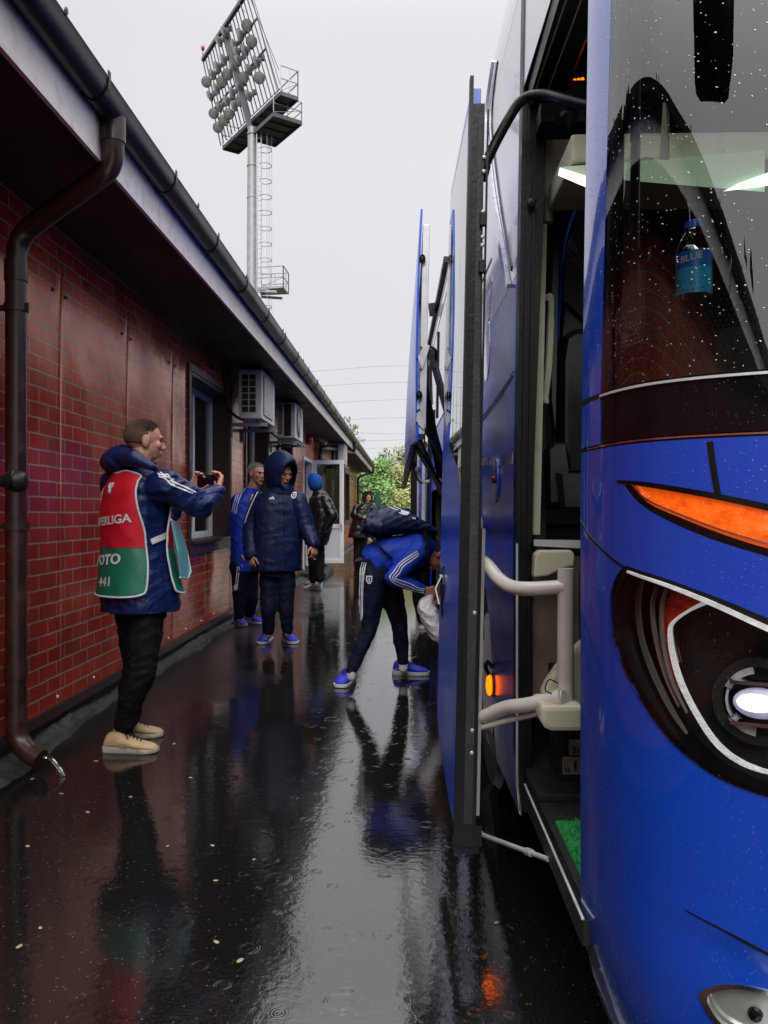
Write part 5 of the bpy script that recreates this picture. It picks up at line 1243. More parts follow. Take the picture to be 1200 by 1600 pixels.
mb = MB(); mb.loft([[NBt, FBt, FBt + V((-.012, .3, -.13)), NBt + V((-.030, .0, -.02))], [NBt + V((.02, 0, 0)), FBt + V((.02, 0, 0)), FBt + V((.008, .3, -.13)), NBt + V((-.01, .0, -.02))]]); mb.build('flap_lip', M['rubber'], fl_)
mb = MB()
def fbox(z0, z1, x0, x1, y0, y1):
    t0 = (z0 - 1.65) / 1.25; t1 = (z1 - 1.65) / 1.25; a = NBt.lerp(NTp, t0).x; b = NBt.lerp(NTp, t1).x
    mb.hexa([(a + x0, y0, z0), (a + x1, y0, z0), (a + x1, y1, z0), (a + x0, y1, z0)], [(b + x0, y0, z1), (b + x1, y0, z1), (b + x1, y1, z1), (b + x0, y1, z1)])
fbox(1.72, 2.82, .014, .052, 4.31, 4.36); fbox(1.72, 2.82, .014, .05, 5.8, 5.86); fbox(2.78, 2.82, .014, .05, 4.37, 5.79)
fbox(1.69, 1.72, .014, .046, 4.31, 5.86)
mb.build('flap_frame', M['grey_metal'], fl_, bevel=.003)
mb = MB()
for tri in (((664, 538), (672, 540), (660, 578), (652, 560)), ((652, 625), (664, 664), (662, 672), (650, 660))):
    q0 = [P(x, y, 4.30) for x, y in tri]; mb = MB(); mb.loft([q0, [p + V((0, .02, 0)) for p in q0]]); mb.build('hinge_plate', M['grey_metal'], fl_, bevel=.002)
mb = MB()
for x, y in ((660, 405), (655, 618)): mb.tube([P(x + 4 * math.cos(a), y + 7 * math.sin(a), 4.295) for a in np.linspace(0, 6.28, 14)], .004, 6); mb.ell(P(x, y, 4.30), (.012, 0, 0), (0, .01, 0), (0, 0, .02), 10, 6)
for x, y in ((658, 543), (652, 560), (657, 577), (652, 642), (651, 660), (655, 640)): mb.ell(P(x, y, 4.298), (.006, 0, 0), (0, .006, 0), (0, 0, .006), 8, 6)
mb.build('flap_lock', M['rubber'], fl_, True)
mb = MB(); mb.bar(P(672, 545, 4.32), P(702, 655, 4.5), .03, .03); mb.build('flap_arm', M['galv_dark'], bus)
mb = MB(); mb.bar(P(661, 600, 4.36), P(690, 745, 4.7), .045, .03); mb.build('flap_arm', M['rubber'], bus)
for p_, q_, w__ in ((P(665, 672, 4.33), P(705, 740, 4.7), .018), (P(655, 690, 4.35), P(690, 770, 4.8), .025), (P(652, 700, 4.4), P(712, 800, 4.9), .024), (P(668, 650, 4.6), P(688, 722, 4.8), .045)):
    mb = MB(); mb.bar(p_, q_, w__); mb.build('flap_arm', M['rubber'], bus)
mb = MB()
mb.bar(P(646, 720, 5.2), P(655, 742, 5.2), .012); mb.tube(cat_rom([P(672, 541, 4.3), P(681, 548, 4.3), P(680, 565, 4.35), P(679, 575, 4.35)], 5), .008, 6)
mb.tube(cat_rom([P(650, 690, 4.35), P(645, 722, 4.5), P(652, 748, 4.6), P(664, 752, 4.7), P(690, 715, 4.8)], 6), .006, 6)
mb.build('cable', M['rubber'], bus)
mb = MB(); mb.ell(P(653, 734, 4.6), (.016, 0, 0), (0, .016, 0), (0, 0, .02), 10, 8); mb.tube([P(654, 738, 4.6), P(655, 748, 4.6), P(661, 753, 4.6), P(671, 752, 4.6)], .010, 8); mb.build('hose', M['grey_metal'], bus, True); mb = MB(); mb.tube([P(660, 870 - 40, 8.0), P(668, 872 - 46, 7.9)], .02, 8); mb.build('hose', M['grey_metal'], bus, True)
mb = MB(); mb.bar(P(700, 405, 6.6), P(672, 540, 9.5), .07, .05); mb.bar(P(672, 540, 9.4), P(655, 630, 10.5), .07, .05); mb.bar(P(679, 492, 8), P(677, 475, 8), .10); mb.build('roof_edge_strip', M['black'], bus)
# rear pillars / second open hatch
mb = MB(); mb.hexa([P(641, 862, 12.6), P(651, 862, 12.6), P(651, 862, 12.66), P(641, 862, 12.66)], [P(642, 690, 12.6), P(653, 690, 12.6), P(653, 690, 12.66), P(642, 690, 12.66)]); mb.build('rear_hatch', M['black'], bus); mb = MB(); mb.hexa([P(665, 870, 8.45), P(676, 870, 8.45), P(676, 870, 8.5), P(665, 870, 8.5)], [P(669, 640, 8.45), P(676, 640, 8.45), P(676, 640, 8.5), P(669, 640, 8.5)]); mb.build('rear_hatch', M['black'], bus)
mb = MB(); mb.hexa([P(658, 862, 9.2), P(664, 862, 9.2), P(664, 862, 9.3), P(658, 862, 9.3)], [P(660, 700, 9.2), P(664, 700, 9.2), P(664, 700, 9.3), P(660, 700, 9.3)]); mb.build('rear_pillar', M['grey_metal'], bus); mb = MB(); mb.hexa([P(651, 862, 12.5), P(654, 862, 12.5), P(654, 862, 12.55), P(651, 862, 12.55)], [P(652, 690, 12.5), P(655, 690, 12.5), P(655, 690, 12.55), P(652, 690, 12.55)]); mb.build('rear_pillar', M['grey_metal'], bus)
# ================================================================== PEOPLE
UP = V((0, 0, 1))
def wave(co, seed, wl=.09, aniso=(1, 1, 1), ridged=True):
    r = np.random.default_rng(seed); c = co * np.array(aniso); out = np.zeros(len(co)); tot = 0
    wp = np.stack([np.sin(c @ r.normal(0, 1, 3) * 9 + r.uniform(0, 6)) for _ in range(3)], 1) * .03
    c = c + wp
    for i in range(7):
        d = r.normal(0, 1, 3); d /= np.linalg.norm(d); k = 2 * math.pi / (wl * (1.0 + 1.6 * r.random())); a = 1 / (1 + .35 * i)
        s = np.sin(c @ d * k + r.uniform(0, 6.28))
        out += a * ((1 - np.abs(s)) * 2 - 1 if ridged else s); tot += a
    return out / tot
def remesh(mb, name, m, parent, vox=.008, smooth=4, fold=None, post=None):
    me = mb.mesh(name); o = bpy.data.objects.new('tmp', me); S.collection.objects.link(o)
    bm = bmesh.new(); bm.from_mesh(me); bmesh.ops.recalc_face_normals(bm, faces=bm.faces); bm.to_mesh(me); bm.free()
    md = o.modifiers.new('r', 'REMESH'); md.mode = 'VOXEL'; md.voxel_size = vox; md.use_smooth_shade = True
    if smooth: sm_ = o.modifiers.new('s', 'SMOOTH'); sm_.factor = .5; sm_.iterations = smooth
    dg = bpy.context.evaluated_depsgraph_get(); m2 = bpy.data.meshes.new_from_object(o.evaluated_get(dg))
    bpy.data.objects.remove(o); bpy.data.meshes.remove(me); m2.name = name
    if fold or post:
        n = len(m2.vertices); co = np.empty(n * 3); m2.vertices.foreach_get('co', co); co = co.reshape(-1, 3)
        nr = np.empty(n * 3); m2.vertices.foreach_get('normal', nr); nr = nr.reshape(-1, 3)
        if fold:
            for f_ in (fold if isinstance(fold, list) else [fold]): co = co + nr * (f_(co) if callable(f_) else f_[0] * wave(co, f_[1], f_[2], f_[3] if len(f_) > 3 else (1, 1, 1)))[:, None]
        if post: co = post(co, nr)
        m2.vertices.foreach_set('co', co.ravel()); m2.update()
    m2.materials.clear()
    return link(name, m2, m, parent)
def ringpts(c, a, b, n=22, e=2.4):
    out = []
    for k in range(n):
        t = 2 * math.pi * k / n; x, y = math.cos(t), math.sin(t)
        out.append(c + a * math.copysign(abs(x) ** (2 / e), x) + b * math.copysign(abs(y) ** (2 / e), y))
    return out
def torso(mb, rings, n=22, e=2.4): mb.loft([ringpts(V(c), V(a), V(b), n, e) for c, a, b in rings])
def head_mb(mb, c, f, u, k=1.0):
    f = f.normalized(); u = (u - f * u.dot(f)).normalized(); r = f.cross(u)
    q = lambda a, b, d=0: c + (f * a + u * b + r * d) * k
    E = lambda cc, x, y, z: mb.ell(cc, r * x * k, f * y * k, u * z * k, 20, 12)
    E(q(-.014, .027), .077, .097, .088); E(q(.026, -.02), .063, .064, .088); E(q(.026, -.066), .052, .056, .038); E(q(.062, -.096), .024, .020, .019)
    mb.cap(q(.086, .016), q(.106, -.022), .0075 * k, .0125 * k, 10); E(q(.094, -.028), .017, .012, .009)
    mb.cap(q(.080, .030, -.036), q(.086, .031, 0), .010 * k, .009 * k, 8); mb.cap(q(.080, .030, .036), q(.086, .031, 0), .010 * k, .009 * k, 8)
    for s in (-1, 1):
        E(q(.060, -.014, .040 * s), .020, .024, .022); E(q(-.008, -.004, .079 * s), .009, .021, .033); E(q(-.003, -.028, .077 * s), .008, .012, .012)
    mb.cap(q(.086, -.052, -.018), q(.086, -.052, .018), .0075 * k, .0075 * k, 8); mb.cap(q(.084, -.063, -.015), q(.084, -.063, .015), .008 * k, .008 * k, 8)
    return q, r
def head_bits(c, f, u, k, parent, hair=None, line=(.30, .22, -.42), hk=1.05, side_thin=False):
    f = f.normalized(); u = (u - f * u.dot(f)).normalized(); r = f.cross(u); q = lambda a, b, d=0: c + (f * a + u * b + r * d) * k
    for s in (-1, 1):
        mb = MB(); mb.ell(q(.0795, .012, .031 * s), r * .0135 * k, f * .010 * k, u * .0065 * k, 12, 8); mb.build('eye', M['eye'], parent, True)
        mb = MB(); mb.cap(q(.092, .031, .018 * s), q(.080, .033, .046 * s), .0035 * k, .002 * k, 6); mb.build('eyebrow', M['hair_dark'] if hair != M['hair_grey'] else M['hair_grey'], parent, True)
    mb = MB(); mb.cap(q(.0915, -.0555, -.015), q(.0915, -.0555, .015), .0052 * k, .0052 * k, 8); mb.build('mouth', M['lip'], parent, True)
    if hair:
        nu, nv = 44, 30; vs = []; fs = []; rr = random.Random(3)
        for j in range(nv + 1):
            t = math.pi * j / nv
            for i in range(nu):
                p = 2 * math.pi * i / nu; d = (math.sin(t) * math.cos(p), math.sin(t) * math.sin(p), math.cos(t)); kk = hk * (1 + (.018 * rr.random() if 1 < j < nv - 1 else .01))
                vs.append(q(-.014 + .097 * kk * d[0], .027 + .088 * kk * d[2], .077 * kk * d[1]))
        for j in range(nv):
            for i in range(nu):
                t = math.pi * (j + .5) / nv; p = 2 * math.pi * (i + .5) / nu; df, ds, du = math.sin(t) * math.cos(p), math.sin(t) * math.sin(p), math.cos(t)
                keep = (du > line[0] and df < line[1] + .62 + .3 * (du - .5)) or (df < line[1] - .5 * max(0, -du) and du > line[2] and not (abs(ds) > .75 and df > -.12 and du < .0)) 
                if df > .2 and du < .48 + .25 * (df - .2): keep = False
                if keep: fs.append((j * nu + i, j * nu + (i + 1) % nu, (j + 1) * nu + (i + 1) % nu, (j + 1) * nu + i))
        bm = bmesh.new(); bv = [bm.verts.new(v) for v in vs]
        for f_ in fs:
            try: bm.faces.new([bv[i] for i in f_])
            except ValueError: pass
        bmesh.ops.delete(bm, geom=[v for v in bm.verts if not v.link_faces], context='VERTS'); bmesh.ops.remove_doubles(bm, verts=bm.verts, dist=.0005)
        bmesh.ops.recalc_face_normals(bm, faces=bm.faces); bmesh.ops.solidify(bm, geom=list(bm.faces), thickness=.006 * k)
        me = bpy.data.meshes.new('hair'); bm.to_mesh(me); bm.free(); link('hair', me, hair, parent)
def hand_mb(mb, w_, d, pn, lat, curl=.5, k=1.0, spread=.0, thumb=.6, curls=None):
    """w_: wrist, d: along the hand, pn: palm side, lat: thumb side"""
    d = d.normalized(); lat = (lat - d * lat.dot(d)).normalized(); pn = (pn - d * pn.dot(d) - lat * pn.dot(lat)).normalized()
    mb.loft([ringpts(w_ + d * t * k, lat * wd * k, pn * th * k, 14, 2.6) for t, wd, th in ((-.01, .026, .019), (.02, .034, .018), (.055, .041, .017), (.088, .042, .014), (.096, .038, .010))])
    for i, (o, L_) in enumerate(((.031, .070), (.0105, .080), (-.0105, .075), (-.031, .058))):
        b = w_ + (d * (.088 - .004 * abs(i - 1)) + lat * o) * k; cu = curls[i] if curls else curl * (1 + .12 * i); a = .15 + cu * .5; dd = (d * math.cos(a) + pn * math.sin(a) + lat * spread * (1.5 - i)).normalized(); rr = .0088 * k
        for q_, seg in enumerate((.46, .31, .23)):
            e = b + dd * L_ * seg * k; mb.cap(b, e, rr, rr * .93, 8); b = e; rr *= .92; a += cu * (1.0 if q_ == 0 else .7); dd = (d * math.cos(a) + pn * math.sin(a) + lat * spread * (1.5 - i)).normalized()
    b = w_ + (d * .028 + lat * .030) * k; dd = (d * .62 + lat * .72 + pn * .25).normalized(); e = b + dd * .042 * k; mb.cap(b, e, .014 * k, .0105 * k, 9)
    dd = (d * .9 + lat * (.6 - thumb) + pn * .4 * thumb).normalized(); e2 = e + dd * .030 * k; mb.cap(e, e2, .0105 * k, .0095 * k, 9); mb.cap(e2, e2 + (dd + pn * .2).normalized() * .022 * k, .0093 * k, .0078 * k, 9)
def shoe(name, heel, d, m, ms, parent, L_=.29, k=1.0, pitch=0, laces=None, mark=None, lift=0):
    d = V((d[0], d[1], 0)).normalized(); r = V((d.y, -d.x, 0)); h0 = V((heel[0], heel[1], .0 + lift)); ux = (d * math.cos(pitch) - UP * math.sin(pitch)); uz = (UP * math.cos(pitch) + d * math.sin(pitch))
    prof = [(0, .026, .055), (.03, .036, .092), (.15, .041, .108), (.30, .042, .106), (.42, .044, .090), (.56, .047, .074), (.70, .050, .062), (.84, .048, .053), (.95, .036, .044), (1.0, .018, .034)]
    rings = []
    for t, w_, h in prof:
        c = h0 + ux * L_ * t + r * (.004 * math.sin(t * 3)); ring = []
        for q in range(18):
            a = 2 * math.pi * q / 18; x = math.cos(a) * w_ * k; z = .014 + (h - .014) * (.5 + .5 * math.sin(a)) ; x *= 1 - .28 * max(0, math.sin(a)) ** 1.5
            ring.append(c + r * x + uz * z * k)
        rings.append(ring)
    mb = MB(); mb.loft(rings); sh = mb.build(name, m, parent, True)
    me = sh.data
    sd = sh.modifiers.new('sub', 'SUBSURF'); sd.levels = 1; sd.render_levels = 2
    mb = MB(); rings = []
    for z, g in ((0, .94), (.003, 1.0), (.012, 1.05), (.021, 1.02)):
        ring = []
        out = [(t, w_ * g + .004) for t, w_, h in prof]
        for t, w_ in out: ring.append(h0 + ux * (L_ * (t * 1.02 - .01)) + r * w_ * k + uz * (z * (1 + .5 * (1 - t)) + .012 * max(0, t - .8) * 2) * k)
        for t, w_ in out[::-1]: ring.append(h0 + ux * (L_ * (t * 1.02 - .01)) - r * w_ * k + uz * (z * (1 + .5 * (1 - t)) + .012 * max(0, t - .8) * 2) * k)
        rings.append(ring)
    mb.loft(rings); mb.build('sole', ms, sh, 'x')
    if laces:
        mb = MB()
        for i in range(5):
            t = .40 + i * .065; w_ = .020; h = .098 - i * .009; c = h0 + ux * L_ * t
            mb.tube([c - r * w_ + uz * (h - .002), c + uz * (h + .008) + ux * .008, c + r * w_ + uz * (h - .002) + ux * .014], .0036, 6)
        for s in (-1, 1): mb.tube(cat_rom([h0 + ux * L_ * .4 + uz * .103, h0 + ux * L_ * .42 + r * .025 * s + uz * .104, h0 + ux * L_ * .50 + r * .038 * s + uz * .078], 4), .0032, 6)
        mb.build('laces', laces, sh, True)
        mb = MB()
        for s in (-1, 1):
            mb.tube([h0 + ux * L_ * t_ + r * s * (w_ * k * 1.005) + uz * (.030 + .02 * math.sin(t_ * 7)) * k for t_, w_ in ((.04, .034), (.15, .040), (.30, .0415), (.45, .044), (.60, .047))], .0022, 5)
        mb.build('side_seam', M['shoe_white'] if m is not M['shoe_tan'] else M['sole_tan'], sh, True)
    return sh
def bvh_of(o): me = o.data; return BVHTree.FromPolygons([v.co.copy() for v in me.vertices], [tuple(p.vertices) for p in me.polygons])
def decal(name, poly_px, m, target, parent, off=.004, step=2.0, thick=.002, holes=(), bv=None):
    bv = bv or bvh_of(target); v, f = tri2d(poly_px, holes, step)
    def fn(a, b):
        d = ray(a, b).normalized(); h = bv.ray_cast(CAM, d)
        return None if h[0] is None else h[0] - d * off
    pts = [fn(*p) for p in v]; f = [t for t in f if all(pts[i] is not None for i in t) and max((pts[t[0]] - pts[t[1]]).length, (pts[t[1]] - pts[t[2]]).length, (pts[t[0]] - pts[t[2]]).length) < .10]
    if not f: return None
    med = sorted((q - CAM).length for t in f for q in (pts[t[0]],))[len(f) // 2]; f = [t for t in f if all(abs((pts[i] - CAM).length - med) < .45 for i in t)]
    if not f: return None
    dct = {tuple(p): q for p, q in zip(v, pts)}
    return surf(name, v, f, lambda a, b: dct[(a, b)], m, parent, thick, True, CAM)
def dribs(name, lines, w_, m, target, parent, off=.004):
    bv = bvh_of(target)
    for l in lines: decal(name, ribbon(cat_rom(l, 4) if len(l) > 2 else l, w_), m, target, parent, off, max(1.2, w_), .002, (), bv)
def wtext(name, s, size, c, ux, uz, d, bv, m, parent, off=.004, bold=.02, slant=0):
    v, f = text2d(s, size, bold)
    def fn(a, b):
        o = c + ux * (a + b * slant) + uz * b - d * .6; h = bv.ray_cast(o, d); return None if h[0] is None else h[0] - d * off
    return surf(name, v, f, fn, m, parent, .0012, True, c - d)
def hood_up(c, f, u, k, rx, ry, rz, m, parent, th0=.95, peak=.03, name='hood', fold=.006, seed=5):
    f = f.normalized(); u = (u - f * u.dot(f)).normalized(); r = f.cross(u); nu, nv = 40, 22; vs = []
    for j in range(nv + 1):
        t = th0 + (math.pi - th0) * j / nv
        for i in range(nu):
            p = 2 * math.pi * i / nu; x, z, y = math.sin(t) * math.cos(p), math.sin(t) * math.sin(p), math.cos(t)
            ext = peak * max(0, z) * max(0, 1 - j / 6) ; sq = 1 + .06 * max(0, z)
            vs.append(c + r * rx * x + u * (rz * z * sq - .01 * (j == 0)) + f * (ry * y + ext))
    fs = [(j * nu + i, j * nu + (i + 1) % nu, (j + 1) * nu + (i + 1) % nu, (j + 1) * nu + i) for j in range(nv) for i in range(nu)]
    bm = bmesh.new(); bv = [bm.verts.new(v) for v in vs]; [bm.faces.new([bv[i] for i in f_]) for f_ in fs]
    bmesh.ops.remove_doubles(bm, verts=bm.verts, dist=.002); bmesh.ops.recalc_face_normals(bm, faces=bm.faces); bm.normal_update()
    co = np.array([v.co for v in bm.verts]); w_ = wave(co, seed, .10) * fold
    for v, q in zip(bm.verts, w_): v.co += v.normal * q
    bmesh.ops.solidify(bm, geom=list(bm.faces), thickness=.012)
    me = bpy.data.meshes.new(name); bm.to_mesh(me); bm.free(); o = link(name, me, m, parent); sd = o.modifiers.new('sub', 'SUBSURF'); sd.levels = 1; sd.render_levels = 1
    return o
def head_bits_top(c, f, u, parent, m=None, lo=.10, k=1.0, ln=1.0):
    f = f.normalized(); u = (u - f * u.dot(f)).normalized(); r = f.cross(u); rr = random.Random(8); mb = MB()
    for i in range(6500):
        t_ = math.acos(rr.uniform(min(.02, lo), 1)); p = rr.uniform(0, 6.283); d_ = (math.sin(t_) * math.cos(p), math.sin(t_) * math.sin(p), math.cos(t_))
        if d_[0] > .30 + .50 * d_[2] - .12 * abs(d_[1]) or d_[2] < lo + .45 * rr.random() * (1 - d_[2]) or (d_[2] < .25 and d_[0] > -.1): continue
        o = c + (f * (-.014 + .097 * d_[0]) + u * (.027 + .088 * d_[2]) + r * (.077 * d_[1])) * k; n = (f * d_[0] + u * d_[2] + r * d_[1]).normalized()
        e = o + n * rr.uniform(.005, .011) * ln + f * rr.uniform(.004, .012) * ln + r * rr.uniform(-.004, .004); w_ = n.cross(f + V((rr.random(), rr.random(), 0))).normalized() * .0016
        mb.add([o - w_, o + w_, e], [(0, 1, 2)])
    mb.build('hair', m or M['hair_dark'], parent, recalc=False)
def lerp(a, b, t): return a + (b - a) * t
def quilt(amp, wl, up=V((0, 0, 1))):
    u = np.array(up)
    return lambda co: amp * (np.abs(np.sin((co @ u + .006 * np.sin(co[:, 0] * 14) + .006 * np.sin(co[:, 1] * 17)) * math.pi / wl)) ** .5 - .6)
def shield(cx, cy, w_, h): return [(cx - w_ / 2, cy - h / 2), (cx + w_ / 2, cy - h / 2), (cx + w_ / 2, cy + h * .1), (cx + w_ * .3, cy + h * .4), (cx, cy + h / 2), (cx - w_ * .3, cy + h * .4), (cx - w_ / 2, cy + h * .1)]
def crest(cx, cy, w_, h, target, parent, slant=0):
    sk = lambda l: [(x + (y - cy) * slant, y) for x, y in l]
    b = bvh_of(target)
    decal('crest', sk(shield(cx, cy, w_, h)), M['stripe'], target, parent, .004, 1.2, .0015, [sk(shield(cx, cy, w_ * .68, h * .68))], b)
    decal('crest_emblem', sk([(cx - w_ * .18, cy - h * .22), (cx + w_ * .14, cy - h * .22), (cx + w_ * .16, cy - h * .05), (cx, cy), (cx + w_ * .16, cy + h * .18), (cx - w_ * .05, cy + h * .26), (cx - w_ * .18, cy + h * .1), (cx - w_ * .04, cy - h * .02)]), M['stripe'], target, parent, .004, 1, .0015, (), b)
def threebars(cx, cy, s, target, parent, ang=0):
    b = bvh_of(target)
    for i, (x0, x1, h) in enumerate(((-1, -.5, .45), (-.38, .15, .8), (.27, .85, 1.15))):
        poly = [(x0 - .32 * h * .0, 0), (x1, 0), (x1 - h * .42, -h), (x0 - h * .1, -h * .72)]
        poly = [(x0, 0), (x1 + .1, 0), (x0 + .05, -h), (x0 - .28, -h * .85 + .1)] if i else [(x0, 0), (x1 + .1, 0), (x0 + .28, -h), (x0 - .12, -h + .18)]
        decal('sports_mark', [(cx + s * (x * math.cos(ang) - y * math.sin(ang)), cy + s * (x * math.sin(ang) + y * math.cos(ang))) for x, y in poly], M['stripe'], target, parent, .004, 1, .0015, (), b)

# ---------------------------------------------------------------- 1. photographer in the red and green bib
def photographer():
    t = thing('person', 'man in a red and green bib over a navy jacket holding up a phone', 'person', (G(205, 1172).x, G(205, 1172).y, 0))
    f = V((.66, .75, 0)).normalized(); r = f.cross(UP); Y0 = 4.28
    pel = P(219, 925, 4.27); chest = P(212, 800, 4.27); nb = P(217, 738, 4.27)
    hf = V((.86, .48, -.10)); hu = V((.05, .03, 1)); hc = P(226, 690, 4.25)
    sR, sL = P(258, 757, 4.14), P(180, 757, 4.40)
    eR, eL = P(312, 789, 4.24), P(262, 800, 4.62)
    wR, wL = P(340, 768, 4.44), P(298, 764, 4.62)
    hipR, hipL = P(231, 940, 4.20), P(206, 938, 4.33)
    kR, kL = P(222, 1048, 4.16), P(214, 1040, 4.38); aR, aL = P(195, 1132, 4.22), P(203, 1122, 4.42)
    mb = MB()
    q, rr = head_mb(mb, hc, hf, hu)
    mb.cap(hc - V((.01, .02, .07)), nb - V((0, 0, .05)), .056, .062)
    torso(mb, [(pel - UP * .04, r * .14, f * .10), (lerp(pel, chest, .5), r * .14, f * .09), (chest, r * .16, f * .10), (nb - UP * .06, r * .15, f * .07), (nb, r * .06, f * .05)])
    for s, e, w_ in ((sR, eR, wR), (sL, eL, wL)): mb.cap(s, e, .045, .036); mb.cap(e, w_, .036, .026)
    for h, k_, a in ((hipR, kR, aR), (hipL, kL, aL)): mb.cap(h, k_, .065, .048); mb.cap(k_, a, .048, .035); mb.cap(a, a - UP * .04, .035, .03)
    # hands framing the phone: palms towards each other, fingers up and curled over
    hand_mb(mb, wR, (P(346, 745, 4.50) - wR), V((-.9, .1, .0)), V((-.3, .2, -.8)), .9, 1.0, 0, .5, curls=[.55, .7, .8, .9])
    hand_mb(mb, wL, (P(318, 742, 4.60) - wL), V((.5, -.7, .2)), V((.5, -.2, -.9)), .7, 1.0, .02, .3, curls=[.6, .7, .8, .9])
    body = remesh(mb, 'body', M['skin'], t, .0046, 2)
    head_bits(hc, hf, hu, 1.0, t, M['hair_fade'], (.32, .22, -.52), 1.012); head_bits_top(hc, hf, hu, t)
    # jacket
    mb = MB()
    TR = [(P(220, 954, 4.27), r * .222, f * .195), (P(219, 925, 4.27), r * .220, f * .192), (P(216, 890, 4.27), r * .205, f * .172), (P(214, 850, 4.27), r * .185, f * .155), (chest, r * .195, f * .15), (P(214, 765, 4.27), r * .20, f * .135), (P(216, 742, 4.27), r * .15, f * .11), (P(218, 728, 4.27), r * .08, f * .08)]
    torso(mb, TR)
    for s, e, w_ in ((sR, eR, wR), (sL, eL, wL)):
        mb.cap(lerp(s, chest, .12), s, .09, .088); mb.cap(s, e, .088, .078); mb.cap(e, lerp(e, w_, .95), .075, .052)
    jk = remesh(mb, 'jacket', M['navy_photo'], t, .0085, 5, [(.008, 4, .085), (.004, 44, .04), quilt(.004, .085)])
    # arm stripes
    dribs('sleeve_stripe', [[(248, 744), (258, 748), (268, 757), (285, 764), (302, 771)], [(247, 740), (262, 745), (274, 754), (290, 761), (306, 769)]], 2.2, M['stripe'], jk, jk)
    dribs('shoulder_pattern', [[(246, 739), (252, 745), (257, 744), (262, 751), (268, 752), (273, 759)], [(250, 737), (256, 741), (262, 741), (267, 748), (272, 748)]], 1.6, M['stripe'], jk, jk)
    # hood down
    mb = MB(); pts = [P(252, 739, 4.18), P(236, 729, 4.10), P(208, 716, 4.12), P(186, 714, 4.22), P(176, 722, 4.36), P(196, 726, 4.46), P(226, 734, 4.42)]
    rad = [.010, .024, .048, .066, .068, .048, .022]
    for i in range(6): mb.cap(pts[i], pts[i + 1], rad[i], rad[i + 1])
    mb.ell(P(188, 718, 4.24), V((.088, 0, .03)), V((0, .11, 0)), V((-.025, 0, .078)), 20, 12)
    remesh(mb, 'hood', M['navy_photo'], t, .008, 6, [(.006, 9, .10)])
    # bib panels, laid over the torso from behind and from the front
    mb = MB(); torso(mb, [(c, a * 1.04, b * 1.06) for c, a, b in TR]); tmp = remesh(mb, 'tmp', None, None, .012, 6, [(.005, 21, .12)]); tb = bvh_of(tmp); 
    me_ = tmp.data; bpy.data.objects.remove(tmp); bpy.data.meshes.remove(me_)
    C0 = P(214, 800, 4.27); C0.z = 0
    # back panel
    def bfn(sgn, off=.010):
        def fn(a, b):
            th = a / .165; ou = -f * sgn * math.cos(th) + r * math.sin(th); o = C0 + UP * b + ou * .7; h = tb.ray_cast(o, -ou)
            if h[0] is None or (h[0] - C0 - UP * b).length > .33: return None
            return h[0] + ou * off
        return fn
    outl = [(-.208, .875), (-.185, .845), (-.11, .832), (.10, .832), (.185, .845), (.205, .88), (.213, 1.0), (.208, 1.12), (.200, 1.19), (.178, 1.28), (.168, 1.37), (.178, 1.43), (.190, 1.462), (.10, 1.487), (.0, 1.475), (-.10, 1.487), (-.190, 1.462), (-.178, 1.43), (-.168, 1.37), (-.178, 1.28), (-.200, 1.19), (-.208, 1.12), (-.213, 1.0)]
    outl = cat_rom(outl, 4, True)
    vest = None
    for sgn in (1, -1):
        nm = 'bib_back' if sgn == 1 else 'bib_front'
        red = [p for p in outl if p[1] > 1.085]; i0 = next(i for i, p in enumerate(outl) if p[1] > 1.085)
        redp = [(.2095, 1.085)] + [p for p in outl if p[1] > 1.085] + [(-.2095, 1.085)]
        k0 = [i for i, p in enumerate(outl) if p[1] > 1.085]; lowp = outl[k0[-1] + 1:] + outl[:k0[0]] ; lowp = [(-.2095, 1.083)] + lowp + [(.2095, 1.083)]
        v, fc = tri2d(redp, [], .016); o = surf(nm, v, fc, bfn(sgn), M['vest_red'], t, .004, True, C0 + UP - f * sgn * 3)
        v, fc = tri2d(lowp, [], .016); surf('bib_lower_half', v, fc, bfn(sgn), M['vest_green'], o, .004, True, C0 + UP - f * sgn * 3)
        fnn = bfn(sgn, .013); mb = MB(); tp = [fnn(*p) for p in dens(outl, .02)]; tp = [p for p in tp if p is not None]; mb.tube(tp, .0055, 6, closed=True); mb.build('bib_trim', M['white_trim'], o, True)
        if sgn == 1:
            vest = o
            for s_, sz_, a_, z_, bo_ in (('SUPERLIGA', .063, -.005, 1.222, .022), ('FOTO', .074, .006, 1.018, .03), ('441', .070, .012, .905, .0)):
                v, fc = text2d(s_, sz_, bo_); g_ = bfn(1, .0155)
                surf('lettering', v, fc, lambda a, b, a_=a_, z_=z_: g_(a + a_, b + z_ + .10 * a), M['stripe'], o, .001, True, C0 + UP - f * 3)
            g_ = bfn(1, .016); mb = MB()
            for dx in (-.014, -.005, .005, .014): mb.tube([g_(.0 + dx * (1.5 if z > 1.40 else .8), z) for z in np.linspace(1.375, 1.425, 6)], .0028, 5)
            mb.tube([g_(.026 * math.cos(a), 1.412 + .02 * math.sin(a)) for a in np.linspace(math.pi * 1.0, math.pi * 2.0, 8)], .003, 5); mb.tube([g_(x, 1.37) for x in (-.012, 0, .012)], .003, 5)
            mb.build('trophy_badge', M['stripe'], o, True)
    decal('bib_strap', [(236, 842), (258, 833), (276, 822), (277, 831), (259, 842), (238, 851)], M['white_trim'], jk, t, .010, 2.5, .004)
    mb = MB(); q0 = [P(x, y, Y) for x, y, Y in ((267, 812, 4.14), (280, 822, 4.28), (292, 862, 4.34), (298, 893, 4.34), (293, 904, 4.30), (281, 902, 4.18), (277, 862, 4.14))]
    mb.loft([q0, [p + V((.004, .006, 0)) for p in q0]]); fp_ = mb.build('bib_front_flap', M['vest_mint'], t)
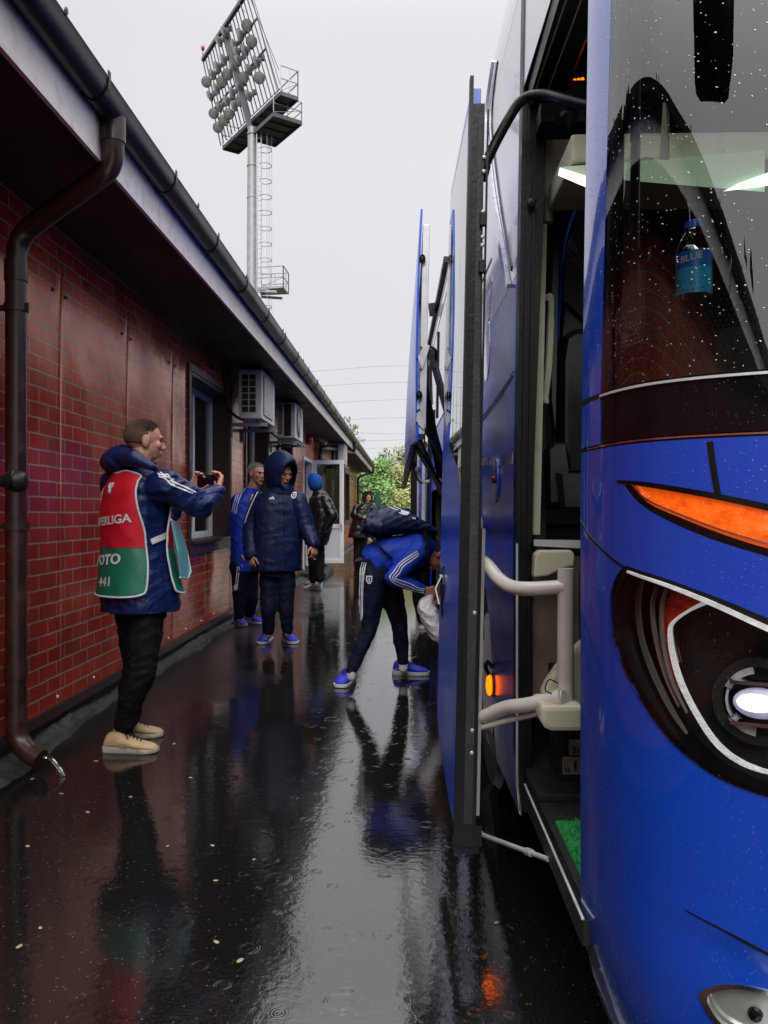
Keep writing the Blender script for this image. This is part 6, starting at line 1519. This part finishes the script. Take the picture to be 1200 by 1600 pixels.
    mb = MB(); mb.tube([q0[0], q0[1], q0[2], q0[3], q0[4], q0[5]], .0055, 6); mb.build('bib_trim', M['white_trim'], fp_, True)
    # trousers
    mb = MB(); torso(mb, [(P(221, 915, 4.27), r * .15, f * .12), (P(222, 945, 4.27), r * .16, f * .125), (P(222, 965, 4.27), r * .15, f * .11)])
    for h, k_, a, s_ in ((hipR, kR, aR, 1), (hipL, kL, aL, -1)):
        mb.cap(h, lerp(h, k_, .5), .098, .092); mb.cap(lerp(h, k_, .5), k_, .094, .078); mb.cap(k_, lerp(k_, a, .5) - f * .012, .080, .074); mb.cap(lerp(k_, a, .5) - f * .012, a - UP * .0, .072, .060)
    remesh(mb, 'trousers', M['black_cloth'], t, .009, 4, [(.012, 31, .10, (1, 1, 1.6)), (.004, 33, .045)])
    hl_ = G(164, 1173); shoe('shoe', (hl_.x, hl_.y), (1, -.06), M['shoe_tan'], M['sole_tan'], t, .288, 1.0, laces=M['black'])
    hl_ = G(172, 1152); shoe('shoe', (hl_.x + .02, hl_.y), (1, .15), M['shoe_tan'], M['sole_tan'], t, .27, 1.0, laces=M['black'])
    # phone between the hands
    ph = thing('phone', 'dark phone held sideways in the photographer\'s hands', 'phone', P(327, 755, 4.6))
    mb = MB(); c = P(326, 752, 4.57); mb.obox(c, V((.6, -.2, 0)).normalized() * .075, V((.35, .9, 0)).normalized() * .004, V((0, 0, .036))); mb.build('phone_body', M['glossblack'], ph, bevel=.003)
    mb = MB(); mb.lathe(c + V((-.04, .02, .02)), V((.35, .9, 0)), [(0, .008), (.004, .007)], 12); mb.build('lens', M['chrome'], ph, True)
photographer()

def legs_cloth(mb, pel, hips, knees, ankles, r, f, R0=.105, R1=.07, R2=.062, waist=.16):
    torso(mb, [(pel + UP * .10, r * waist, f * .115), (pel + UP * .02, r * (waist + .015), f * .125), (pel - UP * .05, r * waist, f * .115)])
    for h, k_, a in zip(hips, knees, ankles): mb.cap(h, lerp(h, k_, .5), R0, R0 * .88); mb.cap(lerp(h, k_, .5), k_, R0 * .88, R1); mb.cap(k_, a, R1, R2)

# ---------------------------------------------------------------- 2. man in the long navy hooded coat
def hooded():
    Y = 7.5; t = thing('person', 'man in a long navy hooded coat with white sleeve stripes walking towards the camera', 'person', G(434, 1008))
    f = V((.28, -.96, 0)).normalized(); r = f.cross(UP)
    pel = P(434, 893, Y); chest = P(436, 800, Y); nb = P(438, 768, Y); hc = P(442, 740, Y - .03); hf = V((.62, -.72, -.30)); hu = V((.05, -.12, 1))
    sR, sL = P(405, 782, Y + .02), P(466, 782, Y - .02); eR, eL = P(391, 830, Y - .02), P(479, 826, Y - .05); wR, wL = P(391, 868, Y - .12), P(490, 851, Y - .16)
    hips = [P(420, 900, Y), P(447, 900, Y)]; knees = [P(419, 952, Y - .05), P(447, 952, Y - .02)]; ank = [P(420, 984, Y), P(449, 982, Y)]
    mb = MB(); head_mb(mb, hc, hf, hu, 1.0); mb.cap(hc - UP * .07, nb - UP * .03, .056, .062)
    torso(mb, [(pel, r * .14, f * .10), (chest, r * .16, f * .10), (nb - UP * .05, r * .14, f * .07), (nb, r * .06, f * .05)])
    for s, e, w_ in ((sR, eR, wR), (sL, eL, wL)): mb.cap(s, e, .045, .036); mb.cap(e, w_, .036, .027)
    for h, k_, a in zip(hips, knees, ank): mb.cap(h, k_, .065, .048); mb.cap(k_, a, .048, .035); mb.cap(a, a - UP * .05, .035, .03)
    hand_mb(mb, wR, V((.22, -.25, -.9)), V((.6, .5, 0)), V((.6, -.6, 0)), .9, 1.0, 0, .5); hand_mb(mb, wL, V((.12, -.25, -.95)), V((-.6, .4, 0)), V((-.5, -.7, 0)), .8, 1.0, 0, .4)
    remesh(mb, 'body', M['skin2'], t, .0055, 2); head_bits(hc, hf, hu, 1.0, t, None)
    mb = MB(); TR = [(P(432, 892, Y), r * .245, f * .17), (P(433, 860, Y), r * .24, f * .175), (P(435, 825, Y), r * .235, f * .165), (P(436, 795, Y), r * .235, f * .15), (P(437, 778, Y), r * .20, f * .13), (P(438, 766, Y), r * .13, f * .11), (P(439, 758, Y), r * .09, f * .09)]
    torso(mb, TR)
    for s, e, w_ in ((sR, eR, wR), (sL, eL, wL)): mb.cap(s, e, .093, .086); mb.cap(e, lerp(e, w_, .97), .086, .062)
    jk = remesh(mb, 'coat', M['navy'], t, .011, 6, [(.009, 14, .14), (.002, 15, .05)])
    hood_up(P(438, 740, Y - .01), V((.68, -.72, -.12)), V((0, -.1, 1)), 1, .150, .175, .215, M['navy'], t, .66, .085)
    mb = MB(); 
    for i in range(7): a = i * math.pi / 6 + math.pi * .5; 
    mb.loft([ringpts(P(439, 774, Y - .0), r * .15, f * .12, 20), ringpts(P(439, 764, Y), r * .125, f * .12, 20), ringpts(P(440, 757, Y - .0), r * .105, f * .11, 20)]); remesh(mb, 'collar', M['navy'], t, .011, 5, [(.006, 5, .08)])
    dribs('sleeve_stripe', [[(417, 747), (405, 757), (394, 774), (386, 795), (379, 815)], [(419, 749), (408, 760), (398, 777), (389, 797), (382, 817)], [(416, 744), (402, 754), (390, 772), (382, 794), (376, 813)]], 1.45, M['stripe'], jk, jk)
    dribs('sleeve_stripe', [[(462, 755), (468, 762)]], 1.6, M['stripe'], jk, jk)
    threebars(425, 780, 4.4, jk, jk); crest(459, 774, 8, 10.5, jk, jk, -.1)
    dribs('zip_cover', [[(443, 770), (444, 830), (445, 890)]], 1.0, M['black_cloth'], jk, jk, .003)
    dribs('pocket_seam', [[(404, 832), (436, 833)], [(450, 832), (474, 831)]], .8, M['black_cloth'], jk, jk, .003)
    mb = MB(); legs_cloth(mb, pel, hips, knees, ank, r, f, .098, .078, .060, .16); tr_ = remesh(mb, 'trousers', M['navy_trouser'], t, .010, 4, [(.011, 41, .10, (1, 1, 1.3))])
    for (x, y), d in (((420, 1000), (-.05, -1)), ((446, 1000), (.45, -.9))):
        a = G(x, y); shoe('shoe', (a.x, a.y), d, M['shoe_blue'], M['sole_white'], t, .29, 1.15, laces=M['navy'])
hooded()

# ---------------------------------------------------------------- 3. grey-haired man in the royal blue top
def greyhair():
    Y = 8.6; t = thing('person', 'grey-haired man in a royal blue top standing by the wall behind the hooded man', 'person', G(382, 983))
    f = V((.75, -.66, 0)).normalized(); r = f.cross(UP)
    pel = P(383, 888, Y); chest = P(386, 808, Y); nb = P(391, 770, Y); hc = P(401, 741, Y - .02); hf = V((.80, -.60, -.08)); hu = V((.03, 0, 1))
    sR, sL = P(372, 783, Y - .06), P(404, 783, Y + .12); eR, wR = P(366, 832, Y - .05), P(371, 862, Y - .12); eL, wL = P(412, 830, Y + .1), P(412, 870, Y)
    hips = [P(376, 895, Y - .05), P(390, 895, Y + .08)]; knees = [P(375, 935, Y - .05), P(392, 935, Y + .05)]; ank = [P(374, 960, Y - .05), P(390, 958, Y + .1)]
    mb = MB(); head_mb(mb, hc, hf, hu, 1.02); mb.cap(hc - UP * .07 - f * .02, nb - UP * .03, .060, .066)
    torso(mb, [(pel, r * .14, f * .10), (chest, r * .16, f * .10), (nb - UP * .05, r * .14, f * .07), (nb, r * .06, f * .05)])
    for s, e, w_ in ((sR, eR, wR), (sL, eL, wL)): mb.cap(s, e, .052, .045); mb.cap(e, w_, .045, .031)
    for h, k_, a in zip(hips, knees, ank): mb.cap(h, k_, .065, .048); mb.cap(k_, a, .048, .035); mb.cap(a, a - UP * .05, .035, .03)
    hand_mb(mb, wR, V((.12, -.1, -.95)), V((.5, .6, 0)), V((.7, -.6, 0)), .7, 1.0, 0, .5); hand_mb(mb, wL, V((.05, -.1, -.95)), V((-.5, .5, 0)), V((.6, -.6, 0)), .7, 1.0)
    remesh(mb, 'body', M['skin'], t, .0055, 2); head_bits(hc, hf, hu, 1.02, t, M['hair_grey'], (.32, .22, -.42), 1.03); head_bits_top(hc, hf, hu, t, M['hair_light'], -.35, 1.03, 1.7)
    mb = MB(); torso(mb, [(P(383, 893, Y), r * .17, f * .13), (P(385, 850, Y), r * .175, f * .135), (chest, r * .195, f * .135), (P(389, 783, Y), r * .18, f * .11), (P(391, 772, Y), r * .11, f * .09), (P(393, 762, Y), r * .075, f * .075)])
    for s, e in ((sR, eR), (sL, eL)): mb.cap(s, lerp(s, e, .85), .082, .074)
    jk = remesh(mb, 'top', M['royal'], t, .010, 5, [(.006, 52, .10)])
    dribs('sleeve_stripe', [[(383, 756), (374, 764), (367, 780), (362, 800)], [(384, 758), (376, 767), (369, 783), (365, 802)], [(385, 761), (378, 770), (372, 785), (368, 803)]], 1.1, M['stripe'], jk, jk)
    mb = MB(); legs_cloth(mb, pel, hips, knees, ank, r, f, .105, .082, .060, .165); tr_ = remesh(mb, 'trousers', M['navy_trouser'], t, .010, 4, [(.007, 61, .10)])
    dribs('trouser_stripe', [[(371, 885), (369, 905), (367, 922)], [(374, 885), (372, 905), (370, 922)]], 1.2, M['stripe'], tr_, tr_); crest(380, 882, 6, 8, tr_, tr_)
    decal('knee_panel', [(365, 915), (372, 912), (371, 921), (366, 923)], M['stripe'], tr_, tr_, .004, 1.5)
    for (x, y), d in (((370, 974), (.45, -.9)), ((386, 972), (.75, -.6))):
        a = G(x, y); shoe('shoe', (a.x, a.y), d, M['shoe_blue'], M['sole_white'], t, .29, 1.12, laces=M['navy'])
greyhair()

# ---------------------------------------------------------------- 4. man in blue hood and black puffer jacket
def bluehood():
    Y = 12.7; t = thing('person', 'man in a bright blue hood and black puffer jacket before the open white door', 'person', G(492, 922))
    f = V((-.80, .6, 0)).normalized(); r = f.cross(UP)
    pel = P(494, 846, Y); chest = P(502, 800, Y); nb = P(499, 772, Y); hc = P(491, 755, Y); hf = V((-.85, .35, -.2)); hu = V((-.05, 0, 1))
    sN, sF = P(508, 783, Y - .1), P(492, 783, Y + .14); eN, wN = P(520, 806, Y - .16), P(508, 826, Y - .16); eF, wF = P(488, 812, Y + .15), P(484, 838, Y)
    hips = [P(490, 852, Y - .05), P(497, 852, Y + .08)]; knees = [P(489, 878, Y - .05), P(500, 876, Y + .1)]; ank = [P(489, 906, Y + .05), P(500, 905, Y)]
    mb = MB(); head_mb(mb, hc, hf, hu); mb.cap(hc - UP * .07, nb - UP * .03, .058, .062)
    torso(mb, [(pel, r * .13, f * .10), (chest, r * .15, f * .10), (nb - UP * .05, r * .14, f * .07), (nb, r * .06, f * .05)])
    for s, e, w_ in ((sN, eN, wN), (sF, eF, wF)): mb.cap(s, e, .05, .04); mb.cap(e, w_, .04, .03)
    for h, k_, a in zip(hips, knees, ank): mb.cap(h, k_, .065, .048); mb.cap(k_, a, .048, .035); mb.cap(a, a - UP * .06, .035, .03)
    hand_mb(mb, wN, V((-.5, .2, -.8)), V((0, .9, 0)), V((-1, 0, .3)), .6); hand_mb(mb, wF, V((-.1, .1, -.95)), V((.3, .9, 0)), V((-1, 0, 0)), .6)
    remesh(mb, 'body', M['skin2'], t, .007, 2); head_bits(hc, hf, hu, 1.0, t, None)
    hood_up(P(492, 754, Y), V((-.85, .35, -.2)), UP, 1, .115, .125, .15, M['blue_hood'], t, .85, .01)
    mb = MB(); torso(mb, [(P(495, 852, Y), r * .16, f * .16), (P(499, 830, Y), r * .19, f * .19), (P(503, 805, Y), r * .20, f * .20), (P(503, 785, Y), r * .19, f * .16), (P(500, 773, Y), r * .13, f * .12), (P(498, 766, Y), r * .085, f * .085)])
    for s, e, w_ in ((sN, eN, wN), (sF, eF, wF)): mb.cap(s, e, .10, .09); mb.cap(e, w_, .088, .062)
    remesh(mb, 'jacket', M['puffer'], t, .012, 5, [quilt(.005, .11), (.008, 71, .10)])
    mb = MB(); legs_cloth(mb, pel, hips, knees, ank, r, f, .11, .08, .065, .16); tr_ = remesh(mb, 'trousers', M['black_cloth'], t, .012, 4, [(.006, 81, .10)])
    dribs('print', [[(486, 866), (491, 867)], [(487, 869), (492, 870)], [(490, 873), (493, 874)]], 1.1, M['stripe'], tr_, tr_)
    for (x, y), d in (((503, 921), (-1, .05)), ((503, 914), (-1, .2))):
        a = G(x, y); shoe('shoe', (a.x, a.y), d, M['shoe_white'], M['sole_white'], t, .30, 1.2, laces=M['black'])
bluehood()

# ---------------------------------------------------------------- 5. woman in the fur-hooded shiny coat
def woman():
    Y = 18.0; t = thing('person', 'woman in a shiny black coat with fur trimmed hood far back in the gap', 'person', G(563, 886))
    f = V((.5, -.86, 0)).normalized(); r = f.cross(UP)
    pel = P(563, 830, Y); chest = P(567, 800, Y); nb = P(571, 788, Y); hc = P(575, 778, Y); hf = V((.45, -.88, -.15)); hu = UP
    sR, sL = P(558, 794, Y), P(582, 794, Y + .05); eR, wR = P(553, 805, Y - .08), P(565, 810, Y - .2); eL, wL = P(586, 806, Y), P(572, 812, Y - .2)
    hips = [P(558, 838, Y), P(568, 838, Y)]; knees = [P(558, 858, Y), P(568, 858, Y)]; ank = [P(557, 879, Y), P(567, 879, Y)]
    mb = MB(); head_mb(mb, hc, hf, hu, .95); mb.cap(hc - UP * .07, nb - UP * .03, .05, .055)
    torso(mb, [(pel, r * .13, f * .10), (chest, r * .15, f * .10), (nb, r * .06, f * .05)])
    for s, e, w_ in ((sR, eR, wR), (sL, eL, wL)): mb.cap(s, e, .05, .04); mb.cap(e, w_, .04, .03)
    for h, k_, a in zip(hips, knees, ank): mb.cap(h, k_, .065, .048); mb.cap(k_, a, .048, .035); mb.cap(a, a - UP * .06, .035, .03)
    hand_mb(mb, wR, V((.8, -.2, -.1)), V((0, .9, 0)), V((0, 0, 1)), .7); hand_mb(mb, wL, V((-.8, -.2, 0)), V((0, .9, 0)), V((0, 0, 1)), .7)
    remesh(mb, 'body', M['skin'], t, .008, 1); head_bits(hc, hf, hu, .95, t, None)
    mb = MB(); torso(mb, [(P(562, 840, Y), r * .27, f * .22), (P(564, 822, Y), r * .25, f * .20), (P(567, 806, Y), r * .21, f * .18), (P(569, 795, Y), r * .20, f * .15), (P(572, 787, Y), r * .12, f * .11)])
    for s, e, w_ in ((sR, eR, wR), (sL, eL, wL)): mb.cap(s, e, .10, .09); mb.cap(e, w_, .085, .065)
    remesh(mb, 'coat', M['puffer'], t, .014, 4, [quilt(.006, .12), (.012, 91, .10)])
    hd = hood_up(P(574, 778, Y + .02), hf, UP, 1, .13, .14, .16, M['puffer'], t, .8, .01)
    mb = MB(); q = random.Random(4); fr = V((.45, -.88, -.15)).normalized(); rr_ = fr.cross(UP).normalized(); uu = rr_.cross(fr)
    for i in range(700):
        a = q.uniform(0, 6.28); p = P(574, 778, Y + .02) + fr * .10 + (rr_ * math.cos(a) * .115 + uu * math.sin(a) * .14); e = p + (rr_ * math.cos(a) + uu * math.sin(a)) * q.uniform(.01, .06) + fr * q.uniform(-.03, .05) + V((q.uniform(-.02, .02),) * 3); w_ = V((q.gauss(0, 1), q.gauss(0, 1), q.gauss(0, 1))).normalized() * .008
        mb.add([p - w_, p + w_, e], [(0, 1, 2)])
    mb.build('fur_trim', M['hair_dark'], t, recalc=False)
    mb = MB(); legs_cloth(mb, pel, hips, knees, ank, r, f, .10, .08, .07, .15); remesh(mb, 'trousers', M['black_cloth'], t, .014, 3, [(.006, 101, .10)])
    for x in (556, 567):
        a = G(x, 885); shoe('boot', (a.x, a.y), (.3, -1), M['black'], M['black'], t, .27, 1.2)
woman()

# ---------------------------------------------------------------- 6. man bending over his luggage
def bending():
    Y = 5.9; t = thing('person', 'man in a royal blue top with a backpack bending down beside the open bus door', 'person', G(590, 1066))
    f = V((.92, .2, 0)).normalized(); r = f.cross(UP)          # his right side faces the camera
    pel = P(588, 882, Y); ch = P(640, 862, Y); nb = P(668, 852, Y)
    sp = (ch - pel).normalized(); bk_ = V((-.25, 0, 1)).normalized(); bk_ = (bk_ - sp * bk_.dot(sp)).normalized(); sd = V((.1, -1, 0)).normalized()
    hc = P(689, 868, Y - .02); hf = V((.35, -.1, -.93)); hu = V((.93, 0, .35))
    sR, sF = P(655, 862, Y - .19), P(652, 862, Y + .19); eR, wR = P(613, 903, Y - .25), P(662, 921, Y - .18); eF, wF = P(640, 905, Y + .2), P(668, 930, Y + .1)
    hN, hF = P(581, 900, Y - .09), P(602, 898, Y + .09); kN, kF = P(577, 982, Y - .13), P(624, 972, Y + .16); aN, aF = P(549, 1046, Y - .2), P(630, 1034, Y + .18)
    mb = MB(); head_mb(mb, hc, hf, hu, 1.0); mb.cap(hc + V((-.07, 0, .03)), nb, .058, .062)
    torso(mb, [(pel, sd * .13, bk_ * .10), (ch, sd * .15, bk_ * .10), (nb, sd * .08, bk_ * .07)])
    for s, e, w_ in ((sR, eR, wR), (sF, eF, wF)): mb.cap(s, e, .048, .040); mb.cap(e, w_, .040, .028)
    for h, k_, a in ((hN, kN, aN), (hF, kF, aF)): mb.cap(h, k_, .07, .05); mb.cap(k_, a, .05, .035); mb.cap(a, a - UP * .05, .035, .03)
    hand_mb(mb, wR, V((.75, .1, -.5)), V((-.3, .5, -.8)), V((.5, -.3, .6)), .95, 1.05, 0, .5); hand_mb(mb, wF, V((.8, 0, -.5)), V((-.3, -.5, -.8)), V((.5, .3, .6)), .95)
    remesh(mb, 'body', M['skin2'], t, .0055, 2); head_bits(hc, hf, hu, 1.0, t, M['hair_dark'], (.2, .35, -.5), 1.05)
    mb = MB(); torso(mb, [(P(570, 880, Y), sd * .15, bk_ * .08), (P(582, 876, Y), sd * .185, bk_ * .125), (P(605, 868, Y), sd * .19, bk_ * .15), (ch, sd * .20, bk_ * .135), (P(658, 850, Y), sd * .19, bk_ * .11), (P(672, 848, Y), sd * .11, bk_ * .08), (P(680, 850, Y), sd * .08, bk_ * .07)])
    mb.cap(P(592, 882, Y - .08), P(618, 890, Y - .08), .08, .07); mb.cap(P(592, 882, Y + .08), P(618, 890, Y + .08), .08, .07)
    for s, e, w_ in ((sR, eR, wR), (sF, eF, wF)): mb.cap(s, e, .080, .062); mb.cap(e, lerp(e, w_, .95), .060, .040)
    jk = remesh(mb, 'top', M['royal'], t, .008, 5, [(.008, 114, .10), (.003, 115, .05)])
    dribs('sleeve_stripe', [[(652, 861), (638, 870), (624, 880), (616, 892), (609, 902), (617, 912), (634, 919), (650, 925), (662, 926)], [(654, 864), (640, 873), (627, 882), (620, 894), (613, 903), (622, 910), (638, 916), (652, 922), (663, 923)], [(655, 867), (643, 876), (630, 885), (624, 896), (617, 903), (626, 907), (641, 912), (654, 919), (664, 920)]], 1.3, M['stripe'], jk, jk)
    decal('back_badge', [(634, 830), (642, 828), (648, 830), (644, 834), (637, 834)], M['stripe'], jk, jk, .005, 1.5)
    mb = MB(); torso(mb, [(P(578, 868, Y), sd * .17, V((.12, 0, .04))), (P(588, 890, Y), sd * .18, V((.15, 0, .03))), (P(592, 908, Y), sd * .16, V((.13, 0, 0)))])
    for h, k_, a in ((hN, kN, aN), (hF, kF, aF)): mb.cap(h, lerp(h, k_, .5), .115, .095); mb.cap(lerp(h, k_, .5), k_, .095, .066); mb.cap(k_, lerp(k_, a, .4) , .066, .062); mb.cap(lerp(k_, a, .4), a, .062, .045)
    tr_ = remesh(mb, 'trousers', M['navy_trouser'], t, .009, 4, [(.010, 121, .10, (1, 1, 1.3))])
    dribs('trouser_stripe', [[(566, 878), (563, 890), (562, 915), (561, 945), (562, 962), (556, 974)], [(569, 879), (566, 892), (565, 915), (564, 945), (564, 962), (558, 976)], [(572, 879), (569, 892), (567, 915), (566, 945), (566, 962), (561, 977)]], 1.3, M['stripe'], tr_, tr_)
    crest(577, 906, 9.5, 13, tr_, tr_)
    for a_, nm in ((aN, 0), (aF, 1)):
        mb = MB(); mb.cap(a_ + UP * .01, a_ - UP * .05, .036, .034); mb.build('sock', M['white_trim'], t, True)
    a = G(541, 1062); a = V((-.415, 5.98, 0)); b_ = G(545, 1066)
    shoe('shoe', (b_.x + .01, b_.y + .07), (-.22, -1), M['shoe_blue'], M['sole_white'], t, .285, 1.12, laces=M['navy'])
    b_ = G(614, 1053); shoe('shoe', (b_.x, b_.y), (1, -.12), M['shoe_blue'], M['sole_white'], t, .285, 1.1, laces=M['navy'])
    # backpack
    bp = thing('backpack', 'dark navy sports backpack with white stripes on the bending man\'s back', 'backpack', P(620, 820, Y))
    mb = MB(); torso(mb, [(P(566, 826, Y), V((0, .12, 0)), V((.02, 0, .03))), (P(574, 822, Y), V((0, .17, 0)), V((0, 0, .085))), (P(592, 818, Y), V((0, .185, 0)), V((0, 0, .115))), (P(620, 814, Y), V((0, .185, 0)), V((0, 0, .105))), (P(645, 818, Y), V((0, .17, 0)), V((0, 0, .075))), (P(668, 826, Y), V((0, .14, 0)), V((0, 0, .045))), (P(684, 832, Y), V((0, .11, 0)), V((0, 0, .025)))])
    mb.cap(P(600, 798, Y - .05), P(640, 800, Y - .05), .045, .03); mb.ell(P(590, 822, Y - .16), V((.11, 0, 0)), V((0, .06, 0)), V((0, 0, .06)))
    bb = remesh(mb, 'bag', M['navy'], bp, .009, 5, [(.008, 131, .09), (.003, 132, .04)])
    decal('white_bar', [(627, 796), (640, 800), (638, 804), (626, 800)], M['stripe'], bb, bb, .004, 1.5); decal('white_bar', [(624, 800), (637, 804), (636, 805.5), (623, 801.5)], M['stripe'], bb, bb, .004, 1.2)
    threebars(647, 811, 3.2, bb, bb, .35)
    dribs('edge_stripe', [[(606, 791), (622, 797)], [(612, 790), (626, 795)]], .9, M['white_trim'], bb, bb)
    mb = MB(); mb.tube(cat_rom([P(662, 830, Y - .17), P(668, 845, Y - .2), P(662, 862, Y - .24), P(655, 872, Y - .2)], 5), .016, 8); mb.build('strap', M['black_cloth'], bp, True); mb = MB(); mb.tube(cat_rom([P(577, 836, Y - .16), P(590, 850, Y - .2), P(600, 862, Y - .215), P(612, 872, Y - .2)], 5), .009, 6); mb.build('strap', M['black_cloth'], bp, True)
    # plastic bag in his hand
    mb = MB(); torso(mb, [(P(672, 928, 5.72), V((.02, 0, 0)), V((0, .02, 0))), (P(668, 940, 5.72), V((.055, 0, -.02)), V((0, .06, 0))), (P(669, 955, 5.72), V((.085, 0, -.03)), V((0, .10, 0))), (P(676, 975, 5.72), V((.085, 0, -.02)), V((0, .11, 0))), (P(686, 998, 5.72), V((.06, 0, 0)), V((0, .09, 0))), (P(692, 1008, 5.72), V((.02, 0, 0)), V((0, .04, 0)))], 24)
    pb = remesh(mb, 'plastic_bag', M['plastic_white'], None, .007, 2, [(.012, 141, .08), (.004, 142, .035)]); tag(pb, 'white plastic bag in the bending man\'s hand beside the bus door', 'plastic bag')
bending()

# ---------------------------------------------------------------- 7. person in black at the luggage bay, mostly hidden
def hiddenman():
    Y = 8.8; t = thing('person', 'person in dark clothes leaning into the luggage bay behind the bending man', 'person', G(664, 980))
    f = V((1, .1, 0)).normalized(); r = f.cross(UP)
    pel = P(660, 888, Y); ch = P(674, 850, Y); nb = P(682, 838, Y); hc = P(690, 832, Y); sd = V((0, -1, 0)); bk_ = V((-.5, 0, .85))
    mb = MB(); head_mb(mb, hc, V((.8, 0, -.6)), V((.6, 0, .8))); mb.cap(hc + V((-.06, 0, 0)), nb, .058, .06); torso(mb, [(pel, sd * .13, V((.1, 0, 0))), (ch, sd * .15, bk_ * .1), (nb, sd * .07, bk_ * .06)])
    sN, sF = P(672, 856, Y - .18), P(674, 856, Y + .18); eN, wN = P(648, 892, Y - .22), P(646, 905, Y - .3); eF, wF = P(680, 890, Y + .2), P(690, 900, Y + .1)
    hips = [P(657, 898, Y - .09), P(662, 898, Y + .09)]; knees = [P(655, 935, Y - .1), P(668, 935, Y + .1)]; ank = [P(660, 968, Y - .1), P(672, 966, Y + .1)]
    for s, e, w_ in ((sN, eN, wN), (sF, eF, wF)): mb.cap(s, e, .048, .04); mb.cap(e, w_, .04, .028)
    for h, k_, a in zip(hips, knees, ank): mb.cap(h, k_, .065, .048); mb.cap(k_, a, .048, .035); mb.cap(a, a - UP * .06, .035, .03)
    hand_mb(mb, wN, V((.1, -.5, -.6)), V((.5, .5, 0)), V((0, 0, 1)), .8); hand_mb(mb, wF, V((.8, 0, -.3)), V((0, 0, -1)), V((0, -1, 0)), .6)
    remesh(mb, 'body', M['skin'], t, .008, 2); head_bits(hc, V((.8, 0, -.6)), V((.6, 0, .8)), 1, t, M['hair_dark'])
    mb = MB(); torso(mb, [(pel, sd * .17, V((.14, 0, 0))), (lerp(pel, ch, .5), sd * .18, bk_ * .14), (ch, sd * .19, bk_ * .13), (nb, sd * .08, bk_ * .07)])
    for s, e, w_ in ((sN, eN, wN), (sF, eF, wF)): mb.cap(s, e, .08, .065); mb.cap(e, lerp(e, w_, .9), .062, .045)
    remesh(mb, 'jacket', M['navy'], t, .012, 4, [(.007, 151, .1)])
    mb = MB(); legs_cloth(mb, pel, hips, knees, ank, r, f, .10, .08, .06, .15); remesh(mb, 'trousers', M['black_cloth'], t, .012, 4, [(.006, 161, .1)])
    for (x, y) in ((655, 982), (667, 978)):
        a = G(x, y); shoe('shoe', (a.x, a.y), (1, 0), M['black'], M['sole_white'], t, .28, 1.1)
hiddenman()
